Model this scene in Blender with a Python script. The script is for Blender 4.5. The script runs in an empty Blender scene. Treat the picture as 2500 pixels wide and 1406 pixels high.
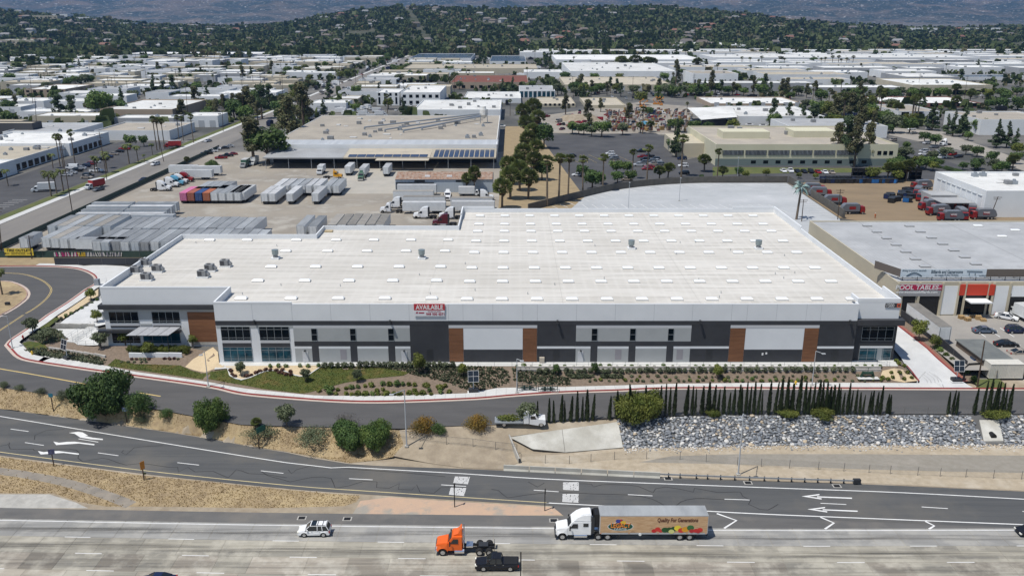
import bpy, bmesh, math, random
from mathutils import Vector, Matrix, geometry as mgeo
R = math.radians
rng = random.Random(7)
sc = bpy.context.scene
# ---------------------------------------------------------------- camera, sky, sun, exposure
FPX, CX, CY, HZ, CAMH = 2080.0, 1250.0, 703.0, 33.0, 65.0      # focal length and horizon in photo pixels, camera height above the pad
PITCH = math.atan((CY - HZ) / FPX)
cam = bpy.data.cameras.new('camera'); cam.sensor_width = 36; cam.lens = 36 * FPX / 2500; cam.clip_start = 1; cam.clip_end = 60000
co = bpy.data.objects.new('camera', cam); sc.collection.objects.link(co)
co.location = (0, 0, CAMH); co.rotation_euler = (math.pi / 2 - PITCH, 0, 0); sc.camera = co
SUN_EL, SUN_AZ = R(66), math.atan2(-3.7, -2.6)                   # direction towards the sun: front left, high
sun_dir = Vector((math.cos(SUN_EL) * math.sin(SUN_AZ), math.cos(SUN_EL) * math.cos(SUN_AZ), math.sin(SUN_EL)))
w = bpy.data.worlds.new('World'); sc.world = w; w.use_nodes = True
nt = w.node_tree; sky = nt.nodes.new('ShaderNodeTexSky'); sky.sky_type = 'NISHITA'; sky.sun_disc = False
sky.sun_elevation = SUN_EL; sky.sun_rotation = SUN_AZ; sky.air_density = 1.0; sky.dust_density = 0.6; sky.ozone_density = 1.5
nt.links.new(sky.outputs[0], nt.nodes['Background'].inputs[0]); nt.nodes['Background'].inputs[1].default_value = 0.095
sl = bpy.data.lights.new('sun', 'SUN'); sl.energy = 4.6; sl.angle = R(0.53); sl.color = (1.0, 0.955, 0.88)
so = bpy.data.objects.new('sun', sl); sc.collection.objects.link(so)
so.rotation_euler = (-sun_dir).to_track_quat('-Z', 'Y').to_euler()
sc.view_settings.view_transform = 'Standard'; sc.view_settings.look = 'None'; sc.view_settings.exposure = 0.0; sc.view_settings.gamma = 1.0
sc.view_settings.use_curve_mapping = False
sc.render.engine = 'CYCLES'
sc.cycles.max_bounces = 5; sc.cycles.transparent_max_bounces = 8; sc.cycles.volume_bounces = 0
# ---------------------------------------------------------------- pixel -> place
CP, SP = math.cos(PITCH), math.sin(PITCH)
def ray(px, py):
    a = (px - CX) / FPX; b = -(py - CY) / FPX
    return (a, CP + b * SP, -SP + b * CP)
def G(px, py, z=0.0):
    d = ray(px, py); t = (z - CAMH) / d[2]; return (d[0] * t, d[1] * t)
def V(px, py, Y):
    d = ray(px, py); t = Y / d[1]; return (d[0] * t, CAMH + d[2] * t)
def proj(x, y, z):
    z -= CAMH; f = y * CP - z * SP; u = y * SP + z * CP
    return (CX + FPX * x / f, CY - FPX * u / f)
def pct(x, y, z=0.0):
    u, v = proj(x, y, z); return max(0, min(100, round(u / 25))), max(0, min(100, round(v / 14.06)))
def interp(pts):
    pts = sorted(pts); xs = [p[0] for p in pts]; ys = [p[1] for p in pts]
    import bisect
    def f(x):
        if x <= xs[0]: return ys[0]
        if x >= xs[-1]: return ys[-1]
        i = bisect.bisect_right(xs, x); t = (x - xs[i - 1]) / (xs[i] - xs[i - 1]); return ys[i - 1] + t * (ys[i] - ys[i - 1])
    return f
ZS, ZF = -1.7, -4.5                                              # street and freeway levels; the building pad is 0
A_PX = [(51, 834), (58, 854), (76, 864), (162, 877), (259, 894), (324, 908), (459, 927), (600, 950), (768, 967), (950, 968), (1146, 961), (1216, 948), (1366, 946), (1512, 942), (1640, 938), (1930, 935), (2207, 936), (2500, 938)]
K_PX = [(49, 873), (89, 883), (202, 900), (310, 915), (508, 943), (600, 962), (768, 976), (880, 981), (986, 980), (1160, 973), (1244, 966), (1366, 958), (1512, 953), (1640, 948), (1930, 948), (2244, 949), (2500, 950)]
B_PX = [(-40, 938), (81, 957), (250, 985), (392, 1000), (476, 1016), (588, 1036), (656, 1039), (980, 1046), (1090, 1040), (1210, 1036), (1340, 1030), (1480, 1020), (1760, 1010), (2500, 1010)]
C_PX = [(-40, 993), (0, 998), (308, 1037), (476, 1059), (633, 1093), (852, 1118), (1132, 1136), (1240, 1118), (1379, 1106), (1522, 1093), (1900, 1085), (2540, 1084)]
YA = interp([G(x, y, ZS) for x, y in A_PX[2:]]); YB = interp([G(x, y, ZS) for x, y in B_PX]); YC = interp([G(x, y, ZF) for x, y in C_PX])
YF = G(1250, 884)[1]; YW = G(400, 840)[1]                        # main facade and set-back wing facade
YP = interp([(-300, 185), (-104, 182), (-92, 176), (-84.5, YW - 1), (-60, YW - 4), (-57.6, YF - 3.0), (74.5, YF - 3.0), (78, YF + 4), (90, YF + 10), (110, YF + 10), (200, YF + 10)])
def lerp(a, b, t): return a + (b - a) * t
def hill(x, y): return 0.0
def h(x, y):
    c = YC(x)
    if y <= c: return ZF
    b = YB(x)
    if y < b: return lerp(ZF, ZS, (y - c) / (b - c))
    a = YA(x)
    if y <= a: return ZS
    p = YP(x)
    if y < p: return lerp(ZS, 0.0, (y - a) / (p - a))
    return 0.0
def T(px, py):
    d = ray(px, py); t0 = 60.0; t = 60.0
    if py < 640: x, y = G(px, py); return Vector((x, y, 0.0))
    while t < 400:
        x, y, z = d[0] * t, d[1] * t, CAMH + d[2] * t
        if z < h(x, y): break
        t0 = t; t += 0.8
    for _ in range(12):
        m = (t0 + t) / 2
        if CAMH + d[2] * m < h(d[0] * m, d[1] * m): t = m
        else: t0 = m
    return Vector((d[0] * t, d[1] * t, h(d[0] * t, d[1] * t)))
# ---------------------------------------------------------------- objects
COL = sc.collection.objects; KIDS = {}
def link(name, data, parent=None):
    o = bpy.data.objects.new(name, data); COL.link(o)
    if parent is not None: o.parent = parent; KIDS.setdefault(parent.name, []).append(o)
    return o
def tag(o, label=None, cat=None, group=None, kind=None):
    if label: o['label'] = label
    if cat: o['category'] = cat
    if group: o['group'] = group
    if kind: o['kind'] = kind
    return o
def thing(name, label, cat, loc=(0, 0, 0), rz=0.0, group=None):
    o = link(name, None); o.empty_display_size = 0.1; o.location = loc; o.rotation_euler = (0, 0, rz); return tag(o, label, cat, group)
def copy_tree(o, parent=None):
    c = o.copy(); COL.link(c); c.parent = parent
    if parent is not None: KIDS.setdefault(parent.name, []).append(c)
    for ch in KIDS.get(o.name, []): copy_tree(ch, c)
    return c
class MB:
    def __init__(s): s.v = []; s.f = []; s.m = []
    def face(s, pts, mi=0):
        n = len(s.v); s.v += [tuple(p) for p in pts]; s.f.append(tuple(range(n, n + len(pts)))); s.m.append(mi); return s
    def box(s, x0, y0, z0, x1, y1, z1, mi=0, mtop=None):
        n = len(s.v)
        s.v += [(x0, y0, z0), (x1, y0, z0), (x1, y1, z0), (x0, y1, z0), (x0, y0, z1), (x1, y0, z1), (x1, y1, z1), (x0, y1, z1)]
        for q in ((0, 3, 2, 1), (4, 5, 6, 7), (0, 1, 5, 4), (1, 2, 6, 5), (2, 3, 7, 6), (3, 0, 4, 7)):
            s.f.append(tuple(n + i for i in q)); s.m.append(mi if (mtop is None or q[0] != 4) else mtop)
        return s
    def rbox(s, c, sx, sy, z0, z1, a=0.0, mi=0):
        ca, sa = math.cos(a), math.sin(a); p = [(c[0] + x * ca - y * sa, c[1] + x * sa + y * ca) for x, y in ((-sx / 2, -sy / 2), (sx / 2, -sy / 2), (sx / 2, sy / 2), (-sx / 2, sy / 2))]
        return s.prism(p, z0, z1, mi)
    def prism(s, p, z0, z1, mi=0, mside=None, bottom=True):
        if sum(p[i][0] * p[(i + 1) % len(p)][1] - p[(i + 1) % len(p)][0] * p[i][1] for i in range(len(p))) < 0: p = p[::-1]
        n = len(s.v); k = len(p); s.v += [(a, b, z0) for a, b in p] + [(a, b, z1) for a, b in p]
        s.f.append(tuple(n + k + i for i in range(k))); s.m.append(mi)
        if bottom: s.f.append(tuple(n + k - 1 - i for i in range(k))); s.m.append(mi)
        for i in range(k):
            j = (i + 1) % k; s.f.append((n + i, n + j, n + k + j, n + k + i)); s.m.append(mi if mside is None else mside)
        return s
    def tube(s, p0, p1, r0, r1=None, n=8, mi=0, caps=True):
        p0, p1 = Vector(p0), Vector(p1); r1 = r0 if r1 is None else r1; d = (p1 - p0)
        if d.length < 1e-6: return s
        d.normalize(); u = d.orthogonal().normalized(); w_ = d.cross(u); b = len(s.v)
        for p, r in ((p0, r0), (p1, r1)):
            for i in range(n):
                a = 2 * math.pi * i / n; s.v.append(tuple(p + (u * math.cos(a) + w_ * math.sin(a)) * r))
        for i in range(n):
            j = (i + 1) % n; s.f.append((b + i, b + j, b + n + j, b + n + i)); s.m.append(mi)
        if caps:
            s.f.append(tuple(b + n - 1 - i for i in range(n))); s.f.append(tuple(b + n + i for i in range(n))); s.m += [mi, mi]
        return s
    def profile(s, pts, wf, mi=0, y0=0.0):                       # side profile (x, z) extruded across, half width wf(x, z)
        f = wf if callable(wf) else (lambda x, z: wf)
        n = len(s.v); k = len(pts)
        s.v += [(x, y0 - f(x, z), z) for x, z in pts] + [(x, y0 + f(x, z), z) for x, z in pts]
        s.f.append(tuple(n + i for i in range(k))); s.f.append(tuple(n + 2 * k - 1 - i for i in range(k))); s.m += [mi, mi]
        for i in range(k):
            j = (i + 1) % k; s.f.append((n + j, n + i, n + k + i, n + k + j)); s.m.append(mi)
        return s
    def ball(s, c, rx, ry, rz, n=8, m=5, mi=0):
        b = len(s.v)
        for i in range(m + 1):
            t = math.pi * i / m
            for j in range(n):
                a = 2 * math.pi * j / n; s.v.append((c[0] + rx * math.sin(t) * math.cos(a), c[1] + ry * math.sin(t) * math.sin(a), c[2] + rz * math.cos(t)))
        for i in range(m):
            for j in range(n):
                k = (j + 1) % n; s.f.append((b + i * n + j, b + (i + 1) * n + j, b + (i + 1) * n + k, b + i * n + k)); s.m.append(mi)
        return s
    def mesh(s, name, mats, smooth=False, bevel=0.0, fixn=True):
        me = bpy.data.meshes.new(name); me.from_pydata(s.v, [], s.f)
        for m in (mats if isinstance(mats, (list, tuple)) else [mats]): me.materials.append(m)
        if any(s.m): me.polygons.foreach_set('material_index', s.m)
        if bevel or fixn:
            bm = bmesh.new(); bm.from_mesh(me)
            if bevel:
                bmesh.ops.remove_doubles(bm, verts=bm.verts, dist=0.001)
                bmesh.ops.recalc_face_normals(bm, faces=bm.faces)
                es = [e for e in bm.edges if len(e.link_faces) == 2 and e.calc_face_angle(0) > 0.5]
                bmesh.ops.bevel(bm, geom=es, offset=bevel, segments=2, affect='EDGES', clamp_overlap=True)
            else: bmesh.ops.recalc_face_normals(bm, faces=bm.faces)
            bm.to_mesh(me); bm.free()
        if smooth: me.polygons.foreach_set('use_smooth', [True] * len(me.polygons))
        me.update(); return me
    def build(s, name, mats, parent=None, loc=None, rz=0.0, smooth=False, bevel=0.0, fixn=True):
        o = link(name, s.mesh(name, mats, smooth, bevel, fixn), parent)
        if loc is not None: o.location = loc
        if rz: o.rotation_euler = (0, 0, rz)
        return o
TXT = {}
def text_mesh(s, name, mat, size, width=None, shear=0.0, extrude=0.01, bold=0.0):
    cu = bpy.data.curves.new(name, 'FONT'); cu.body = s; cu.size = size; cu.align_x = 'CENTER'; cu.align_y = 'CENTER'; cu.extrude = extrude; cu.shear = shear; cu.offset = bold; cu.resolution_u = 3
    o = bpy.data.objects.new(name, cu); me = bpy.data.meshes.new_from_object(o); bpy.data.objects.remove(o); bpy.data.curves.remove(cu)
    xs = [v.co.x for v in me.vertices]; k = 1.0
    if width and xs: k = width / (max(xs) - min(xs))
    if xs:
        cx = (max(xs) + min(xs)) / 2; ys = [v.co.y for v in me.vertices]; cy = (max(ys) + min(ys)) / 2
        me.transform(Matrix.Diagonal((k, 1, 1, 1)) @ Matrix.Translation((-cx, -cy, 0)))
    me.name = name; me.materials.clear(); me.materials.append(mat); return me
def text(s, mat, size, loc, parent=None, rot=(math.pi / 2, 0, 0), width=None, shear=0.0, name='lettering', bold=0.0):
    o = link(name, text_mesh(s, name, mat, size, width, shear, bold=bold), parent); o.location = loc; o.rotation_euler = rot; return o
# ---------------------------------------------------------------- materials
def M(name, col, rough=0.75, col2=None, scale=1.0, metal=0.0, bump=0.0, stretch=None, rnd=0.0, local=False, detail=5.0, lo=0.35, hi=0.65, spec=0.4, col3=None, scale3=0.1, lo3=0.5, hi3=0.7, bscale=None):
    m = bpy.data.materials.new(name); m.use_nodes = True; n = m.node_tree.nodes; L = m.node_tree.links; b = n['Principled BSDF']
    b.inputs['Base Color'].default_value = (*col, 1); b.inputs['Roughness'].default_value = rough; b.inputs['Metallic'].default_value = metal; b.inputs['Specular IOR Level'].default_value = spec
    out = None
    if col2 or bump or col3:
        if local: src = n.new('ShaderNodeTexCoord').outputs['Object']
        else: src = n.new('ShaderNodeNewGeometry').outputs['Position']
        def noise(sc_, st=stretch):
            s_ = src
            if st:
                mp = n.new('ShaderNodeMapping'); mp.inputs['Scale'].default_value = st; L.new(src, mp.inputs[0]); s_ = mp.outputs[0]
            t = n.new('ShaderNodeTexNoise'); t.inputs['Scale'].default_value = sc_; t.inputs['Detail'].default_value = detail; t.inputs['Roughness'].default_value = 0.62; L.new(s_, t.inputs['Vector']); return t.outputs['Fac']
        if col2:
            r = n.new('ShaderNodeValToRGB'); r.color_ramp.elements[0].position = lo; r.color_ramp.elements[0].color = (*col, 1); r.color_ramp.elements[1].position = hi; r.color_ramp.elements[1].color = (*col2, 1)
            L.new(noise(scale), r.inputs[0]); out = r.outputs[0]
        if col3:
            r3 = n.new('ShaderNodeMapRange'); r3.inputs[1].default_value = lo3; r3.inputs[2].default_value = hi3; L.new(noise(scale3, None), r3.inputs[0])
            x = n.new('ShaderNodeMix'); x.data_type = 'RGBA'; L.new(r3.outputs[0], x.inputs[0])
            if out is not None: L.new(out, x.inputs[6])
            else: x.inputs[6].default_value = (*col, 1)
            x.inputs[7].default_value = (*col3, 1); out = x.outputs[2]
        if bump:
            bp = n.new('ShaderNodeBump'); bp.inputs['Strength'].default_value = bump; bp.inputs['Distance'].default_value = 0.1; L.new(noise(bscale or scale * 3), bp.inputs['Height']); L.new(bp.outputs[0], b.inputs['Normal'])
    if rnd:
        oi = n.new('ShaderNodeObjectInfo'); mr = n.new('ShaderNodeMapRange'); mr.inputs[3].default_value = 1 - rnd; mr.inputs[4].default_value = 1 + rnd; L.new(oi.outputs['Random'], mr.inputs[0])
        hs = n.new('ShaderNodeHueSaturation'); L.new(mr.outputs[0], hs.inputs['Value'])
        if out is not None: L.new(out, hs.inputs['Color'])
        else: hs.inputs['Color'].default_value = (*col, 1)
        out = hs.outputs[0]
    if out is not None: L.new(out, b.inputs['Base Color'])
    return m
def Mleaf(name, col, col2, scale=0.6, rnd=0.25, trans=0.25):
    m = M(name, col, 0.6, col2, scale, rnd=rnd, spec=0.25, detail=3); n = m.node_tree.nodes; L = m.node_tree.links; b = n['Principled BSDF']
    tr = n.new('ShaderNodeBsdfTranslucent'); mx = n.new('ShaderNodeMixShader'); mx.inputs[0].default_value = trans
    src = b.inputs['Base Color'].links[0].from_socket; L.new(src, tr.inputs[0]); L.new(b.outputs[0], mx.inputs[1]); L.new(tr.outputs[0], mx.inputs[2]); L.new(mx.outputs[0], n['Material Output'].inputs[0]); return m
PLAIN = {}
def P(col, rough=0.5, metal=0.0):
    k = (tuple(col), rough, metal)
    if k not in PLAIN: PLAIN[k] = M('paint', col, rough, metal=metal, col2=tuple(min(1, c * 0.85) for c in col), scale=0.9, lo=0.45, hi=0.8, rnd=0.04)
    return PLAIN[k]
m_glass = M('dark_glass', (0.004, 0.007, 0.01), 0.08, spec=0.25)
m_gglass = M('blue_glass', (0.02, 0.10, 0.14), 0.06, spec=0.45, col2=(0.01, 0.03, 0.045), scale=0.5, stretch=(1, 1, 0.6))
m_carglass = M('car_glass', (0.012, 0.016, 0.02), 0.06, spec=0.8)
m_black = M('black_part', (0.012, 0.012, 0.013), 0.6); m_tyre = M('tyre_rubber', (0.014, 0.014, 0.014), 0.85)
m_rim = M('rim_metal', (0.55, 0.56, 0.58), 0.3, metal=0.8); m_chrome = M('chrome', (0.75, 0.76, 0.78), 0.18, metal=0.9)
m_dark = M('dark_metal', (0.03, 0.032, 0.036), 0.5); m_steel = M('galvanised', (0.33, 0.36, 0.39), 0.5, metal=0.4); m_pole = M('pole_grey', (0.42, 0.44, 0.46), 0.5)
m_wood = M('pole_wood', (0.05, 0.033, 0.022), 0.9, (0.09, 0.06, 0.04), 2.0); m_white = M('white_paint', (0.78, 0.79, 0.79), 0.5, (0.7, 0.71, 0.71), 0.6)
m_conc = M('concrete', (0.44, 0.425, 0.39), 0.9, (0.33, 0.32, 0.295), 0.7, bump=0.1); m_rust = M('rust', (0.23, 0.11, 0.06), 0.9, (0.36, 0.29, 0.24), 0.8)
m_light = M('lamp_lens', (0.8, 0.78, 0.7), 0.2); m_red = M('tail_red', (0.35, 0.01, 0.01), 0.3); m_amber = M('amber_lens', (0.7, 0.25, 0.02), 0.3)
m_solar = M('solar_cells', (0.006, 0.009, 0.02), 0.15, spec=0.8); m_yellow = M('yellow_paint', (0.75, 0.5, 0.05), 0.5)
m_bark = M('bark', (0.09, 0.065, 0.045), 0.95, (0.16, 0.12, 0.09), 3.0, bump=0.4); m_palmbark = M('palm_bark', (0.11, 0.085, 0.06), 0.95, (0.2, 0.16, 0.12), 3.0, bump=0.4)
# ================================================================ ground, roads, verges
def cr(pts, step=2.0):                                            # smooth polyline through points
    P_ = [Vector((p[0], p[1])) for p in pts]; P_ = [P_[0] * 2 - P_[1]] + P_ + [P_[-1] * 2 - P_[-2]]; out = []
    for i in range(1, len(P_) - 2):
        n = max(1, int((P_[i + 1] - P_[i]).length / step))
        for k in range(n):
            t = k / n; a, b, c, d = P_[i - 1], P_[i], P_[i + 1], P_[i + 2]
            out.append(0.5 * ((2 * b) + (c - a) * t + (2 * a - 5 * b + 4 * c - d) * t * t + (3 * b - a - 3 * c + d) * t ** 3))
    out.append(P_[-2]); return out
def TX(pts): return [T(*p) for p in pts]
def GX(pts, z=0.0): return [Vector(G(*p, z)) for p in pts]
def drape(name, poly, off, mat, step=None, hf=h, parent=None, kind='structure'):
    pts = [Vector((p[0], p[1])) for p in poly]; r_ = mgeo.delaunay_2d_cdt(pts, [], [list(range(len(pts)))], 1, 1e-5)
    bm = bmesh.new(); vs = [bm.verts.new((p[0], p[1], 0)) for p in r_[0]]
    for t_ in r_[2]:
        try: bm.faces.new([vs[i] for i in t_])
        except ValueError: pass
    if step:
        xs = [p[0] for p in poly]; ys = [p[1] for p in poly]
        for ax, lo_, hi_ in ((0, min(xs), max(xs)), (1, min(ys), max(ys))):
            k = math.floor(lo_ / step) + 1
            while k * step < hi_:
                co_ = [0, 0, 0]; co_[ax] = k * step; no = [0, 0, 0]; no[ax] = 1
                bmesh.ops.bisect_plane(bm, geom=bm.verts[:] + bm.edges[:] + bm.faces[:], plane_co=co_, plane_no=no); k += 1
    for v in bm.verts: v.co.z = hf(v.co.x, v.co.y) + off
    bmesh.ops.recalc_face_normals(bm, faces=bm.faces)
    for f in bm.faces:
        if f.normal.z < 0: f.normal_flip()
    me = bpy.data.meshes.new(name); bm.to_mesh(me); bm.free(); me.materials.append(mat)
    o = link(name, me, parent)
    if kind and parent is None: o['kind'] = kind
    return o
def offset_line(line, d):
    out = []
    for i, p in enumerate(line):
        a = line[max(0, i - 1)]; b = line[min(len(line) - 1, i + 1)]; t = (Vector((b[0], b[1])) - Vector((a[0], a[1]))).normalized(); out.append(Vector((p[0] - t.y * d, p[1] + t.x * d)))
    return out
def ribbon_mb(line, d0, d1, off, thick=0.0, hf=h):
    L0, L1 = offset_line(line, d0), offset_line(line, d1); mb = MB()
    for i in range(len(line) - 1):
        q = [L0[i], L0[i + 1], L1[i + 1], L1[i]]; top = [(p.x, p.y, hf(p.x, p.y) + off) for p in q]; mb.face(top)
        if thick:
            bot = [(p[0], p[1], p[2] - thick) for p in top]
            for a in ((0, 1), (2, 3)): mb.face([bot[a[0]], bot[a[1]], top[a[1]], top[a[0]]])
    return mb
def ribbon(name, line, d0, d1, off, mat, thick=0.0, hf=h, parent=None, kind='structure'):
    mb = ribbon_mb(line, d0, d1, off, thick, hf); me = mb.mesh(name, mat, fixn=False)
    for p in me.polygons:
        pass
    bm = bmesh.new(); bm.from_mesh(me)
    for f in bm.faces:
        if f.normal.z < -0.01: f.normal_flip()
    bm.to_mesh(me); bm.free()
    o = link(name, me, parent)
    if parent is None and kind: o['kind'] = kind
    return o
def inside(p, poly):
    x, y = p[0], p[1]; r = False; n = len(poly); j = n - 1
    for i in range(n):
        a, b = poly[i], poly[j]
        if (a[1] > y) != (b[1] > y) and x < (b[0] - a[0]) * (y - a[1]) / (b[1] - a[1]) + a[0]: r = not r
        j = i
    return r
def rand_in(poly, n, rg):
    xs = [p[0] for p in poly]; ys = [p[1] for p in poly]; out = []; k = 0
    while len(out) < n and k < n * 40:
        k += 1; p = (rg.uniform(min(xs), max(xs)), rg.uniform(min(ys), max(ys)))
        if inside(p, poly): out.append(p)
    return out
def tufts(name, poly, n, s, ht, mat, label, cat, seed=1, blades=3, lean=0.5, holes=None):
    rg = random.Random(seed); v = []; f = []
    for (x, y) in rand_in(poly, n, rg):
        if holes and holes(x, y): continue
        z = h(x, y); k = rg.uniform(0.6, 1.4)
        for _ in range(blades):
            a = rg.uniform(0, 6.283); dx, dy = math.cos(a), math.sin(a); w_ = s * k * rg.uniform(0.5, 1.0); H_ = ht * k * rg.uniform(0.6, 1.2); ox, oy = rg.uniform(-s, s) * 0.6, rg.uniform(-s, s) * 0.6; l = lean * H_
            b = len(v); v += [(x + ox - dx * w_, y + oy - dy * w_, z - 0.03), (x + ox + dx * w_, y + oy + dy * w_, z - 0.03), (x + ox - dy * l + dx * w_ * 0.7, y + oy + dx * l + dy * w_ * 0.7, z + H_), (x + ox - dy * l - dx * w_ * 0.7, y + oy + dx * l - dy * w_ * 0.7, z + H_)]; f.append((b, b + 1, b + 2, b + 3))
    me = bpy.data.meshes.new(name); me.from_pydata(v, [], f); me.materials.append(mat); o = link(name, me); return tag(o, label, cat, kind='stuff')
# --- materials of the ground
m_city = M('city_ground', (0.105, 0.102, 0.1), 0.95, (0.2, 0.19, 0.17), 0.03, col3=(0.06, 0.062, 0.058), scale3=0.012, lo3=0.42, hi3=0.6)
m_dirt = M('dry_dirt', (0.34, 0.285, 0.21), 0.95, (0.25, 0.205, 0.15), 0.5, bump=0.3, col3=(0.42, 0.37, 0.3), scale3=0.09)
m_dry = M('dry_grass_soil', (0.36, 0.275, 0.16), 0.95, (0.235, 0.175, 0.105), 0.8, bump=0.4, col3=(0.44, 0.345, 0.195), scale3=0.12)
m_street = M('fresh_asphalt', (0.094, 0.092, 0.092), 0.9, (0.074, 0.073, 0.074), 0.35, stretch=(0.25, 1, 1), bump=0.04, bscale=9)
m_ramp = M('ramp_asphalt', (0.098, 0.099, 0.099), 0.9, (0.07, 0.073, 0.076), 0.6, stretch=(0.06, 1, 1), bump=0.04, bscale=9, col3=(0.125, 0.118, 0.106), scale3=0.07)
m_shld = M('shoulder_asphalt', (0.13, 0.127, 0.122), 0.9, (0.1, 0.098, 0.096), 0.4, stretch=(0.2, 1, 1), col3=(0.17, 0.157, 0.14), scale3=0.1)
m_walk = M('sidewalk_concrete', (0.56, 0.56, 0.545), 0.9, (0.5, 0.5, 0.485), 0.4, rnd=0.05)
m_drive = M('driveway_concrete', (0.58, 0.585, 0.58), 0.9, (0.48, 0.485, 0.485), 0.22, detail=7, col3=(0.42, 0.42, 0.42), scale3=0.09, lo3=0.55, hi3=0.75)
m_gutter = M('gutter_concrete', (0.52, 0.42, 0.36), 0.9, (0.45, 0.38, 0.33), 0.6)
m_kred = M('red_kerb_paint', (0.27, 0.03, 0.03), 0.7, (0.19, 0.03, 0.028), 1.2)
m_mulch = M('mulch', (0.215, 0.165, 0.125), 0.95, (0.15, 0.115, 0.085), 2.0, bump=0.5)
m_sand = M('decomposed_granite', (0.56, 0.45, 0.29), 0.95, (0.48, 0.38, 0.25), 2.5, bump=0.2)
m_lawn = M('lawn', (0.045, 0.068, 0.011), 0.9, (0.085, 0.09, 0.017), 1.1, bump=0.5, bscale=6, col3=(0.14, 0.1, 0.03), scale3=0.25, lo3=0.52, hi3=0.72)
m_pink = M('pink_sand', (0.49, 0.34, 0.235), 0.95, (0.43, 0.31, 0.23), 0.5, col3=(0.3, 0.275, 0.235), scale3=0.2, lo3=0.5, hi3=0.6)
m_mark = M('road_paint', (0.74, 0.74, 0.73), 0.7, (0.62, 0.62, 0.61), 0.9); m_ymark = M('yellow_road_paint', (0.62, 0.45, 0.16), 0.7, (0.5, 0.39, 0.17), 0.8)
m_ymark2 = M('pale_yellow_line', (0.6, 0.5, 0.26), 0.8, (0.45, 0.39, 0.25), 0.6)
m_tar = M('tar_seal', (0.018, 0.018, 0.018), 0.8)
def lane_mat(name, c, c2, c3, rnd): return M(name, c, 0.9, c2, 0.8, stretch=(0.07, 1, 1), rnd=rnd, col3=c3, scale3=0.28, lo3=0.46, hi3=0.62, detail=8, bump=0.08, bscale=6)
m_lane = [lane_mat('lane_concrete', (0.305, 0.3, 0.285), (0.205, 0.203, 0.195), (0.335, 0.325, 0.3), 0.04),
          lane_mat('lane_concrete_worn', (0.355, 0.33, 0.27), (0.2, 0.19, 0.165), (0.39, 0.365, 0.305), 0.06),
          lane_mat('lane_concrete_patched', (0.28, 0.25, 0.205), (0.175, 0.16, 0.137), (0.38, 0.355, 0.3), 0.16),
          lane_mat('lane_concrete_pale', (0.35, 0.315, 0.26), (0.235, 0.21, 0.177), (0.43, 0.4, 0.34), 0.12)]
# --- one ground sheet, fine where the banks are
def axis(segs):
    out = [segs[0][0]]
    for a, b, s in segs:
        n = max(1, round((b - a) / s)); out += [a + (b - a) * (i + 1) / n for i in range(n)]
    return out
gx = axis([(-9000, -2000, 700), (-2000, -240, 110), (-240, -129.6, 10), (-129.6, 129.6, 1.6), (129.6, 240, 10), (240, 2000, 110), (2000, 9000, 700)])
gy = axis([(-60, 60, 20), (60, 99.2, 5), (99.2, 187.2, 1.6), (187.2, 300, 10), (300, 2000, 85), (2000, 16000, 700)])
gv = [(x, y, h(x, y) - (0.45 if y < 186 and abs(x) < 129.7 else 0.05) if y > 60 else ZF - 0.45) for y in gy for x in gx]; nx = len(gx)
gf = [(j * nx + i, j * nx + i + 1, (j + 1) * nx + i + 1, (j + 1) * nx + i) for j in range(len(gy) - 1) for i in range(nx - 1)]
me = bpy.data.meshes.new('ground'); me.from_pydata(gv, [], gf); me.materials.append(m_city); me.materials.append(m_dirt); me.polygons.foreach_set('material_index', [1 if gv[q[0]][1] < 150 and abs(gv[q[0]][0]) < 129 else 0 for q in gf]); tag(link('ground', me), kind='structure')
# --- freeway, slab by slab
FE = [(-60, 1264), (0, 1265), (640, 1277), (1340, 1285), (1860, 1290), (2560, 1289)]
fe = [Vector(G(*p, ZF)) for p in FE]; YE = interp([(-400, fe[0].y + 2)] + [tuple(p) for p in fe] + [(400, fe[-1].y)])
freeway = drape('freeway', [(-110, YE(-110) - 0.2)] + [(p.x, p.y - 0.2) for p in fe] + [(110, YE(110) - 0.2), (110, 55), (-110, 55)], -0.01, m_lane[1])
LANES = [0.0, 4.2, 7.85, 11.5, 15.2]
for j in range(4):
    x = -92.0 + rng.uniform(0, 1); 
    while x < 92:
        L_ = rng.choice([3.9, 4.6, 5.8, 5.5]) if j < 2 else rng.choice([3.9, 4.6, 5.8, 5.5, 7.5]); x1 = x + L_; g = 0.035
        q = [(x + g, YE(x) - LANES[j] - g), (x1 - g, YE(x1) - LANES[j] - g), (x1 - g, YE(x1) - LANES[j + 1] + g), (x + g, YE(x) - LANES[j + 1] + g)]
        m = m_lane[j] if j < 2 else rng.choice([m_lane[2], m_lane[2], m_lane[3], m_lane[1]])
        MB().prism(q, ZF - 0.03, ZF + 0.02, bottom=False).build('concrete_slab', m, freeway); x = x1
m_oil = M('oil_stain', (0.09, 0.087, 0.08), 0.9); n_ = m_oil.node_tree.nodes; t_ = n_.new('ShaderNodeTexNoise'); mp_ = n_.new('ShaderNodeMapping'); mp_.inputs['Scale'].default_value = (0.05, 1.6, 1); g_ = n_.new('ShaderNodeNewGeometry'); r_ = n_.new('ShaderNodeMapRange'); r_.inputs[1].default_value = 0.38; r_.inputs[2].default_value = 0.75; r_.inputs[4].default_value = 0.34; t_.inputs['Detail'].default_value = 6; t_.inputs['Scale'].default_value = 1.3
for a_, b_ in ((g_.outputs['Position'], mp_.inputs[0]), (mp_.outputs[0], t_.inputs['Vector']), (t_.outputs['Fac'], r_.inputs[0]), (r_.outputs[0], n_['Principled BSDF'].inputs['Alpha'])): m_oil.node_tree.links.new(a_, b_)
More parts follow.
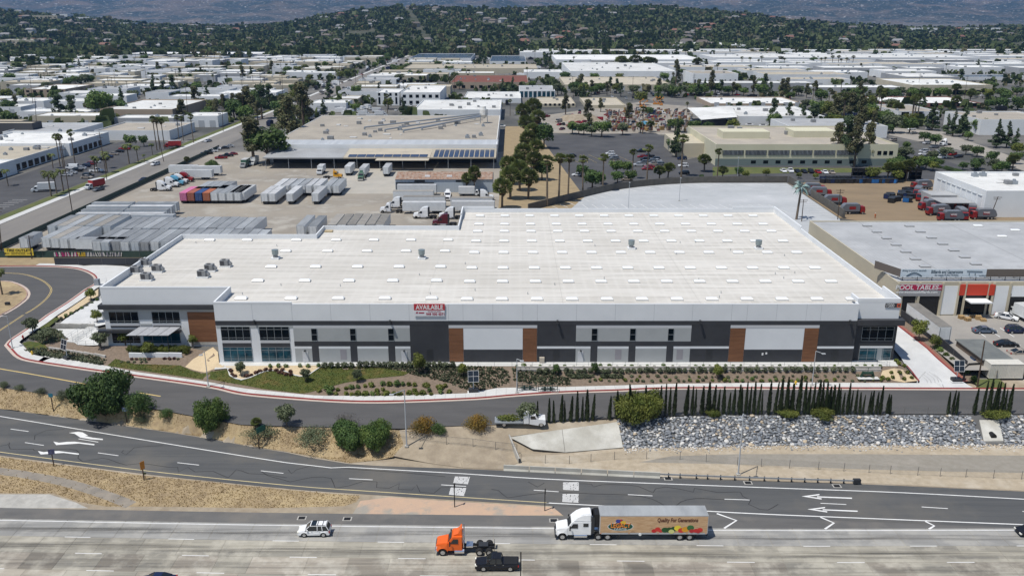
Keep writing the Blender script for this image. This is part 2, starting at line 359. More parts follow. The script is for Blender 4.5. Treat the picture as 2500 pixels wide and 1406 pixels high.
for j, wd in ((0, 0.42), (0, 0.8), (1, 0.5), (1, 0.9), (2, 0.9)):
    ribbon('oil_stain', [Vector((x_, YE(x_) - (LANES[j] + LANES[j + 1]) / 2 - 0.15)) for x_ in range(-90, 91, 4)], -wd, wd, 0.022 + j * 0.001 + wd * 0.002, m_oil, hf=lambda x, y: ZF, parent=freeway)
# --- ramp, shoulder, verges
drape('roadside_dirt', [(-112, 92), (112, 92), (112, 137), (-112, 137)], -0.025, m_dirt, hf=lambda x, y: ZF)
RU = [(-60, 991), (28, 1002), (308, 1040), (476, 1065), (630, 1093), (700, 1104), (852, 1132), (1132, 1144), (1228, 1148), (1609, 1166), (1900, 1176), (2094, 1181), (2560, 1202)]
YL = [(-60, 1094), (0, 1103), (350, 1148), (700, 1184), (892, 1198), (1340, 1227)]
WL = [(1334, 1227), (1509, 1236), (1725, 1247), (1900, 1256), (2500, 1280), (2560, 1282)]
WU = [(-60, 1007), (0, 1016), (700, 1129), (852, 1140), (1132, 1156), (1334, 1169), (1609, 1180), (1900, 1191), (2200, 1202), (2500, 1218), (2560, 1221)]
zf = lambda x, y: ZF
sh = [(-60, 1242), (0, 1243), (640, 1251), (860, 1258), (1340, 1262), (1385, 1262)]
ru, yl, wl, wu, shl = (cr(GX(q, ZF), 4) for q in (RU, YL, WL, WU, sh))
ribbon('shoulder', cr(GX(FE, ZF), 4), 0.0, 2.75, 0.009, m_shld, hf=zf)
drape('exit_ramp', ru + offset_line(cr(GX(YL[:-1] + WL[1:], ZF), 4), -0.9)[::-1], 0.016, m_ramp, hf=zf)
drape('gore', GX([(1380, 1262), (1340, 1229), (1509, 1238), (1725, 1249), (1900, 1258), (2500, 1282), (2560, 1284), (2560, 1290), (1860, 1291), (1385, 1286)], ZF), 0.012, m_shld, hf=zf)
vg = [(-60, 1105), (0, 1112), (350, 1157), (700, 1193), (860, 1206), (1000, 1216), (1340, 1237), (1375, 1240), (1375, 1262), (860, 1258), (640, 1251), (0, 1243), (-60, 1242)]
drape('verge_dirt', GX(vg, ZF), 0.0, m_dirt, hf=zf)
vgrass = GX([(-60, 1108), (0, 1115), (350, 1160), (700, 1195), (880, 1210), (870, 1225), (840, 1235), (640, 1240), (380, 1236), (260, 1236), (190, 1224), (130, 1204), (-60, 1203)], ZF)
drape('verge_grass', vgrass, 0.004, m_dry, hf=zf)
drape('gore_sand', GX([(880, 1222), (950, 1213), (1100, 1223), (1340, 1237), (1375, 1241), (1372, 1256), (1200, 1258), (860, 1256)], ZF), 0.004, m_pink, hf=zf)
drape('concrete_apron', GX([(-60, 1206), (120, 1206), (185, 1226), (215, 1240), (-60, 1240)], ZF), 0.006, m_conc, hf=zf)
trk = cr(GX([(-60, 1142), (60, 1158), (170, 1180), (270, 1212), (320, 1232)], ZF), 2); ribbon('dirt_track', trk, -0.95, 0.95, 0.008, M('worn_track', (0.2, 0.18, 0.155), 0.95, (0.28, 0.245, 0.2), 0.5), hf=zf)
m_drytuft = Mleaf('dry_grass_blades', (0.5, 0.385, 0.2), (0.33, 0.245, 0.13), 0.35, 0.0, 0.4)
def on_track(x, y): return any((p.x - x) ** 2 + (p.y - y) ** 2 < 1.3 for p in trk)
tufts('dry_grass', vgrass, 8000, 0.05, 0.1, m_drytuft, 'dry golden grass on the verge between ramp and freeway', 'grass', 3, holes=on_track)
# --- north bank: dry grass, bare dirt, ditch road
bankL = TX([(-60, 936), (81, 958), (250, 986), (392, 1003), (476, 1018), (588, 1038), (656, 1042), (850, 1046), (975, 1050), (985, 1085), (960, 1115), (852, 1130), (700, 1102), (630, 1091), (476, 1063), (308, 1038), (28, 1000), (-60, 990)])
drape('dry_bank', bankL, 0.03, m_dry, 1.6)
bankM = TX([(975, 1050), (1090, 1042), (1210, 1038), (1340, 1032), (1510, 1022), (1512, 1030), (1400, 1045), (1244, 1066), (1262, 1118), (1610, 1160), (2094, 1178), (2560, 1200), (2560, 1150), (2100, 1158), (1700, 1140), (1300, 1130), (1228, 1146), (1132, 1142), (960, 1113)])
drape('bare_bank', TX([(975, 1050), (1090, 1042), (1210, 1038), (1340, 1032), (1512, 1022), (1512, 1032), (1400, 1045), (1244, 1066), (1266, 1130), (1228, 1146), (1132, 1142), (960, 1113), (985, 1085)]), 0.035, m_dirt, 1.6)
drape('sand_strip', GX([(1266, 1115), (1379, 1108), (1522, 1095), (1900, 1087), (2560, 1086), (2560, 1200), (2094, 1178), (1610, 1163), (1228, 1146)], ZF), 0.006, M('bank_sand', (0.42, 0.355, 0.265), 0.95, (0.33, 0.275, 0.2), 0.9, bump=0.3, col3=(0.47, 0.42, 0.34), scale3=0.15), hf=zf)
drape('ditch_road', GX([(1560, 1128), (1640, 1113), (1800, 1108), (2100, 1108), (2560, 1112), (2560, 1155), (2300, 1150), (2100, 1145), (1800, 1133)], ZF), 0.012, M('ditch_gravel', (0.235, 0.215, 0.18), 0.95, (0.27, 0.25, 0.215), 1.2, bump=0.2, col3=(0.33, 0.3, 0.26), scale3=0.1, lo3=0.6, hi3=0.75), hf=zf)
tufts('bank_grass', [p for p in bankL], 7000, 0.05, 0.13, m_drytuft, 'dry grass on the bank between the frontage road and the ramp', 'grass', 5)
# --- frontage road with its loop, kerb, gutter, sidewalk
LOOP = [(26, 852), (17, 842), (26, 831), (68, 803), (102, 781), (164, 740), (213, 705), (233, 694), (235, 681), (228, 671), (205, 660), (168, 653), (85, 650), (-60, 651)]
ISL = [(-60, 692), (8, 687), (36, 692), (57, 702), (67, 714), (66, 724), (57, 735), (20, 760), (-60, 806)]
kerb = cr([Vector(T(*p)[:2]) for p in [(2560, 950)] + K_PX[::-1] + LOOP], 1.5)
isl = cr([Vector(T(*p)[:2]) for p in ISL], 1.5)
bl = [Vector(T(x, y)[:2]) for x, y in [(-60, 936)] + B_PX[1:] + [(2560, 1010)]]
drape('frontage_road', kerb + isl + bl, 0.0, m_street, 1.6)
ribbon('gutter', kerb, 0.0, 0.55, 0.012, m_gutter)
ribbon('kerb', kerb, -0.32, 0.0, 0.16, m_kred, 0.2)
ribbon('island_gutter', isl, 0.0, 0.6, 0.012, m_gutter); ribbon('island_kerb', isl, -0.2, 0.0, 0.14, M('pale_kerb', (0.4, 0.3, 0.26), 0.9, (0.3, 0.16, 0.13), 0.5), 0.2)
drape('island', offset_line(isl, -0.2) + [(-170, isl[-1].y), (-170, isl[0].y)], 0.1, m_dry, 1.6)
# sidewalk slabs between kerb and planting
sidewalk = link('sidewalk', None); sidewalk['kind'] = 'structure'
kx = interp([G(x_, y_, ZS) for x_, y_ in K_PX])
x = G(110, 870, ZS)[0]
while x < 80.5:
    x1 = min(x + 1.85, 80.6); g = 0.012
    q = [(x + g, kx(x) + 0.33), (x1 - g, kx(x1) + 0.33), (x1 - g, max(YA(x1), kx(x1) + 1.6)), (x + g, max(YA(x), kx(x) + 1.6))]
    MB().prism(q, ZS - 0.05, ZS + 0.14, bottom=False).build('sidewalk_slab', m_walk, sidewalk); x = x1
ka = [p for p in kerb if p.x < G(110, 870, ZS)[0] + 1.0 and p.y > 140 and p.x > -130]
kn = len(ka); i = 0
while i < kn - 1:
    a, b = ka[i], ka[i + 1]; oa, ob = offset_line(ka, -0.2), offset_line(ka, -2.3)
    za, zb = h(a.x, a.y), h(b.x, b.y)
    mb = MB().face([(oa[i].x, oa[i].y, h(*oa[i]) + 0.14), (ob[i].x, ob[i].y, h(*ob[i]) + 0.14), (ob[i + 1].x, ob[i + 1].y, h(*ob[i + 1]) + 0.14), (oa[i + 1].x, oa[i + 1].y, h(*oa[i + 1]) + 0.14)])
    mb.build('sidewalk_slab', m_walk, sidewalk); i += 1
def stripe(name, line, w_, off, mat, hf=h, parent=None): return ribbon(name, line, -w_ / 2, w_ / 2, off, mat, hf=hf, parent=parent)
yc = cr([Vector(T(*p)[:2]) for p in [(-60, 664), (28, 667), (57, 669.5), (85, 677), (107, 687), (121, 699), (125, 708), (121, 719), (107, 735), (74, 759), (0, 806), (-60, 843)]], 1.5)
dy = link('double_yellow_line', None); dy['kind'] = 'structure'
stripe('line', offset_line(yc, 0.16), 0.12, 0.008, m_ymark, parent=dy); stripe('line', offset_line(yc, -0.16), 0.12, 0.008, m_ymark, parent=dy)
cl = link('centre_line', None); cl['kind'] = 'structure'
for sg in ([(-60, 889), (0, 900), (71, 912), (192, 934), (250, 945)], [(338, 958), (392, 967)]):
    c_ = cr([Vector(T(*p)[:2]) for p in sg], 2); stripe('line', c_, 0.3, 0.008, m_ymark, parent=cl)
# --- ramp and freeway paint
rm = link('ramp_markings', None); rm['kind'] = 'structure'
stripe('edge_line', wu, 0.2, 0.022, m_mark, zf, rm); stripe('yellow_edge_line', yl, 0.17, 0.022, m_ymark2, zf, rm); stripe('edge_line', wl, 0.22, 0.022, m_mark, zf, rm)
fw = link('freeway_markings', None); fw['kind'] = 'structure'
stripe('edge_line', [Vector((p.x, p.y - 0.45)) for p in cr([(-100, YE(-100))] + [tuple(p) for p in fe] + [(100, YE(100))], 4)], 0.16, 0.03, m_mark, zf, fw)
def dash(a, b, w_, parent): stripe('lane_dash', [Vector(G(*a, ZF)), Vector(G(*b, ZF))], w_, 0.03, m_mark, zf, parent)
for a, b in [((26, 1047), (70, 1053)), ((61, 1080), (107, 1087)), ((239, 1105), (289, 1112)), ((433, 1129), (486, 1135)), ((637, 1149), (692, 1155)), ((852, 1168), (910, 1171)), ((1077, 1183), (1138, 1187)), ((1303, 1196), (1364, 1200)), ((1533, 1207), (1593, 1210)), ((1769, 1218), (1830, 1220)), ((2003, 1228), (2066, 1231)), ((2250, 1237), (2314, 1241)), ((2496, 1248), (2540, 1250)), ((192, 1071), (240, 1079))]: dash(a, b, 0.16, rm)
for j in (1, 2, 3):
    x = -95.0 + j * 3.3
    while x < 95: 
        ln = [Vector((x, YE(x) - LANES[j])), Vector((x + 3.66, YE(x + 3.66) - LANES[j]))]; stripe('lane_dash', ln, 0.12, 0.03, m_mark, zf, fw); x += 14.63
def flat_poly(name, px, mat, off, parent): return drape(name, GX(px, ZF), off, mat, hf=zf, parent=parent, kind=None)
def gz(ox, oy, s): return lambda pts: [(ox + s * a, oy + s * b) for a, b in pts]
z8 = gz(1800, 880, 0.28); z5 = gz(0, 880, 0.28); zr = gz(1860, 1140, 0.256)
for dx, dy_ in ((0, 0), (49, 113)):
    q = z8([(562 + dx, 1182 + dy_), (716 + dx, 1162 + dy_), (716 + dx, 1172 + dy_), (625 + dx, 1184 + dy_), (735 + dx, 1200 + dy_), (735 + dx, 1210 + dy_)])
    flat_poly('arrow', q, m_mark, 0.022, rm); flat_poly('arrow', z8([(695 + dx, 1182 + dy_), (1000 + dx, 1194 + dy_), (1000 + dx, 1204 + dy_), (695 + dx, 1191 + dy_)]), m_mark, 0.0235, rm)
flat_poly('arrow', z5([(600, 630), (680, 620), (720, 625), (770, 655), (735, 655), (810, 672), (898, 682), (895, 692), (790, 685), (700, 670), (650, 637)]), m_mark, 0.022, rm)
for dx, dy_ in ((0, 0), (-135, 82)):
    flat_poly('arrow', z5([(465 + dx, 705 + dy_), (515 + dx, 716 + dy_), (585 + dx, 708 + dy_), (650 + dx, 706 + dy_), (825 + dx, 728 + dy_), (820 + dx, 738 + dy_), (690 + dx, 722 + dy_), (600 + dx, 728 + dy_), (490 + dx, 736 + dy_)]), m_mark, 0.022, rm)
for ch in ([(1750, 1253), (1798, 1270), (1768, 1289)], [(2003, 1262), (2036, 1276), (2014, 1291)], [(2259, 1272), (2281, 1283), (2268, 1291)]): stripe('chevron', [Vector(G(*p, ZF)) for p in ch], 0.3, 0.024, m_mark, zf, rm)
# painted words across both lanes, read by drivers heading along the ramp: worn letter blocks
def word_block(px, rows, seed):
    rg = random.Random(seed); a, b, c, d = [Vector(G(*p, ZF)) for p in px]                     # far-near corners: a left-far, b right-far, c right-near, d left-near
    for r_ in range(rows):
        t0 = (r_ + 0.06) / rows; t1 = (r_ + 0.72) / rows; u = rg.uniform(0, 0.04)
        while u < 0.97:
            u1 = min(0.99, u + rg.choice([0.22, 0.3, 0.45, 0.62])); pt = lambda s, t: a.lerp(b, s).lerp(d.lerp(c, s), t)
            q = [pt(u, t0), pt(u1, t0), pt(u1, t1), pt(u, t1)]; drape('word_stroke', q, 0.022, m_mark, hf=zf, parent=rm, kind=None); u = u1 + rg.uniform(0.02, 0.05)
z11 = gz(1080, 1140, 0.144)
word_block(z11([(210, 158), (470, 165), (435, 292), (175, 268)]), 8, 1); word_block(z11([(135, 345), (408, 355), (368, 492), (100, 465)]), 8, 2)
word_block(z11([(2045, 258), (2318, 255), (2315, 400), (2040, 385)]), 9, 3); word_block(z11([(2035, 455), (2312, 452), (2310, 605), (2030, 590)]), 9, 4)
# tar crack seals wandering over the ramp
sealer = link('crack_seals', None); sealer['kind'] = 'structure'
z6 = gz(600, 900, 0.28); z7 = gz(1200, 900, 0.28)
SEALS = [z5([(0, 745), (60, 735), (85, 715), (90, 770), (290, 772), (300, 785), (600, 770), (690, 800), (680, 850), (720, 880), (890, 850), (990, 875), (1100, 910), (1230, 895), (1310, 905), (1480, 930), (1550, 930), (1555, 970), (1640, 930), (1700, 970), (1860, 965), (1990, 1020), (2060, 950), (2170, 985), (2300, 990), (2500, 1020)]),
         z6([(130, 890), (190, 930), (300, 960), (385, 985), (580, 945), (745, 955), (780, 1040), (900, 1020), (1030, 980), (1145, 985), (1140, 1035), (1250, 1040), (1340, 1000), (1330, 1050), (1450, 1055), (1490, 1010), (1520, 1075), (1640, 1085), (1700, 1035), (1850, 1040)]),
         z6([(370, 880), (400, 915), (440, 880), (550, 850), (700, 855), (1000, 880), (1370, 905), (1580, 925), (1740, 940)]),
         z7([(0, 1050), (60, 1060), (140, 1125), (240, 1110), (300, 1100), (470, 1080)]), z7([(320, 985), (400, 1030), (460, 995)]),
         z7([(560, 1070), (880, 1090), (1200, 1100), (1400, 1135), (1520, 1200)]), z7([(640, 1000), (870, 1005), (890, 1030), (960, 1010), (1130, 1010), (1280, 1025), (1410, 1080), (1430, 1045), (1520, 1030), (1650, 1050), (1760, 1075), (1770, 1040), (1960, 1075), (2170, 1075), (2190, 1110), (2260, 1145), (2240, 1180), (2340, 1225), (2410, 1230), (2500, 1180)]),
         z7([(1600, 1200), (1650, 1160), (1780, 1130), (2030, 1140)]), z5([(1080, 780), (1060, 800), (1100, 820), (1170, 760), (1420, 740)]), z5([(300, 690), (305, 650), (400, 610), (560, 600)])]
for s_ in SEALS: stripe('seal', cr(GX(s_, ZF), 1.2), 0.12, 0.02, m_tar, zf, sealer)
# drain inlets
for px, py in ((737, 1264), (848, 1266), (1352, 1270), (1631, 1168), (1826, 1178), (2043, 1186)):
    x, y = G(px, py, ZF); t = thing('drain_inlet', 'dark square drain grate in a pale concrete frame', 'drain', (x, y, ZF), group='drain grates beside the lanes')
    MB().box(-0.65, -0.5, 0, 0.65, 0.5, 0.03).build('frame', m_conc, t); MB().box(-0.48, -0.38, 0.03, 0.48, 0.38, 0.034).build('grate', m_black, t)
# --- front sidewalk of the building, driveway on the right, planting
front_walk = drape('front_walk', [(-57.2, YF - 0.02), (-57.2, YF - 3.6), (-50, YF - 2.0), (74.8, YF - 2.0), (75.5, YF + 2), (72, YF + 2), (72, YF - 0.02)], 0.03, m_walk, hf=lambda x, y: 0.0)
dv = [T(*p) for p in [(2183, 853), (2207, 886), (2245, 931), (2244, 949), (2381, 949), (2351, 932), (2332, 914), (2271, 860), (2193, 797)]]
dvp = [Vector(p[:2]) for p in dv]; xr = dvp[-1].x
drape('driveway', [(73.2, 262), (73.2, dvp[0].y + 1)] + dvp + [(xr - 2.5, 262)], 0.02, m_drive, 1.6)
dk = cr([Vector((xr - 2.5, 240))] + dvp[:4:-1][:5], 2) if False else cr([dvp[5], dvp[6], dvp[7], dvp[8], Vector((dvp[8].x - 1.5, 200))], 1.5)
ribbon('driveway_kerb', dk, -0.25, 0.0, 0.14, m_kred, 0.2); ribbon('red_lava_strip', dk, -1.0, -0.25, 0.12, M('red_lava', (0.3, 0.12, 0.09), 0.95, (0.22, 0.09, 0.07), 3), 0.1)
ribbon('driveway_planting', dk, -3.0, -1.0, 0.1, m_mulch)
ribbon('driveway_kerb', cr([dvp[2], Vector(T(2228, 908)[:2]), Vector(T(2215, 893)[:2])], 1.5), 0.0, 0.22, 0.14, m_kred, 0.2)
# tyre marks where trucks turn in
tm = link('tyre_marks', None); tm['kind'] = 'structure'; m_skid = M('skid_rubber', (0.3, 0.3, 0.3), 0.9, (0.42, 0.42, 0.42), 0.6)
zd = gz(2160, 760, 0.1423)
for s_ in ([(620, 1090), (720, 1180), (760, 1330)], [(640, 1070), (780, 1180), (830, 1330)], [(720, 1060), (840, 1150), (900, 1330)], [(760, 1040), (900, 1150), (960, 1330)], [(840, 1080), (960, 1180), (1020, 1330)], [(700, 1040), (560, 1200), (600, 1330)]): stripe('mark', cr([Vector(T(*p)[:2]) for p in zd(s_)], 1.0), 0.18, 0.03, m_skid, parent=tm)
mulch = TX([(58, 850), (80, 862), (162, 876), (259, 893), (324, 907), (459, 926), (600, 949), (768, 966), (950, 967), (1146, 960), (1216, 947), (1366, 945), (1512, 941), (1640, 937), (1930, 934), (2207, 934), (2243, 930), (2200, 886), (2180, 889), (1400, 893), (800, 893), (545, 897), (520, 860), (440, 845), (250, 845), (190, 842), (140, 812), (100, 822)])
drape('planting_bed', mulch, 0.01, m_mulch, 1.6)
lawn_px = [(262, 893), (282, 876), (330, 889), (440, 892), (468, 905), (520, 907), (556, 902), (561, 917), (590, 928), (612, 922), (650, 907), (690, 906), (720, 917), (745, 919), (790, 893), (930, 898), (1000, 909), (985, 917), (900, 925), (840, 935), (760, 957), (740, 961), (640, 949), (459, 921), (324, 902)]
drape('lawn', TX(lawn_px), 0.05, m_lawn, 1.6)
drape('lawn', TX([(96, 795), (118, 778), (140, 775), (145, 778), (110, 805), (100, 812)]), 0.05, m_lawn, 1.6); drape('lawn', TX([(55, 838), (70, 833), (105, 838), (120, 852), (90, 862), (72, 858)]), 0.05, m_lawn, 1.6)
drape('gravel_bed', TX([(557, 903), (562, 917), (590, 927), (612, 921), (650, 906), (690, 905), (720, 916), (745, 918), (768, 905), (790, 892), (545, 894), (545, 890)]), 0.06, m_sand, 1.6)
drape('gravel_bed', TX([(470, 878), (500, 860), (520, 848), (532, 860), (535, 888), (548, 896), (520, 903), (470, 903), (452, 896)]), 0.06, m_sand, 1.6)
drape('gravel_bed', TX([(2150, 917), (2155, 905), (2215, 905), (2240, 930), (2207, 934), (2185, 930)]), 0.06, m_sand, 1.6)
tufts('lawn_grass', TX(lawn_px), 9000, 0.05, 0.1, Mleaf('grass_blades', (0.055, 0.085, 0.014), (0.11, 0.105, 0.022), 0.7, 0, 0.2), 'green and yellowing lawn curving along the sidewalk', 'grass', 8)
ribbon('lawn_edging', cr([Vector(T(*p)[:2]) for p in [(556, 901), (561, 917), (590, 928), (612, 922), (650, 906.5), (690, 905.5), (720, 916.5), (745, 919), (768, 906), (790, 893)]], 1), -0.1, 0.1, 0.16, m_walk, 0.15)
# ================================================================ the white warehouse
ZTOP, ZROOF = 12.05, 10.9
def fxz(px, py, Y=None): return V(px, py, YF if Y is None else Y)
XL = V(243, 700, YW)[0]; XM = V(521, 745, YF)[0]; XR = V(2199, 740, YF + 1)[0]; XE = V(2098, 745, YF)[0]
YB1 = G(425, 572, ZTOP)[1]; YB2 = G(790, 551, ZTOP)[1]; YB3 = G(1500, 509, ZTOP)[1]; XS1 = G(768, 575, ZTOP)[0]; XS2 = G(1117, 555, ZTOP)[0]
m_wall = M('white_tiltup', (0.70, 0.72, 0.74), 0.8, (0.66, 0.68, 0.70), 0.25)
m_lgrey = M('light_grey_panel', (0.37, 0.385, 0.39), 0.8, (0.34, 0.355, 0.36), 0.3); m_pale = M('pale_grey_strip', (0.5, 0.51, 0.53), 0.8); m_char = M('charcoal_panel', (0.034, 0.036, 0.042), 0.7, (0.045, 0.047, 0.053), 0.3)
m_plank = M('wood_plank', (0.21, 0.095, 0.045), 0.7, (0.15, 0.065, 0.03), 1.2, stretch=(0.4, 1, 6), rnd=0.12)
m_frame = M('window_frame', (0.3, 0.33, 0.35), 0.5, metal=0.3)
def roof_mat():
    m = M('white_membrane', (0.59, 0.57, 0.53), 0.9, (0.48, 0.46, 0.42), 0.5, stretch=(0.12, 1.1, 1), detail=7, lo=0.42, hi=0.66); n = m.node_tree.nodes; L = m.node_tree.links; b = n['Principled BSDF']
    src = b.inputs['Base Color'].links[0].from_socket; geo = n.new('ShaderNodeNewGeometry'); sp = n.new('ShaderNodeSeparateXYZ'); L.new(geo.outputs['Position'], sp.inputs[0])
    def band(sock, per, width, off=0.0):
        a = n.new('ShaderNodeMath'); a.operation = 'ADD'; L.new(sock, a.inputs[0]); a.inputs[1].default_value = 500 + off
        q = n.new('ShaderNodeMath'); q.operation = 'PINGPONG'; q.inputs[1].default_value = per / 2; L.new(a.outputs[0], q.inputs[0])
        r = n.new('ShaderNodeMapRange'); r.inputs[1].default_value = 0.0; r.inputs[2].default_value = width; r.inputs[3].default_value = 1; r.inputs[4].default_value = 0; L.new(q.outputs[0], r.inputs[0]); return r.outputs[0]
    def mixin(src, fac, col, k):
        f = n.new('ShaderNodeMath'); f.operation = 'MULTIPLY'; L.new(fac, f.inputs[0]); f.inputs[1].default_value = k
        x = n.new('ShaderNodeMix'); x.data_type = 'RGBA'; L.new(f.outputs[0], x.inputs[0]); L.new(src, x.inputs[6]); x.inputs[7].default_value = (*col, 1); return x.outputs[2]
    nz = n.new('ShaderNodeTexNoise'); mp = n.new('ShaderNodeMapping'); mp.inputs['Scale'].default_value = (0.09, 0.5, 1); L.new(geo.outputs['Position'], mp.inputs[0]); L.new(mp.outputs[0], nz.inputs['Vector']); nz.inputs['Scale'].default_value = 1.0; nz.inputs['Detail'].default_value = 4
    d = n.new('ShaderNodeMapRange'); d.inputs[1].default_value = 0.42; d.inputs[2].default_value = 0.66; L.new(nz.outputs['Fac'], d.inputs[0])
    by_ = n.new('ShaderNodeMath'); by_.operation = 'MULTIPLY'; L.new(band(sp.outputs['Y'], 3.05, 0.35), by_.inputs[0]); L.new(d.outputs[0], by_.inputs[1])
    src = mixin(src, by_.outputs[0], (0.24, 0.23, 0.21), 0.85)
    src = mixin(src, band(sp.outputs['X'], 2.25, 0.5), (0.62, 0.6, 0.56), 0.32)
    src = mixin(src, band(sp.outputs['X'], 27.0, 0.07, 3.0), (0.33, 0.32, 0.3), 0.7)
    nz2 = n.new('ShaderNodeTexNoise'); nz2.inputs['Scale'].default_value = 0.035; nz2.inputs['Detail'].default_value = 4; L.new(geo.outputs['Position'], nz2.inputs['Vector'])
    d2 = n.new('ShaderNodeMapRange'); d2.inputs[1].default_value = 0.48; d2.inputs[2].default_value = 0.7; L.new(nz2.outputs['Fac'], d2.inputs[0]); src = mixin(src, d2.outputs[0], (0.43, 0.41, 0.37), 0.6)
    L.new(src, b.inputs['Base Color']); return m
m_roof = roof_mat()
def inset(poly, d):                                                # axis-aligned polygon, counter-clockwise
    n = len(poly); out = []
    for i in range(n):
        a, b, c = poly[i - 1], poly[i], poly[(i + 1) % n]
        n1 = (-(b[1] - a[1]), b[0] - a[0]); l1 = math.hypot(*n1); n2 = (-(c[1] - b[1]), c[0] - b[0]); l2 = math.hypot(*n2)
        out.append((b[0] + d * (n1[0] / l1 + n2[0] / l2), b[1] + d * (n1[1] / l1 + n2[1] / l2)))
    return out
def shell(poly, z0, z1, zr, th=0.3):                               # outer wall, parapet top and inner face; roof sheet is separate
    mb = MB(); inn = inset(poly, th); n = len(poly)
    for i in range(n):
        j = (i + 1) % n; a, b, c, d = poly[i], poly[j], inn[j], inn[i]
        mb.face([(*a, z0), (*b, z0), (*b, z1), (*a, z1)]); mb.face([(*a, z1), (*b, z1), (*c, z1), (*d, z1)]); mb.face([(*d, z1), (*c, z1), (*c, zr - 0.1), (*d, zr - 0.1)])
    return mb, inn
fp = [(XL, YW), (XM, YW), (XM, YF), (XE, YF), (XE, YF + 1.0), (XR, YF + 1.0), (XR, YB3), (XS2, YB3), (XS2, YB2), (XS1, YB2), (XS1, YB1), (XL, YB1)]
wh = thing('warehouse', 'long white tilt-up warehouse with charcoal bands, wood panels and a vast white roof', 'warehouse', (0, 0, 0))
mb, inn = shell(fp, -2.0, ZTOP, ZROOF); mb.build('wall', m_wall, wh, fixn=False)
mb = MB(); mb.face([(x, y, ZROOF) for x, y in inn]); roof = mb.build('roof', m_roof, wh)
bm = bmesh.new(); bm.from_mesh(roof.data); bmesh.ops.triangulate(bm, faces=bm.faces); bm.to_mesh(roof.data); bm.free()
cap = lambda x0, y0, x1, y1, dz: MB().box(x0 - 0.02, y0 - 0.02, ZTOP + 0.002, x1 + 0.02, y1 + 0.02, ZTOP + dz).build('parapet_cap', m_wall, wh)
xa = V(711, 742, YF)[0]
cap(XM, YF, xa, YF + 0.3, 0.4); cap(XM, YF + 0.34, XM + 0.3, YW - 0.03, 0.4); cap(XL, YW, XM + 0.3, YW + 0.3, 0.35); cap(XL, YW + 0.35, XL + 0.3, YW + 22, 0.35)
cap(XE + 0.03, YF + 1.0, XR, YF + 1.3, 0.75); cap(XR - 0.3, YF + 1.35, XR, YF + 9, 0.75); cap(XE + 0.03, YF + 1.35, XE + 0.33, YF + 4.5, 0.75)
cap(XS2, YB3 - 0.3, XS2 + 9, YB3, 0.6); cap(XS2, YB3 - 9, XS2 + 0.3, YB3 - 0.34, 0.6); cap(XR - 12, YB3 - 0.3, XR, YB3, 0.6); cap(XR - 0.3, YB3 - 24, XR, YB3 - 0.34, 0.6)
# --- facade skin
def zz(py, Y=None): return fxz(1250, py, Y)[1]
Z1, Z2, Z3, Z4, Z5, Z6 = (zz(p) for p in (783, 793.4, 800.4, 833, 845, 850.5))
def skin(name, x0, x1, z0, z1, mat, proud=0.06, Y=None, parent=wh):
    y = YF if Y is None else Y; return MB().box(x0, y - proud, z0, x1, y + 0.02, z1).build(name, mat, parent)
fx = lambda px: V(px, 745, YF)[0]
skin('charcoal_band', XM, XE, Z2, Z1, m_char, 0.08)
def seam(px, ztop=ZTOP - 0.02): skin('panel_joint', fx(px) - 0.025, fx(px) + 0.025, Z1 + 0.02, ztop, m_pole, 0.012)
for p in (614, 711, 806, 902, 998, 1094, 1130, 1203, 1276.5, 1312, 1408, 1503, 1598, 1692, 1788, 1826, 1898, 1971, 2006.6): seam(p)
def glazed(x0, x1, z0, z1, cols, rows, glass, Y=None, name='window', parent=wh, proud=0.05):
    y = YF if Y is None else Y; mb = MB(); t = 0.032
    for c in range(cols + 1): xx = x0 + (x1 - x0) * c / cols; mb.box(xx - t, y - proud - 0.04, z0, xx + t, y, z1)
    for r_ in rows: zr_ = z0 + (z1 - z0) * r_; mb.box(x0 + t, y - proud - 0.025, zr_ - t, x1 - t, y - 0.005, zr_ + t)
    o = mb.build(name, m_frame, parent)
    for c in range(cols):
        for k in range(len(rows) - 1):
            a = x0 + (x1 - x0) * c / cols + t; b = x0 + (x1 - x0) * (c + 1) / cols - t
            MB().box(a, y - proud, z0 + (z1 - z0) * rows[k] + t, b, y - 0.01, z0 + (z1 - z0) * rows[k + 1] - t).build('pane', glass, o)
    return o
z2c = lambda x, y: (500 + 0.256 * x, 700 + 0.256 * y)
for xa_, xb_ in ((150, 428), (517, 800)):
    x0, zt = fxz(*z2c(xa_, 380)); x1 = fxz(*z2c(xb_, 380))[0]; zb = fxz(*z2c(xa_, 507))[1]
    glazed(x0, x1, zb, zt, 4, (0, 0.17, 0.8, 1), m_glass)
    zl1 = fxz(*z2c(xa_, 577))[1]; glazed(x0, x1, 0.25, zl1, 4, (0, 0.17, 0.8, 1), m_gglass)
    zs = fxz(*z2c(xa_, 535))[1]; skin('spandrel', x0, x1, zs, zb - 0.06, m_pale, 0.05); skin('spandrel', x0, x1, zl1 + 0.06, zs - 0.003, m_char, 0.055)
skin('grey_strip', XM + 0.1, fx(711) - 0.03, Z3, Z2 - 0.003, m_lgrey, 0.05)
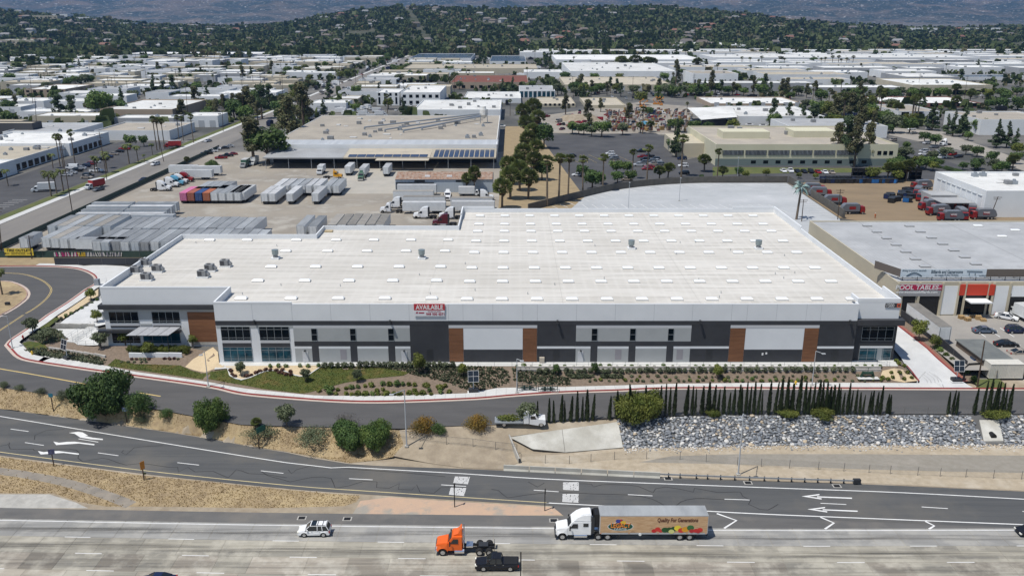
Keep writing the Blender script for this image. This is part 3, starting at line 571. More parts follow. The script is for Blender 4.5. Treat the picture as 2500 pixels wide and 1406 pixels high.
def bay_grey(px0, px1, wins, door, louver, mirror=False, lowdark=None):
    skin('grey_strip', fx(px0), fx(px1), Z3, Z2 - 0.003, m_pale, 0.05); skin('grey_panel', fx(px0), fx(px1), Z4, Z3 - 0.003, m_lgrey, 0.05)
    skin('charcoal_band', fx(px0), fx(px1), Z5, Z4 - 0.003, m_char, 0.055)
    edges = [fx(px0)]
    for wp in wins:
        x0, x1 = fx(wp) - 0.55, fx(wp) + 0.55; glazed(x0, x1, Z4 + 0.15, Z3 - 0.1, 1, (0, 0.5, 1), m_glass, proud=0.08)
        skin('charcoal_pier', x0 - 0.12, x1 + 0.12, 0, Z5 - 0.003, m_char, 0.055); edges += [x0 - 0.123, x1 + 0.123]
    edges.append(fx(px1))
    for i in range(0, len(edges), 2):
        skin('pale_strip', edges[i] + 0.01, edges[i + 1] - 0.01, Z6, Z5 - 0.003, m_wall, 0.05); skin('grey_panel', edges[i] + 0.01, edges[i + 1] - 0.01, 0, Z6 - 0.003, m_lgrey, 0.045)
    for dp in door:
        x = fx(dp); skin('door', x - 0.55, x + 0.55, 0.05, 2.3, m_pale, 0.1); d_ = skin('door_light', x - 0.12, x + 0.14, 2.42, 2.62, m_dark, 0.6)
    for lp in louver: skin('louver', fx(lp) - 0.62, fx(lp) + 0.62, 0.6, 2.7, M('louver_grey', (0.27, 0.26, 0.28), 0.7), 0.07)
bay_grey(711, 998, (762, 857.5, 951.5), (736, 982), (831,)); bay_grey(1408, 1692, (1453.5, 1548, 1642), (1420.5,), (1514, 1667))
def bay_dark(px0, px1, strip): 
    skin('charcoal_panel', fx(px0) + 0.01, fx(px1) - 0.01, Z5 if strip else 0, Z2 - 0.003, m_char, 0.05)
    if strip: skin('pale_strip', fx(px0) + 0.01, fx(px1) - 0.01, Z6, Z5 - 0.003, m_wall, 0.05); skin('charcoal_panel', fx(px0) + 0.01, fx(px1) - 0.01, 0, Z6 - 0.003, m_char, 0.045)
    x = (fx(px0) + fx(px1)) / 2; skin('louver', x - 0.62, x + 0.62, 0.6, 2.7, m_dark, 0.075)
for a in ((998, 1094, 0), (1312, 1408, 1), (1692, 1788, 1), (2006.6, 2098, 1)): bay_dark(*a)
def planks(x0, x1, z0, z1, Y=None):
    n = round((z1 - z0) / 0.3); d = (z1 - z0) / n
    for i in range(n): skin('wood_plank', x0, x1, z0 + i * d + 0.006, z0 + (i + 1) * d - 0.006, m_plank, 0.09, Y)
for a, b, c, d in ((1094, 1130, 1276.5, 1312), (1788, 1826, 1971, 2006.6)):
    planks(fx(a) + 0.03, fx(b) - 0.03, 0.1, Z3 - 0.01); planks(fx(c) + 0.03, fx(d) - 0.03, 0.1, Z3 - 0.01)
    skin('grey_strip', fx(a), fx(d), Z3, Z2 - 0.003, m_pale, 0.1); skin('charcoal_panel', fx(b) + 0.02, fx(c) - 0.02, 0, Z6 - 0.2, m_char, 0.05)
    skin('white_panel', fx(b) + 0.02, fx(c) - 0.02, Z6 - 0.19, Z3 - 0.01, m_wall, 0.07)
for p in (621, 952, 1361, 1709, 2075):
    x, z = fxz(p, 782); mb = MB().box(x - 0.16, YF - 0.75, z - 0.2, x + 0.16, YF - 0.05, z + 0.12).box(x - 0.22, YF - 0.9, z - 0.45, x + 0.22, YF - 0.5, z - 0.201); mb.build('wall_light', m_dark, wh)
skin('meter_cabinet', fxz(1317, 870)[0], fxz(1329, 870)[0], 0.05, 1.15, M('beige_box', (0.45, 0.4, 0.33)), 0.6)
for px, py in ((1862, 858), (1870, 868)): skin('wall_notice', fxz(px - 2, py)[0], fxz(px + 2, py)[0], 1.5 if px < 1866 else 1.7, 2.0 if px < 1866 else 2.1, m_white, 0.09)
# --- corner entrance
YE_ = YF + 1.0
skin('charcoal_panel', XE, XR, -0.02, Z1 + 0.05, m_char, 0.05, YE_); MB().box(XR - 0.02, YE_ - 0.05, -1.0, XR + 0.05, YE_ + 9, Z1).build('charcoal_return', m_char, wh)
MB().box(XE + 0.05, YE_ - 1.1, Z2 - 0.1, XR + 0.9, YE_ - 0.06, Z1 + 0.1).box(XR + 0.055, YE_ - 0.05, Z2 - 0.1, XR + 0.9, YE_ + 8, Z1 + 0.1).build('canopy', m_char, wh)
e0, e1 = V(2100, 815, YE_)[0] + 0.3, V(2181, 815, YE_)[0]
glazed(e0, e1, V(2140, 831, YE_)[1], V(2140, 797, YE_)[1], 4, (0, 0.18, 0.8, 1), m_glass, YE_, proud=0.07)
glazed(e0, e1, 0.05, V(2140, 850, YE_)[1], 4, (0, 0.18, 0.84, 1), m_gglass, YE_, proud=0.07); skin('pale_strip', e0, e1 + 0.2, V(2140, 849, YE_)[1], V(2140, 844.5, YE_)[1], m_wall, 0.09, YE_)
dx_ = V(2146, 865, YE_)[0]; skin('door', dx_ - 0.5, dx_ + 0.5, 0.05, 2.5, m_frame, 0.12, YE_)
# --- number sign and banner
s0, zt = V(2162, 740, YE_); s1, zb = V(2198, 750, YE_)
sg = thing('address_sign', 'charcoal sign reading 1500 with an orange square, high on the entrance corner', 'sign', (0, 0, 0))
MB().box(s0, YE_ - 0.14, zb, s1, YE_ - 0.055, zt).build('board', m_char, sg); text('1500', m_white, 1.0, (s0 + 0.95, YE_ - 0.15, (zt + zb) / 2), sg, width=1.45)
o0 = s1 - 0.75; MB().box(o0, YE_ - 0.16, zb + 0.02, s1 - 0.02, YE_ - 0.142, zt - 0.02).build('square', M('orange_red', (0.62, 0.1, 0.04)), sg); MB().box(o0 + 0.2, YE_ - 0.175, zb + 0.25, s1 - 0.2, YE_ - 0.162, zt - 0.25).build('emblem', m_char, sg)
b0, bt = fxz(1011, 742); b1, bb = fxz(1086, 771)
bn = thing('banner', 'red and white banner reading AVAILABLE with a phone number, on the parapet', 'banner', (0, 0, 0)); hz = bb + (bt - bb) * 0.5; m_bred = M('banner_red', (0.45, 0.03, 0.04), 0.6); m_bt = M('banner_text_red', (0.33, 0.02, 0.05), 0.6)
MB().box(b0, YF - 0.2, bb, b1, YF - 0.12, hz - 0.001).build('white_half', M('banner_white', (0.66, 0.67, 0.7), 0.6), bn); MB().box(b0 - 0.05, YF - 0.21, hz, b1 + 0.05, YF - 0.12, bt + 0.1).build('red_half', m_bred, bn)
cxb = (b0 + b1) / 2; text('AVAILABLE', m_white, 1.25, (cxb, YF - 0.225, hz + (bt - hz) * 0.52), bn, width=(b1 - b0) * 0.9, bold=0.03); text('RANDY ELLISON', m_bt, 0.34, (cxb + 0.95, YF - 0.215, bb + (hz - bb) * 0.8), bn, width=2.5)
text('949 930 4371', m_bt, 0.7, (cxb + 1.1, YF - 0.215, bb + (hz - bb) * 0.36), bn, width=3.5, bold=0.02)
lg = MB().face([(b0 + 0.25, YF - 0.215, bb + 0.55), (b0 + 0.75, YF - 0.215, bb + 0.55), (b0 + 0.55, YF - 0.215, bb + 1.05)]).box(b0 + 0.85, YF - 0.213, bb + 0.55, b0 + 1.9, YF - 0.202, bb + 0.8); lg.build('logo', m_bt, bn)
# --- set-back wing
w0 = lambda px, py: V(px, py, YW); wz = lambda py: V(400, py, YW)[1]; zq = lambda x, y: (0.27 * x, 600 + 0.27 * y)
def wx(x, y): return V(*zq(x, y), YW)[0]
def wzz(y): return V(*zq(1300, y), YW)[1]
MB().box(XL - 0.7, YW - 0.7, wzz(568), XM - 0.01, YW - 0.005, wzz(530)).box(XL - 0.7, YW + 0.0, wzz(568), XL - 0.01, YW + 12, wzz(530)).build('canopy', m_char, wh)
skin('grey_strip', XL + 0.05, XM - 0.06, wzz(595), wzz(569), m_lgrey, 0.05, YW)
for a, b in ((980, 1245), (1368, 1620)):
    glazed(wx(a, 592), wx(b, 592), wzz(697), wzz(593), 4, (0, 0.17, 0.95, 1), m_glass, YW); skin('spandrel', wx(a, 592), wx(b, 592), wzz(722), wzz(703), m_pale, 0.05, YW); skin('spandrel', wx(a, 592), wx(b, 592), wzz(740), wzz(722.5), m_char, 0.05, YW)
for px, wd in ((917, 60), (1245, 118), (1625, 65)): skin('grey_block', wx(px, 592) + 0.02, wx(px + wd, 592), wzz(665), wzz(597), m_lgrey, 0.045, YW)
skin('grey_block', wx(1252, 592), wx(1360, 592), wzz(725), wzz(705), m_lgrey, 0.045, YW)
glazed(wx(1010, 780), wx(1260, 780), 0.3, wzz(778), 4, (0, 0.18, 1), m_glass, YW); glazed(wx(1290, 780), wx(1625, 780), 0.3, wzz(778), 4, (0, 0.18, 1), m_gglass, YW)
MB().box(wx(905, 742), YW - 1.2, wzz(772), wx(1640, 742), YW - 0.06, wzz(750)).build('lower_canopy', m_dark, wh)
planks(wx(1690, 595) + 0.05, XM - 0.12, 0.5, wzz(597), YW); skin('concrete_base', wx(1690, 595), XM - 0.12, -0.1, 0.5, m_conc, 0.12, YW)
# metal sunshade over the entrance: four tilted panels with ribs
aw = link('sunshade', None, wh); ax0, ax1 = wx(1290, 800), wx(1665, 800)
for i in range(4):
    a = ax0 + (ax1 - ax0) * i / 4 + 0.06; b = ax0 + (ax1 - ax0) * (i + 1) / 4 - 0.06
    MB().face([(a, YW - 1.25, 4.25), (b, YW - 1.25, 4.25), (b - 1.1, YW - 5.0, 3.85), (a - 1.1, YW - 5.0, 3.85)]).face([(a, YW - 1.25, 4.18), (b, YW - 1.25, 4.18), (b - 1.1, YW - 5.0, 3.78), (a - 1.1, YW - 5.0, 3.78)]).build('shade_panel', M('shade_metal', (0.3, 0.31, 0.33), 0.5, (0.38, 0.39, 0.41), 2), aw)
mb = MB()
for i in range(5): a = ax0 + (ax1 - ax0) * i / 4; mb.tube((a, YW - 1.2, 4.2), (a - 1.1, YW - 5.05, 3.8), 0.05)
for a in (ax0 + 0.5, ax1 - 0.5): mb.tube((a - 1, YW - 4.7, -0.9), (a - 1, YW - 4.7, 3.9), 0.07)
mb.build('shade_frame', m_dark, aw)
# --- roof furniture
m_sky = M('skylight_dome', (0.82, 0.84, 0.85), 0.25, spec=0.5); m_curb = M('skylight_curb', (0.55, 0.55, 0.54), 0.7)
sk0 = MB().box(-1.2, -0.62, 0, 1.2, 0.62, 0.3).mesh('skylight', m_curb)
mb = MB(); n0 = len(mb.v)
for x, y, z in ((-1.15, -0.58, 0.302), (1.15, -0.58, 0.302), (1.15, 0.58, 0.302), (-1.15, 0.58, 0.302), (-0.95, -0.38, 0.5), (0.95, -0.38, 0.5), (0.95, 0.38, 0.5), (-0.95, 0.38, 0.5)): mb.v.append((x, y, z))
for q in ((0, 1, 5, 4), (1, 2, 6, 5), (2, 3, 7, 6), (3, 0, 4, 7), (4, 5, 6, 7)): mb.f.append(q); mb.m.append(0)
dome0 = mb.mesh('dome', m_sky)
def skylight(x, y, z=ZROOF, parent=roof):
    o = link('skylight', sk0, parent); o.location = (x, y, z); link('dome', dome0, o)
zk = ZROOF + 0.2
ROWS = [G(1250, y, zk)[1] for y in (527, 547.6, 565, 588.6, 616.6, 654, 687, 730)]
c0 = G(1140, 730, zk)[0]; c1 = G(2080, 730, zk)[0]
for j, y in enumerate(ROWS):
    for i in range(12): skylight(c0 + (c1 - c0) * i / 11, y)
LX = [G(px, 728, zk)[0] for px in (589, 711, 826, 940, 1054)]; LR = [G(1250, y, zk)[1] for y in (586, 613, 651, 685, 728)]
for y in LR:
    for x in LX: skylight(x, y)
for px in (512.6, 604): skylight(G(px, 586, zk)[0], LR[0])
m_hv = M('hvac_grey', (0.2, 0.205, 0.21), 0.6, (0.27, 0.275, 0.28), 1.5); m_coil = M('hvac_coil', (0.06, 0.06, 0.065), 0.6)
def hvac(px, py):
    x, y = G(px, py, ZROOF); o = link('rooftop_unit', None, wh); o.location = (x, y, ZROOF); o.rotation_euler = (0, 0, 0)
    MB().box(-1.3, -0.9, 0, 1.2, 0.9, 0.35).build('curb', m_white, o); MB().box(-1.1, -0.75, 0.352, 0.75, 0.75, 1.65).build('housing', m_hv, o, bevel=0.04)
    MB().box(-0.95, -0.79, 0.6, -0.1, -0.74, 1.5).build('coil', m_coil, o); MB().profile([(0.75, 0.45), (1.35, 0.5), (1.35, 0.8), (0.75, 1.35)], 0.5).build('hood', m_hv, o); MB().tube((-0.3, 0, 1.651), (-0.3, 0, 1.75), 0.45, n=14).build('fan', m_coil, o)
for x, y in ((348, 415), (290, 465), (433, 455), (360, 512), (790, 450), (742, 492), (893, 420)): hvac(230 + 0.36 * x, 500 + 0.36 * y)
def fan(px, py):
    x, y = G(px, py, ZROOF); o = link('exhaust_fan', None, wh); o.location = (x, y, ZROOF)
    MB().box(-0.9, -0.9, 0, 0.9, 0.9, 0.4).build('curb', m_white, o); MB().tube((0, 0, 0.4), (0, 0, 1.1), 0.62, 0.5, 10).build('fan_base', m_hv, o); MB().tube((0, 0, 1.1), (0, 0, 2.2), 0.72, 0.78, 12).build('stack', M('fan_steel', (0.26, 0.31, 0.32), 0.45, metal=0.5), o)
for px, py in ((673, 632), (1030, 632), (1541, 608), (1851, 608)): fan(px, py)
mb = MB()
for _ in range(26):
    x, y = rng.uniform(XL + 3, XR - 3), rng.uniform(YF + 3, YB1 - 3); mb.tube((x, y, ZROOF), (x, y, ZROOF + 0.5), 0.07)
mb.build('vent_pipes', m_steel, wh)['kind'] = 'stuff'
hx, hy = G(803, 566, ZROOF); MB().box(hx - 1.0, hy - 0.7, ZROOF, hx + 1.0, hy + 0.7, ZROOF + 0.35).build('roof_hatch', M('hatch', (0.45, 0.36, 0.22)), wh)
# ================================================================ plants: one model of each kind, then copies
def cloud(lobes, n, s, rg, shell_=0.4, v=None, f=None, up=0.25):
    v = [] if v is None else v; f = [] if f is None else f; wts = [l[3] * l[4] * l[5] for l in lobes]
    for _ in range(n):
        l = rg.choices(lobes, wts)[0]; d = Vector((rg.gauss(0, 1), rg.gauss(0, 1), rg.gauss(0, 1))).normalized(); r = rg.random() ** shell_ * rg.uniform(0.9, 1.08)
        p = Vector((l[0] + d.x * l[3] * r, l[1] + d.y * l[4] * r, l[2] + d.z * l[5] * r))
        nn = (d + Vector((rg.gauss(0, 0.6), rg.gauss(0, 0.6), rg.gauss(0, 0.6) + up))).normalized(); a = nn.orthogonal().normalized(); a.rotate(Matrix.Rotation(rg.uniform(0, 6.28), 3, nn)); b = nn.cross(a); k = s * rg.uniform(0.6, 1.35); k2 = k * rg.uniform(0.45, 0.8)
        i = len(v); v += [tuple(p - a * k), tuple(p + b * k2 + nn * k * 0.15), tuple(p + a * k), tuple(p - b * k2 - nn * k * 0.1)]; f.append((i, i + 1, i + 2, i + 3))
    return v, f
def mesh_vf(name, v, f, mat): me = bpy.data.meshes.new(name); me.from_pydata(v, [], f); me.materials.append(mat); return me
L_dark = Mleaf('leaf_dark', (0.0494, 0.0944, 0.0315), (0.1011, 0.1573, 0.0449)); L_mid = Mleaf('leaf_mid', (0.0706, 0.1249, 0.0363), (0.1411, 0.1975, 0.0524)); L_yel = Mleaf('leaf_yellow_green', (0.093, 0.124, 0.0248), (0.186, 0.2015, 0.0465)); L_olive = Mleaf('leaf_olive', (0.093, 0.1162, 0.062), (0.155, 0.1783, 0.1008))
L_euc = Mleaf('leaf_eucalyptus', (0.0893, 0.1042, 0.0484), (0.1582, 0.1451, 0.0744)); L_pine = Mleaf('leaf_pine', (0.0544, 0.0879, 0.0419), (0.1004, 0.1339, 0.0628)); L_cyp = Mleaf('leaf_cypress', (0.031, 0.0465, 0.0213), (0.0581, 0.0775, 0.0349)); L_palm = Mleaf('leaf_palm', (0.075, 0.105, 0.03), (0.15, 0.165, 0.055)); L_skirt = Mleaf('palm_skirt', (0.1725, 0.1323, 0.069), (0.1035, 0.0805, 0.046))
L_grey = Mleaf('leaf_grey', (0.1495, 0.138, 0.1265), (0.2185, 0.207, 0.1898)); L_orange = Mleaf('leaf_orange', (0.322, 0.184, 0.0345), (0.1495, 0.1265, 0.0287)); L_red = Mleaf('leaf_dark_red', (0.093, 0.0388, 0.031), (0.1395, 0.0775, 0.0543)); L_jun = Mleaf('leaf_juniper', (0.085, 0.105, 0.06), (0.145, 0.16, 0.095)); L_jac = Mleaf('jacaranda', (0.1955, 0.161, 0.253), (0.138, 0.1265, 0.1725))
PROTO = {}
def proto(kind, variant, h_, crown, trunk, mats):
    t = link('tree_model', None); PROTO[(kind, variant)] = (t, h_); 
    if trunk: link('trunk', trunk, t)
    for nm, me in crown: link(nm, me, t)
    for ch in [t] + KIDS.get(t.name, []): pass
    return t
def trunk_mesh(h_, r, limbs, rg, mat=None, lean=0.0):
    mb = MB(); mb.tube((0, 0, -0.4), (lean * 0.5, 0, h_ * 0.5), r * 1.25, r * 0.8, 7); mb.tube((lean * 0.5, 0, h_ * 0.5), (lean, 0, h_), r * 0.8, r * 0.45, 7)
    for (x, y, z) in limbs: s0 = rg.uniform(0.45, 0.8); mb.tube((lean * s0, 0, h_ * s0), (x, y, z), r * 0.45, r * 0.15, 5)
    return mb.mesh('trunk', mat or m_bark)
def make_round(var, n, s, mat, H=8.0, R_=3.6, seed=0):
    rg = random.Random(seed); lobes = [(0, 0, H * 0.62, R_ * 0.8, R_ * 0.8, H * 0.3)]
    for i in range(9): a = rg.uniform(0, 6.28); q = rg.uniform(0.45, 0.75) * R_; lobes.append((math.cos(a) * q, math.sin(a) * q, H * rg.uniform(0.42, 0.82), R_ * rg.uniform(0.3, 0.48), R_ * rg.uniform(0.3, 0.48), H * rg.uniform(0.12, 0.19)))
    v, f = cloud(lobes, n, s, rg); proto('round', var, H, [('crown', mesh_vf('crown', v, f, mat))], trunk_mesh(H * 0.55, 0.28, [(l[0], l[1], l[2]) for l in lobes[1:6]], rg), None)
for i, m_ in enumerate((L_dark, L_mid, L_mid, L_yel, L_olive)): make_round(i, 1300, 0.38, m_, seed=i + 1)
def make_euc(var, n, s, mat, seed):
    rg = random.Random(seed); H = 18; lobes = []
    for i in range(17): z = rg.uniform(0.32, 0.95); q = (1.15 - z) * 4.5 * rg.uniform(0.3, 1); a = rg.uniform(0, 6.28); lobes.append((math.cos(a) * q, math.sin(a) * q, H * z, rg.uniform(1.2, 2.1), rg.uniform(1.2, 2.1), rg.uniform(1.2, 2.2)))
    v, f = cloud(lobes, n, s, rg, 0.6); proto('euc', var, H, [('crown', mesh_vf('crown', v, f, mat))], trunk_mesh(H * 0.88, 0.4, [(l[0], l[1], l[2]) for l in lobes[:8]], rg), None)
for i, m_ in enumerate((L_euc, L_euc, L_pine)): make_euc(i, 2200, 0.45, m_, 20 + i)
def make_pine(var, seed):
    rg = random.Random(seed); H = 16; lobes = []
    for i in range(22): z = 0.14 + 0.84 * i / 22; q = (1 - z) * 3.9 * rg.uniform(0.35, 0.8); a = rg.uniform(0, 6.28); r = (1 - z) * 1.9 + 0.45; lobes.append((math.cos(a) * q, math.sin(a) * q, H * z, r, r, 0.9))
    v, f = cloud(lobes, 2200, 0.4, rg, 0.5); proto('pine', var, H, [('crown', mesh_vf('crown', v, f, L_pine))], trunk_mesh(H * 0.9, 0.3, [], rg), None)
for i in range(2): make_pine(i, 40 + i)
def make_cyp(var, seed):
    rg = random.Random(seed); H = 6.0; v = []; f = []; lean = rg.uniform(-0.2, 0.2)
    for _ in range(620):
        z = rg.random() ** 0.8; r = 0.5 * min(1, z * 7 + 0.25) * (1 - z ** 1.6) * rg.uniform(0.75, 1.05) + 0.03; a = rg.uniform(0, 6.28); p = Vector((math.cos(a) * r + lean * z, math.sin(a) * r, H * z)); d = Vector((math.cos(a) * 0.5, math.sin(a) * 0.5, 1)).normalized(); b = Vector((-math.sin(a), math.cos(a), rg.uniform(-0.4, 0.4))).normalized(); k = rg.uniform(0.1, 0.2)
        i = len(v); v += [tuple(p - b * k * 0.7), tuple(p + b * k * 0.7), tuple(p + d * k * 2.2)]; f.append((i, i + 1, i + 2))
    mb = MB(); n = 9
    for q in range(8):
        z0, z1 = q / 8, (q + 1) / 8; rr = lambda z: max(0.01, 0.42 * min(1, z * 7 + 0.3) * (1 - z ** 1.7)); mb.tube((lean * z0, 0, H * z0 * 0.97), (lean * z1, 0, H * z1 * 0.97), rr(z0), rr(z1), 7, caps=False)
    me = mesh_vf('crown', v + mb.v, f + [tuple(i + len(v) for i in q) for q in mb.f], L_cyp); proto('cypress', var, H, [('crown', me)], MB().tube((0, 0, -0.3), (0, 0, 0.5), 0.09).mesh('trunk', m_bark), None)
for i in range(3): make_cyp(i, 60 + i)
def make_fan(kind, var, H, nf, R_, skirt, seed):
    rg = random.Random(seed); v = []; f = []; top = Vector((rg.uniform(-0.5, 0.5), 0, H))
    def fan_leaf(base, d, L, w_, droop):
        side = d.cross(Vector((0, 0, 1))).normalized() if abs(d.z) < 0.98 else Vector((1, 0, 0)); e = base + d * L * 0.5; up = side.cross(d).normalized(); k = 7
        for q in range(k):
            a0 = -1.15 + 2.3 * q / k; a1 = -1.15 + 2.3 * (q + 0.62) / k
            p0 = e + (d * math.cos(a0) + side * math.sin(a0)) * w_ - Vector((0, 0, droop * w_ * abs(math.sin(a0)))); p1 = e + (d * math.cos(a1) + side * math.sin(a1)) * w_ - Vector((0, 0, droop * w_ * abs(math.sin(a1)))) + up * 0.06
            i = len(v); v.extend([tuple(e), tuple(p0), tuple(p1)]); f.append((i, i + 1, i + 2))
        i = len(v); v.extend([tuple(base), tuple(e + side * 0.04), tuple(e - side * 0.04)]); f.append((i, i + 1, i + 2))
    for _ in range(nf):
        a = rg.uniform(0, 6.28); el = rg.uniform(-0.5, 1.35); d = Vector((math.cos(a) * math.cos(el), math.sin(a) * math.cos(el), math.sin(el))); fan_leaf(top, d, R_ * rg.uniform(0.8, 1.1), R_ * 0.6, 0.5)
    green = mesh_vf('crown', v, f, L_palm); v2 = len(v); v, f = v[:0], f[:0]
    vv, ff = cloud([(top.x, 0, H - skirt * 0.55, R_ * 0.42, R_ * 0.42, skirt * 0.6)], int(120 + skirt * 30), 0.4, rg, 0.5, up=-0.3)
    mb = MB(); 
    for q in range(4): z0, z1 = H * q / 4, H * (q + 1) / 4; mb.tube((top.x * q / 4, 0, z0 - (0.3 if q == 0 else 0)), (top.x * (q + 1) / 4, 0, z1), 0.3 - 0.02 * q, 0.28 - 0.02 * q, 7)
    proto(kind, var, H + R_ * 0.8, [('crown', green), ('dead_fronds', mesh_vf('dead_fronds', vv, ff, L_skirt))], mb.mesh('trunk', m_palmbark), None)
for i in range(2): make_fan('fanpalm', i, 16, 46, 1.9, 1.6, 80 + i); make_fan('shortpalm', i, 6, 90, 2.4, 2.2, 90 + i)
def make_feather(var, H, seed):
    rg = random.Random(seed); v = []; f = []; lean = rg.uniform(-0.4, 0.4); top = Vector((lean, 0, H))
    for q in range(20):
        a = rg.uniform(0, 6.28); el0 = rg.uniform(0.1, 1.3); L_ = rg.uniform(2.2, 2.9); p = top.copy(); dirh = Vector((math.cos(a), math.sin(a), 0)); side = Vector((-math.sin(a), math.cos(a), 0)); el = el0
        for k in range(6):
            d = dirh * math.cos(el) + Vector((0, 0, 1)) * math.sin(el); p2 = p + d * L_ / 6; w_ = 0.42 * (1 - abs(k - 2.2) / 5)
            for sg_ in (-1, 1): i = len(v); v += [tuple(p), tuple(p2), tuple(p2 + side * sg_ * w_ - Vector((0, 0, w_ * 0.7)) + d * 0.1), tuple(p + side * sg_ * w_ * 1.05 - Vector((0, 0, w_ * 0.7)) + d * 0.1)]; f.append((i, i + 1, i + 2, i + 3))
            p = p2; el -= 0.42
    mb = MB(); mb.tube((0, 0, -0.3), (lean * 0.5, 0, H / 2), 0.24, 0.2, 7); mb.tube((lean * 0.5, 0, H / 2), tuple(top), 0.2, 0.17, 7)
    proto('feather', var, H + 1.2, [('crown', mesh_vf('crown', v, f, L_palm))], mb.mesh('trunk', m_palmbark), None)
for i in range(2): make_feather(i, 8, 100 + i)
def make_bush(var, n, s, mat, seed, W=5.0, H=4.0, mat2=None):
    rg = random.Random(seed); lobes = []
    lobes.append((0, 0, H * 0.42, W * 0.62, W * 0.5, H * 0.42))
    for i in range(22): a = rg.uniform(0, 6.28); q = rg.uniform(0.2, 0.66) * W; lobes.append((math.cos(a) * q, math.sin(a) * q * 0.7, H * rg.uniform(0.18, 0.74) * (1.1 - 0.4 * q / W), W * rg.uniform(0.2, 0.34), W * rg.uniform(0.2, 0.3), H * rg.uniform(0.16, 0.28)))
    v, f = cloud(lobes, n, s, rg, 0.3); tm_ = MB()
    for l in lobes[:9]: tm_.tube((l[0] * 0.1, l[1] * 0.1, -0.3), (l[0], l[1], l[2]), 0.1, 0.03, 5)
    proto('bush', var, H, [('foliage', mesh_vf('foliage', v, f, mat))], tm_.mesh('stems', m_bark), None); KIDS[PROTO[('bush', var)][0].name][0].name = 'stems'
make_bush(0, 15000, 0.15, L_dark, 1); make_bush(1, 12000, 0.14, L_mid, 2); make_bush(2, 3500, 0.13, L_orange, 3); make_bush(3, 1200, 0.12, L_grey, 4); make_bush(4, 6000, 0.17, L_yel, 5); make_bush(5, 3000, 0.13, L_olive, 6); make_bush(6, 3000, 0.15, L_dark, 7)
USED = set()
def tree(kind, var, base, height, label, cat='tree', name=None, group=None, wx_=1.0, rz=None):
    src, h_ = PROTO[(kind, var)]
    o = src if (kind, var) not in USED else copy_tree(src)
    USED.add((kind, var)); o.name = name or {'round': 'broadleaf_tree', 'euc': 'eucalyptus_tree', 'pine': 'pine_tree', 'cypress': 'cypress_tree', 'fanpalm': 'fan_palm', 'shortpalm': 'fan_palm', 'feather': 'feather_palm', 'bush': 'bush'}[kind]
    if o is src and src.name in KIDS: pass
    k = height / h_; o.location = base; o.scale = (k * wx_, k * wx_, k); o.rotation_euler = (0, 0, rng.uniform(0, 6.28) if rz is None else rz); return tag(o, label, cat, group)
_ct = copy_tree
def copy_tree(o, parent=None):                                     # children are looked up by object, names may have changed since
    c = o.copy(); COL.link(c); c.parent = parent
    for ch in CH.get(o.as_pointer(), []): copy_tree(ch, c)
    return c
CH = {}
for nm, ks in KIDS.items():
    if nm in bpy.data.objects: CH.setdefault(bpy.data.objects[nm].as_pointer(), []).extend(ks)
_link = link
def link(name, data, parent=None):
    o = _link(name, data, parent)
    if parent is not None: CH.setdefault(parent.as_pointer(), []).append(o)
    return o
def tpx(kind, var, px, py, ptop, label, **k):                      # base pixel, top pixel
    b = T(px, py); z = V(px, ptop, b.y)[1]; return tree(kind, var, (b.x, b.y, b.z - 0.05), max(0.5, z - b.z), label, **k)
# --- bushes and trees on the bank
tpx('bush', 0, 262, 1004, 893, 'big dark green bush on the dry bank beside the frontage road', cat='bush', wx_=0.6, rz=0.3); tpx('bush', 6, 345, 1010, 945, 'low dark bush spreading from the big bush on the bank', cat='bush', wx_=0.6, rz=1.0)
tpx('bush', 1, 520, 1048, 962, 'rounded green bush standing alone on the dry bank', cat='bush', wx_=0.46, rz=0.8)
tpx('bush', 0, 850, 1086, 1022, 'wide dark bush, left half of the clump on the bank', cat='bush', wx_=0.68, rz=2.0); tpx('bush', 1, 920, 1090, 1018, 'green bush, right half of the clump on the bank', cat='bush', wx_=0.55, rz=1.2); tpx('bush', 3, 848, 1042, 998, 'bare grey shrub behind the wide dark bush', cat='shrub', wx_=0.75)
tpx('bush', 2, 1030, 1060, 1012, 'orange and green shrub beside the leaning lamp post', cat='shrub', wx_=0.7); tpx('bush', 6, 1072, 1058, 1027, 'small dark bush between two orange shrubs', cat='bush', wx_=0.7); tpx('bush', 2, 1162, 1050, 1006, 'orange shrub near the white utility truck', cat='shrub', wx_=0.75)
tpx('round', 4, 700, 1040, 986, 'olive-leaved tree behind the fence on the bank', wx_=1.0); tpx('round', 4, 1285, 1034, 981, 'olive tree shading the white utility truck', wx_=1.05)
tpx('shortpalm', 0, 628, 1052, 1022, 'young fan palm beside the green guide sign', cat='palm', wx_=1.3); tpx('bush', 6, 408, 1018, 992, 'small dark shrub right of the big bush', cat='shrub', wx_=0.8); tpx('bush', 5, 345, 1030, 1010, 'low olive shrub near the ramp sign', cat='shrub'); tpx('bush', 5, 770, 1070, 1045, 'low grey-green scrub along the fence', cat='shrub', wx_=2.2); tpx('bush', 5, 640, 1062, 1040, 'grey-green scrub at the foot of the fence', cat='shrub', wx_=2.0)
for px, py, pt in ((10, 945, 928), (48, 952, 936), (100, 962, 944), (155, 975, 950)): tpx('bush', 5, px, py, pt, 'scrubby brown-green shrub along the edge of the frontage road', cat='shrub', wx_=0.85, group='scrub along the frontage road')
tpx('bush', 4, 1535, 1022, 950, 'dense yellow-green bush among the cypresses', cat='bush', wx_=0.7); tpx('bush', 4, 1585, 1020, 940, 'tall yellow-green bush among the cypresses', cat='bush', wx_=0.55)
for px, pt, wv in ((1738, 992, 1.0), (1920, 992, 1.4), (2003, 985, 1.1), (2435, 994, 1.8)): tpx('bush', 4, px, 1014, pt, 'low yellow-green bush at the foot of the cypresses', cat='bush', wx_=wv, group='low bushes at the cypress row')
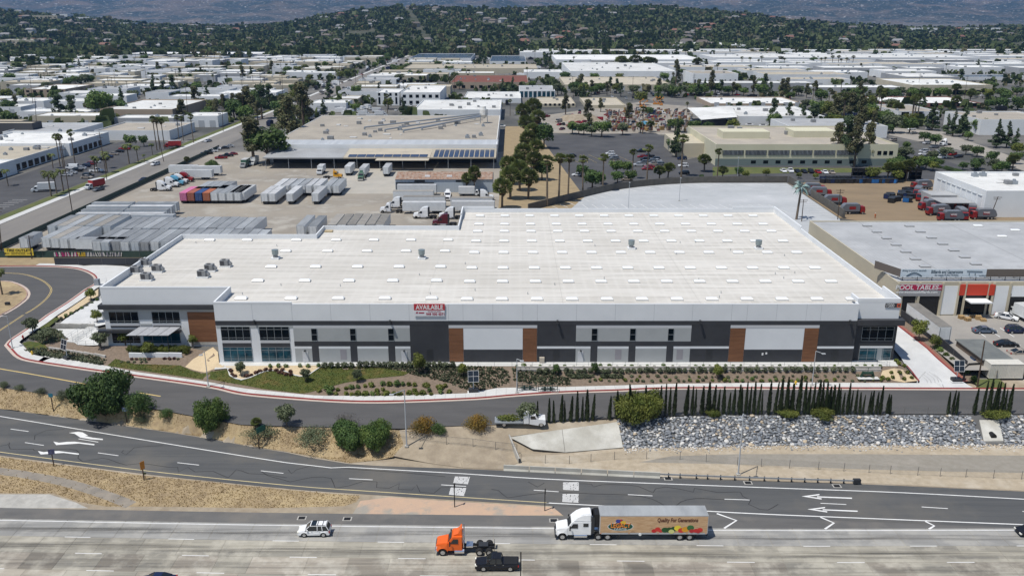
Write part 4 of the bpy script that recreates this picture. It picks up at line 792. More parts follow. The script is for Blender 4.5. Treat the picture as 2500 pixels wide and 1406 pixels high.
tpx('feather', 0, 355, 1170, 1152, 'spiky green plant at the foot of the orange sign', cat='plant', wx_=0.9)
# --- cypress row
CYPR = [(1200 + 0.28 * x, 900 + 0.28 * t, 900 + 0.28 * b) for x, t, b in [(400, 285, 475), (500, 250, 472), (543, 278, 470), (605, 233, 466), (640, 283, 464), (687, 243, 462), (745, 200, 460), (790, 245, 458), (833, 195, 455), (880, 222, 452), (1025, 240, 445), (1090, 205, 440), (1225, 148, 425), (1335, 150, 425), (1465, 150, 415), (1512, 140, 413), (1548, 165, 412), (1590, 130, 411), (1690, 145, 408), (1745, 155, 408), (1775, 180, 406), (1830, 155, 405), (1885, 120, 404), (1930, 150, 403), (1970, 180, 402), (2020, 160, 401), (2065, 210, 400), (2105, 175, 400)]]
CYPR += [(1800 + 0.28 * x, 880 + 0.28 * t, 1012) for x, t in [(15, 215), (35, 240), (70, 190), (100, 230), (140, 185), (175, 210), (210, 265), (270, 190), (320, 190), (370, 155), (425, 150), (470, 200), (525, 140), (580, 190), (610, 230), (650, 190), (690, 180), (735, 180), (765, 190), (785, 230), (825, 215), (860, 205), (885, 250), (915, 280), (955, 200), (985, 265), (1025, 255), (1065, 280), (1090, 300), (1140, 270), (1165, 265), (1205, 275), (1240, 225), (1300, 295), (1325, 300), (1835, 275), (1870, 260), (1905, 275), (2060, 240), (2130, 180), (2180, 165), (2220, 190), (2250, 190), (2290, 200), (2320, 260), (2360, 210)]]
for i, (px, pt, pb) in enumerate(CYPR): tpx('cypress', i % 3, px, pb, pt, 'slim dark cypress in the row along the frontage road', cat='tree', group='cypress row above the riprap', wx_=rng.uniform(0.55, 0.95)).rotation_euler.x = rng.gauss(0, 0.035)
# --- clipped and loose shrubs in the planting bed
SH = {}
def shrub_mesh(key, mat, n, s, lobes, seed): v, f = cloud(lobes, n, s, random.Random(seed), 0.3); SH[key] = mesh_vf('shrub', v, f, mat)
ball_ = [(0, 0, 0.42, 0.5, 0.5, 0.42), (0.15, 0.1, 0.5, 0.4, 0.35, 0.36)]
shrub_mesh('dark', L_jun, 170, 0.13, ball_, 1); shrub_mesh('green', L_mid, 150, 0.13, ball_, 2); shrub_mesh('yellow', L_yel, 150, 0.16, [(0, 0, 0.3, 0.5, 0.5, 0.35)], 3); shrub_mesh('olive', L_olive, 110, 0.12, [(0, 0, 0.25, 0.42, 0.42, 0.3)], 4); shrub_mesh('red', L_red, 130, 0.13, [(0, 0, 0.28, 0.5, 0.42, 0.3)], 5)
def shrub(kind, px, py, s, label, group):
    p = T(px, py); o = link('shrub', SH[kind]); o.location = p; o.scale = (s * rng.uniform(0.85, 1.2), s * rng.uniform(0.85, 1.2), s * rng.uniform(0.85, 1.15)); o.rotation_euler = (0, 0, rng.uniform(0, 6.28)); tag(o, label, 'shrub', group)
z2p = lambda x, y: (500 + 0.256 * x, 700 + 0.256 * y); z1p = lambda x, y: (0.27 * x, 600 + 0.27 * y)
for x in (1140, 1210, 1270, 1335, 1395, 1475, 1545, 1600, 1655, 1710, 1775, 1835, 1890, 1950, 2040, 2125, 2190, 2245, 2295, 2360): shrub('dark', *z2p(x, 768), 1.35, 'round dark shrub in the row along the front walk', 'round shrubs along the front walk')
for x, y in ((345, 982), (400, 992), (440, 1002), (475, 1008), (510, 1016), (545, 1018), (585, 1020), (620, 1026), (670, 1034), (705, 1040), (745, 1048), (785, 1055), (828, 1062), (868, 1070), (910, 1077)): shrub('dark', *z1p(x, y), 1.2, 'clipped grey-green shrub beside the corner sidewalk', 'clipped shrubs at the street corner')
for x, y in ((250, 808), (265, 845), (285, 858), (400, 860), (440, 852), (490, 830), (530, 812), (580, 801), (625, 801), (680, 802), (710, 824), (740, 830), (772, 842), (738, 800), (815, 816), (820, 846)): shrub('red', *z2p(x, y), 1.0, 'dark red low shrub in the pale gravel bed', 'dark red shrubs in the gravel bed')
for x in (625, 705, 775, 910, 985, 1085): shrub('green', *z2p(x, 768), 0.95, 'green rosette plant at the back of the gravel bed', 'green plants in the gravel bed')
px = 1262
while px < 2150: shrub(rng.choice(['olive', 'green']), px, 897, rng.uniform(0.7, 1.0), 'small shrub on the upper terrace below the front walk', 'upper terrace shrubs'); px += rng.uniform(15, 24)
px = 1318
while px < 2085: shrub('dark', px, 911 - (px - 1318) * 0.0065, rng.uniform(1.05, 1.35), 'round dark shrub in the row below the terrace wall', 'round shrubs below the terrace wall'); px += rng.uniform(13, 19)
for py, k, sp in ((921, 'olive', 22), (930, 'green', 16)):
    px = 1400 if py < 925 else 1440
    while px < 2150: shrub(rng.choice([k, 'yellow', 'olive']), px, py + rng.uniform(-2, 2), rng.uniform(0.6, 0.95), 'small scattered shrub on the mulch slope, %s row' % ('upper' if py < 925 else 'lower'), 'scattered shrubs on the mulch slope'); px += rng.uniform(0.7, 1.5) * sp
for x, y in [(1090, 1000), (1160, 985), (1210, 985), (1270, 990), (1350, 975), (1400, 970), (1460, 965), (1530, 955), (1590, 950), (1700, 940), (1760, 940), (1830, 945), (1890, 940), (1945, 940), (2000, 945), (2110, 950), (2240, 975), (2290, 955), (1350, 1030), (1400, 1035), (1460, 1035), (1530, 1035), (1600, 1035), (1650, 1030), (1725, 1030), (1800, 1030), (1860, 1035), (1950, 1030), (2020, 1035), (2080, 1030), (1640, 1000), (1700, 985), (2140, 1000), (2000, 1005), (2250, 1020), (2330, 1010), (2160, 1035), (1250, 1025), (1190, 1020)]: shrub(rng.choice(['yellow', 'yellow', 'green']), *z2p(x, y), rng.uniform(0.8, 1.4), 'yellow-green grassy clump on the bank behind the sidewalk', 'grassy clumps behind the sidewalk')
for i in range(13):
    t = i / 12; p = dk[int(t * (len(dk) - 26))]; q = offset_line(dk, -2.0)[int(t * (len(dk) - 26))]; o = link('shrub', SH['green']); o.location = (q.x, q.y, h(q.x, q.y) + 0.1); o.scale = (1.5, 1.5, 1.3); tag(o, 'rounded green shrub in the hedge beside the driveway', 'shrub', 'shrubs beside the driveway')
for x, y in ((1190, 1030), (1235, 1030), (1270, 1030), (1305, 1030), (1345, 1030), (1490, 1025), (1535, 1028), (1575, 1025), (1610, 1030), (1100, 1055), (1160, 1055), (1215, 1055), (1280, 1055), (1320, 1055)): shrub(rng.choice(['olive', 'red']), *z1p(x, y), 0.8, 'low shrub in front of the white planter wall', 'low shrubs before the planter wall')
for x, y in ((2100, 850), (2150, 860), (2195, 845), (2300, 858), (2370, 850), (2180, 800), (2260, 800), (2330, 800), (2230, 690), (2250, 715), (2300, 740)): shrub('yellow', 1600 + 0.264 * x, 700 + 0.264 * y, 0.9, 'tan ornamental grass near the driveway corner', 'ornamental grasses at the driveway corner')
def jun(name, px, n, lab, sd): tufts(name, TX(px), n, 0.16, 0.3, L_jun, lab, 'ground cover', sd, 3, 0.6)
jun('juniper_cover', [(935, 900), (1000, 884), (1100, 892), (1230, 900), (1245, 912), (1242, 935), (1195, 950), (1150, 955), (1120, 945), (1080, 930), (1010, 918), (985, 905)], 1500, 'spreading dark juniper ground cover behind the solar trailer', 11)
jun('juniper_cover', [(1250, 900), (1330, 905), (1395, 925), (1390, 940), (1310, 940), (1255, 930)], 550, 'juniper ground cover behind the green pipe cages', 12); jun('juniper_cover', [(1380, 915), (1440, 915), (1445, 924), (1395, 925)], 260, 'patch of juniper below the round shrubs', 13); jun('juniper_cover', [(1465, 916), (1520, 916), (1522, 925), (1470, 924)], 220, 'small patch of juniper on the mulch slope', 14)
jun('hedge_cover', [(60, 858), (90, 866), (250, 892), (262, 882), (240, 870), (130, 852), (80, 850)], 500, 'green ground cover in the street corner bed', 15); jun('hedge_cover', [(70, 826), (110, 800), (150, 808), (160, 830), (110, 842)], 500, 'green ground cover under the corner trees', 16)
for x, y, t in ((345, 850, 705), (965, 905, 770), (1455, 910, 775), (2045, 825, 620), (2460, 860, 720)): q = z2p(x, y); tpx('round', 4 if x < 2000 else 3, q[0], q[1], 700 + 0.256 * t, 'young staked tree on the lawn slope before the warehouse', wx_=0.75, group='young trees before the warehouse')
for x, y, t in ((1400, 845, 720), (1765, 840, 705)): tpx('round', 0, 1000 + 0.256 * x, 700 + 0.256 * y, 700 + 0.256 * t, 'young dark tree among the round shrubs', wx_=0.6, group='young dark trees')
tpx('round', 3, 1752, 925, 888, 'young yellow-green tree on the mulch slope', wx_=0.75)
for x, y, t, lab in ((300, 790, 640, 'grey-green tree at the street corner nearest the road'), (425, 870, 740, 'spreading grey-green tree in the corner bed'), (880, 690, 570, 'small tree in a round bed beside the wing'), (915, 920, 770, 'olive tree at the foot of the entrance steps'), (1745, 900, 800, 'small tree before the wood panel'), (1135, 890, 760, 'light green tree before the wing windows'), (825, 490, 375, 'small tree in the verge left of the wing'), (1350, 1000, 860, 'young tree before the planter wall')):
    q = z1p(x, y); tpx('round', 4 if 'grey' in lab or 'olive' in lab else 3, q[0], q[1], 600 + 0.27 * t, lab, wx_=1.25 if 'spread' in lab else 1.0)
for i, x in enumerate(range(1190, 1690, 55)): q = z1p(x, 965); tpx('bush', 4, q[0], q[1], 600 + 0.27 * 885, 'leafy green hedge bush above the white planter wall', cat='bush', group='hedge above the planter wall', wx_=0.6)
tpx('feather', 1, 6, 720, 652, 'feather palm at the tip of the dry traffic island', cat='palm', wx_=1.2); tpx('round', 3, 2242, 832, 776, 'young tree in the hedge, upper end of the driveway', wx_=0.8); tpx('round', 3, 2281, 852, 815, 'young tree in the hedge, halfway down the driveway', wx_=0.9)
for i in range(14): q = (75 + i * 12.5, 800 - i * 6.8); shrub(rng.choice(['olive', 'green', 'dark']), q[0] + 62, q[1] - 12, 0.9, 'small shrub in the verge strip beside the road', 'verge strip shrubs')
# ================================================================ riprap
def rock(seed, sub=2):
    rg = random.Random(seed); bm = bmesh.new(); bmesh.ops.create_icosphere(bm, subdivisions=sub, radius=0.5); ax = [Vector((rg.gauss(0, 1), rg.gauss(0, 1), rg.gauss(0, 1))).normalized() for _ in range(7)]
    for v in bm.verts:
        for a in ax:
            d = v.co.dot(a); lim = 0.33
            if d > lim: v.co -= a * (d - lim) * 0.85
        v.co.z *= 0.75
    me = bpy.data.meshes.new('stone'); bm.to_mesh(me); bm.free(); return me
m_st = [M('stone_blue_grey', (0.23, 0.25, 0.277), 0.85, (0.149, 0.162, 0.182), 2.5), M('stone_grey', (0.338, 0.351, 0.365), 0.85, (0.243, 0.25, 0.263), 2.5), M('stone_pale', (0.621, 0.608, 0.581), 0.85, (0.486, 0.479, 0.459), 2), M('stone_tan', (0.486, 0.392, 0.27), 0.85, (0.378, 0.324, 0.257), 2), M('stone_slate', (0.142, 0.155, 0.176), 0.85, (0.216, 0.23, 0.243), 2)]
WT = [32, 32, 14, 5, 15]
rip = thing('riprap_bank', 'bank of loose grey riprap stones above the ditch road', 'stone bank', (0, 0, 0))
drape('bank_soil', TX([(1508, 1024), (1760, 1012), (2560, 1012), (2560, 1088), (1900, 1088), (1530, 1096)]), 0.0, M('riprap_soil', (0.1, 0.1, 0.1), 0.95), 1.6, parent=rip)
rocks = [[rock(i * 7 + k, 2) for k in range(1)][0] for i in range(6)]; RM = {}
def rock_m(i, m_):
    if (i, m_) not in RM: c = rocks[i].copy(); c.materials.append(m_st[m_]); RM[(i, m_)] = c
    return RM[(i, m_)]
xl = lambda t: lerp(G(1508, 1022, ZS)[0], G(1526, 1095, ZF)[0], t); xr_ = G(2560, 1030, ZS)[0]
px0, px1 = G(2388, 1026, ZS)[0], G(2452, 1082, ZF)[0]
spots = []; cell = {}
for _ in range(14000):
    t = rng.random(); x = rng.uniform(xl(1 - t), xr_); y = lerp(YC(x) - 0.3, YB(x) - 0.5, t); s_ = rng.uniform(0.32, 0.82) * (1.0 if t > 0.25 else 1.1)
    if px0 - 0.2 < x < px1 + 0.2: continue
    k = (int(x / 0.8), int(y / 0.55)); 
    if any(abs(x - a) < 0.33 * (s_ + b) and abs(y - c) < 0.21 * (s_ + b) for kk in ((k[0] + i, k[1] + j) for i in (-1, 0, 1) for j in (-1, 0, 1)) for a, c, b in cell.get(kk, ())): continue
    cell.setdefault(k, []).append((x, y, s_)); spots.append((x, y, s_))
spots.sort(key=lambda q: -q[2]); rv = []; rf = []; rmi = []
lowrocks = [rock(50 + i, 1) for i in range(5)]
lv = [([tuple(v.co) for v in m_.vertices], [tuple(p.vertices) for p in m_.polygons]) for m_ in lowrocks]
def add_rock(x, y, z, s_, mi):
    vs, fs = rng.choice(lv); a = rng.uniform(0, 6.28); ca, sa = math.cos(a), math.sin(a); b = len(rv); tx = rng.uniform(-0.5, 0.5); kx_, kz_ = s_ * rng.uniform(0.8, 1.35), s_ * rng.uniform(0.7, 1.1)
    rv.extend([(x + (p[0] * ca - p[1] * sa) * kx_, y + (p[0] * sa + p[1] * ca) * s_, z + (p[2] + p[0] * tx) * kz_) for p in vs]); rf.extend([tuple(i + b for i in q) for q in fs]); rmi.extend([mi] * len(fs))
for i, (x, y, s_) in enumerate(spots):
    mi = rng.choices(range(5), WT)[0]; z = h(x, y) + s_ * 0.2
    if i < 300:
        o = link('stone', rock_m(rng.randrange(6), mi), rip); o.location = (x, y, z); o.scale = (s_ * rng.uniform(0.9, 1.4), s_ * rng.uniform(0.8, 1.1), s_ * rng.uniform(0.8, 1.1)); o.rotation_euler = (rng.uniform(-0.4, 0.4), rng.uniform(-0.4, 0.4), rng.uniform(0, 6.28))
    else: add_rock(x, y, z, s_ * 1.1, mi)
for _ in range(1500):
    x = rng.uniform(xl(0) + 0.5, xr_); y = YC(x) - abs(rng.gauss(0, 0.9)) - 0.1; s_ = rng.uniform(0.12, 0.4); add_rock(x, y, ZF + s_ * 0.2, s_, rng.choices(range(5), [4, 8, 34, 26, 2])[0])
me = bpy.data.meshes.new('small_stones'); me.from_pydata(rv, [], rf)
for m_ in m_st: me.materials.append(m_)
me.polygons.foreach_set('material_index', rmi); link('small_stones', me, rip)['kind'] = 'stuff'
# concrete spillway, outlet headwall
m_spill = M('spillway_concrete', (0.44, 0.43, 0.385), 0.9, (0.35, 0.335, 0.295), 0.35, col3=(0.53, 0.52, 0.48), scale3=0.2, detail=7)
spw = thing('spillway', 'pale concrete spillway apron on the bank left of the riprap', 'spillway', (0, 0, 0))
for a, b in (((1244, 1068, 1300, 1097), (1372, 1049, 1379, 1105)), ((1372.8, 1049, 1379.8, 1105), (1509, 1030, 1521, 1093))):
    q = [T(a[0], a[1]), T(b[0], b[1]), T(b[2], b[3]), T(a[2], a[3])]; drape('apron_slab', q, 0.1, m_spill, 1.6, parent=spw)
w0_, w1_ = T(1243, 1064), T(1268, 1131); mb = MB(); d = (w1_ - w0_).normalized(); n_ = Vector((-d.y, d.x, 0)) * 0.12
mb.face([w0_ + n_ + Vector((0, 0, 0.3)), w0_ - n_ + Vector((0, 0, 0.3)), w1_ - n_ + Vector((0, 0, 0.9)), w1_ + n_ + Vector((0, 0, 0.9))])
for s_ in (n_, -n_): mb.face([w0_ + s_ - Vector((0, 0, 0.5)), w1_ + s_ - Vector((0, 0, 0.5)), w1_ + s_ + Vector((0, 0, 0.9)), w0_ + s_ + Vector((0, 0, 0.3))])
mb.build('side_wall', m_conc, spw)
hw = thing('outlet_headwall', 'white concrete headwall with a round pipe mouth in the riprap', 'headwall', (0, 0, 0))
q = [T(2390, 1030), T(2437, 1030), T(2449, 1081), T(2401, 1082)]; drape('slab', q, 0.42, m_spill, 1.6, parent=hw)
for a, b in ((q[0], q[3]), (q[1], q[2]), (q[3], q[2]), (q[0], q[1])): MB().face([a - Vector((0, 0, 0.3)), b - Vector((0, 0, 0.3)), b + Vector((0, 0, 0.42)), a + Vector((0, 0, 0.42))]).build('slab_edge', m_conc, hw)
pp = T(2421, 1066); MB().tube(pp + Vector((0, -0.65, 0.35)), pp + Vector((0, 0.4, 0.35)), 0.48, n=16).build('pipe_mouth', m_black, hw)
# ================================================================ vehicles: front towards -X, wheels on z = 0
WHEEL = {}
def wheel_me(r, w_, part):
    k = (r, w_, part)
    if k not in WHEEL:
        mb = MB()
        if part == 'tyre':
            n = 16; prof = [(r * 0.62, -w_ / 2), (r * 0.94, -w_ / 2), (r, -w_ * 0.32), (r, w_ * 0.32), (r * 0.94, w_ / 2), (r * 0.62, w_ / 2)]
            for i in range(n):
                a0, a1 = 2 * math.pi * i / n, 2 * math.pi * (i + 1) / n
                for j in range(len(prof)):
                    (r0, y0), (r1, y1) = prof[j], prof[(j + 1) % len(prof)]; mb.face([(r0 * math.cos(a0), y0, r0 * math.sin(a0)), (r1 * math.cos(a0), y1, r1 * math.sin(a0)), (r1 * math.cos(a1), y1, r1 * math.sin(a1)), (r0 * math.cos(a1), y0, r0 * math.sin(a1))])
        else: mb.tube((0, -w_ * 0.42, 0), (0, w_ * 0.42, 0), r * 0.62, n=12).tube((0, -w_ * 0.5, 0), (0, w_ * 0.5, 0), r * 0.2, n=8)
        WHEEL[k] = mb.mesh(part, m_tyre if part == 'tyre' else m_rim)
    return WHEEL[k]
def wheel(root, x, y, r, w_, rims=True):
    o = link('wheel', wheel_me(r, w_, 'tyre'), root); o.location = (x, y, r)
    if rims: link('rim', wheel_me(r, w_, 'rim'), o)
def arch(cx, r, n=7): return [(cx + r * math.cos(math.pi * i / n), 0.32 + r * math.sin(math.pi * i / n) * 0.95) for i in range(n + 1)]
SPEC = {  # lower outline (front to back along the top), glasshouse, roof, wheel x, wheel r, half width
    'sedan': ([(-2.4, 0.3), (-2.42, 0.55), (-2.28, 0.7), (-1.2, 0.93), (1.45, 1.0), (2.25, 0.97), (2.38, 0.8), (2.38, 0.3)], [(-1.25, 0.94), (-0.42, 1.42), (0.75, 1.44), (1.75, 1.0)], (-0.4, 0.8), (-1.45, 1.4), 0.33, 0.91),
    'suv': ([(-2.25, 0.35), (-2.27, 0.75), (-2.1, 0.9), (-1.15, 1.05), (2.1, 1.1), (2.2, 0.9), (2.22, 0.35)], [(-1.2, 1.06), (-0.55, 1.68), (1.75, 1.7), (2.12, 1.1)], (-0.55, 1.8), (-1.32, 1.35), 0.37, 0.91),
    'pickup': ([(-2.85, 0.42), (-2.87, 0.85), (-2.7, 1.0), (-1.3, 1.15), (0.75, 1.18), (0.76, 1.12), (2.85, 1.12), (2.87, 0.42)], [(-1.35, 1.16), (-0.7, 1.8), (0.55, 1.82), (0.74, 1.18)], (-0.7, 0.58), (-1.75, 1.75), 0.4, 0.97),
    'van': ([(-2.7, 0.4), (-2.72, 0.9), (-2.5, 1.15), (-1.95, 1.3), (2.7, 1.35), (2.72, 0.4)], [(-2.0, 1.3), (-1.45, 2.2), (2.65, 2.25), (2.7, 1.34)], (-1.45, 2.68), (-1.75, 1.6), 0.36, 0.98)}
VP = {}
def car_proto(kind, col, detail):
    low, gh, roof_, wx2, wr, hw = SPEC[kind]; paint = P(col, 0.25); t = link(kind, None)
    bottom = [(low[-1][0] - 0.1, 0.3)] + arch(wx2[1], wr + 0.06) + arch(wx2[0], wr + 0.06) + [(low[0][0] + 0.1, 0.3)]
    wf = lambda x, z: hw * (1.0 if z < 0.8 else 0.96) * (1 - 0.1 * max(0, (abs(x) / abs(low[0][0]) - 0.75)) * 3)
    MB().profile(low + bottom, wf).build('body', paint, t, bevel=0.05 if detail else 0.0)
    zb, zt = gh[0][1], max(z for _, z in gh); gw = lambda x, z: hw * lerp(0.93, 0.74, (z - zb) / (zt - zb))
    MB().profile([(gh[0][0], zb - 0.03)] + gh + [(gh[-1][0], zb - 0.03)], gw).build('windows', m_carglass, t)
    x0, x1 = roof_; mb = MB(); mb.profile([(x0, zt - 0.05), (x0 + 0.12, zt + 0.025), (x1 - 0.12, zt + 0.025), (x1, zt - 0.05)], hw * 0.755)
    if kind == 'van': mb.profile([(-0.9, zb), (-0.9, zt - 0.03), (2.6, zt - 0.03), (2.68, zb)], lambda x, z: gw(x, z) + 0.015)
    for sy in (-1, 1):
        pl = [(gh[0], gh[1]), (gh[3], gh[2])] + ([] if kind == 'van' else [(((gh[1][0] + gh[2][0]) / 2 - 0.05, zb), ((gh[1][0] + gh[2][0]) / 2 - 0.05, zt))])
        if kind == 'suv': pl.append(((1.25, zb), (1.15, zt)))
        for (ax_, az), (bx_, bz) in pl: mb.tube((ax_, sy * gw(ax_, az) * 1.005, az), (bx_, sy * gw(bx_, bz) * 1.005, bz), 0.055, n=5)
    mb.build('roof', paint, t)
    if kind == 'pickup': MB().box(0.95, -hw * 0.8, 1.0, 2.7, hw * 0.8, 1.13).build('bed', m_black, t)
    for x in wx2:
        for sy in (-1, 1): wheel(t, x, sy * (hw - 0.12), wr, 0.24, detail)
    if detail:
        f = low[0][0]; b = low[-1][0]; zh = low[2][1] - 0.1
        for sy in (-1, 1):
            MB().box(f - 0.02, sy * hw * 0.72 - 0.2, zh - 0.12, f + 0.25, sy * hw * 0.72 + 0.2, zh + 0.06).build('headlight', m_light, t); MB().box(b - 0.12, sy * hw * 0.8 - 0.12, 0.65, b + 0.02, sy * hw * 0.8 + 0.12, 0.95).build('taillight', m_red, t)
            MB().box(gh[0][0] + 0.25, sy * (hw + 0.02) - 0.09, zb - 0.02, gh[0][0] + 0.45, sy * (hw + 0.02) + 0.09, zb + 0.14).build('mirror', paint, t)
            for hx_ in ((-0.3, 0.75) if kind != 'van' else (-0.9,)): MB().box(hx_, sy * hw - 0.02, zb - 0.16, hx_ + 0.16, sy * hw + 0.02, zb - 0.12).build('door_handle', m_chrome, t)
        MB().box(f - 0.03, -hw * 0.5, 0.42, f + 0.1, hw * 0.5, 0.62).build('grille', m_black, t)
        if kind == 'suv':
            mb = MB().box(-0.35, -0.62, zt + 0.03, 0.35, 0.62, zt + 0.04); mb.build('sunroof', m_carglass, t)
            mb = MB()
            for sy in (-1, 1): mb.tube((-0.3, sy * 0.62, zt + 0.08), (1.6, sy * 0.62, zt + 0.08), 0.03, n=5)
            for x in (0.55, 1.25): mb.tube((x, -0.62, zt + 0.09), (x, 0.62, zt + 0.09), 0.03, n=5)
            mb.build('roof_rack', m_black, t)
    return t
def vehicle(key, make, base, rz, label, cat, group=None, name=None):
    if key not in VP: VP[key] = make(); o = VP[key]
    else: o = copy_tree(VP[key])
    if name: o.name = name
    o.location = base; o.rotation_euler = (0, 0, rz); return tag(o, label, cat, group)
CNAME = {'white': (0.72, 0.73, 0.74), 'silver': (0.42, 0.43, 0.45), 'grey': (0.14, 0.15, 0.16), 'black': (0.012, 0.012, 0.015), 'red': (0.25, 0.015, 0.015), 'blue': (0.03, 0.06, 0.18), 'navy': (0.012, 0.02, 0.06), 'tan': (0.32, 0.28, 0.24), 'maroon': (0.09, 0.012, 0.02), 'steel': (0.10, 0.13, 0.18), 'teal': (0.12, 0.35, 0.5)}
def car(kind, colr, base, rz, where, detail=False, group=None, label=None):
    return vehicle((kind, colr, detail), lambda: car_proto(kind, CNAME[colr], detail), base, rz, label or '%s %s %s' % (colr, {'sedan': 'sedan', 'suv': 'sport utility car', 'pickup': 'pickup truck', 'van': 'van'}[kind], where), {'sedan': 'car', 'suv': 'car', 'pickup': 'pickup', 'van': 'van'}[kind], group, {'suv': 'sport_utility_car', 'sedan': 'sedan_car', 'pickup': 'pickup_truck', 'van': 'van'}[kind])
def cpx(kind, colr, px, py, rz, where, **k):
    p = T(px, py); return car(kind, colr, p, rz, where, **k)
# --- trucks and trailers
def tractor_proto(col, sleeper, detail, mat_=None):
    paint = P(col, 0.25); t = link('truck_tractor', None); W = 1.22; ce = -0.55 if not sleeper else 0.75          # cab rear x; front axle at x=-3.2
    hood = [(-4.1, 0.75), (-4.12, 1.5), (-3.95, 1.72), (-2.45, 2.0), (-2.4, 0.9)] + [(x, z + 0.25) for x, z in arch(-3.2, 0.6)]
    MB().profile(hood, lambda x, z: W * (0.82 if x < -3.9 else 0.9 if z > 1.5 else 0.98)).build('hood', paint, t, bevel=0.08 if detail else 0)
    cab = [(-2.45, 0.85), (-2.45, 1.98), (-1.95, 2.75), (-1.8, 2.9), (ce, 2.95), (ce, 0.85)]
    MB().profile(cab, lambda x, z: W * (0.98 if z < 2 else 0.9)).build('cab', paint, t, bevel=0.06 if detail else 0)
    if sleeper:
        MB().profile([(-1.85, 2.9), (-1.2, 3.55), (-0.4, 3.9), (ce, 3.95), (ce, 2.9)], lambda x, z: W * (0.9 if z < 3.2 else 0.78)).build('roof_fairing', paint, t, bevel=0.1 if detail else 0)
        [MB().box(ce, sy * W * 0.88 - 0.02, 1.0, ce + 0.45, sy * W * 0.88 + 0.02, 3.6).build('side_fairing', m_dark, t) for sy in (-1, 1)]
    else:
        MB().profile([(-1.75, 2.96), (-1.1, 3.25), (-0.75, 3.85), (-0.62, 3.85), (-0.62, 2.96)], lambda x, z: W * (0.62 if z < 3.4 else 0.5)).build('roof_deflector', paint, t)
    MB().face([(-2.44, -W * 0.8, 2.05), (-2.44, W * 0.8, 2.05), (-1.99, W * 0.72, 2.7), (-1.99, -W * 0.72, 2.7)]).build('windshield', m_carglass, t).location = (-0.03, 0, 0.02)
    for sy in (-1, 1):
        y = sy * (W * 0.985 + 0.012); MB().face([(-2.2, y, 1.95), (-1.1, y, 1.95), (-1.1, y * 0.95, 2.6), (-1.75, y * 0.95, 2.6)]).build('side_window', m_carglass, t)
        if sleeper and detail: MB().box(-0.35, y * 0.93 - 0.04, 2.15, 0.35, y * 0.93 + 0.04, 2.65).build('sleeper_window', m_carglass, t)
        MB().tube((-2.2, sy * (W + 0.28), 1.75), (-2.2, sy * (W + 0.28), 2.45), 0.09, n=6).tube((-2.2, sy * W, 2.1), (-2.2, sy * (W + 0.28), 2.1), 0.03, n=4).build('mirror', m_black, t)
        MB().tube((-1.6, sy * 0.95, 0.68), (0.2 if sleeper else -0.3, sy * 0.95, 0.68), 0.32, n=12).build('fuel_tank', m_chrome, t)
        if detail: MB().box(-4.05, sy * 0.85 - 0.2, 1.05, -3.8, sy * 0.85 + 0.22, 1.4).build('headlight', m_light, t); MB().tube((ce + 0.15, sy * 0.9, 1.2), (ce + 0.15, sy * 0.9, 3.7), 0.08, n=8).build('exhaust_stack', m_chrome, t)
        wheel(t, -3.2, sy * 1.02, 0.5, 0.3, detail)
        for x in (1.75, 3.05): wheel(t, x, sy * 0.92, 0.5, 0.6, detail)
    MB().box(-4.25, -1.15, 0.4, -3.95, 1.15, 0.85).build('bumper', m_chrome if not sleeper else m_dark, t, bevel=0.04); MB().box(-4.14, -0.6, 0.95, -4.05, 0.6, 1.6).build('grille', m_dark, t)
    MB().box(-2.3, -0.45, 0.62, 3.8, -0.25, 0.92).box(-2.3, 0.25, 0.62, 3.8, 0.45, 0.92).box(1.5, -1.1, 0.5, 1.6, 1.1, 0.6).box(2.9, -1.1, 0.45, 3.0, 1.1, 0.55).build('chassis', m_black, t)
    MB().box(1.6, -0.5, 0.95, 2.9, 0.5, 1.12).build('fifth_wheel', m_dark, t)
    if detail: MB().box(ce + 0.5, -0.6, 0.95, ce + 1.4, 0.6, 1.15).build('deck_plate', m_chrome, t); MB().box(3.7, -1.15, 0.5, 3.75, -0.5, 1.1).box(3.7, 0.5, 0.5, 3.75, 1.15, 1.1).build('mud_flap', m_black, t)
    return t
m_troof = {'grey': M('trailer_roof_grey', (0.3, 0.315, 0.325), 0.55, (0.21, 0.22, 0.23), 0.35, rnd=0.28, stretch=(1, 0.3, 1)), 'white': M('trailer_roof_white', (0.5, 0.51, 0.52), 0.6, (0.38, 0.385, 0.39), 0.4, rnd=0.15), 'dark': M('trailer_roof_weathered', (0.26, 0.245, 0.22), 0.8, (0.2, 0.19, 0.175), 0.5, rnd=0.3)}
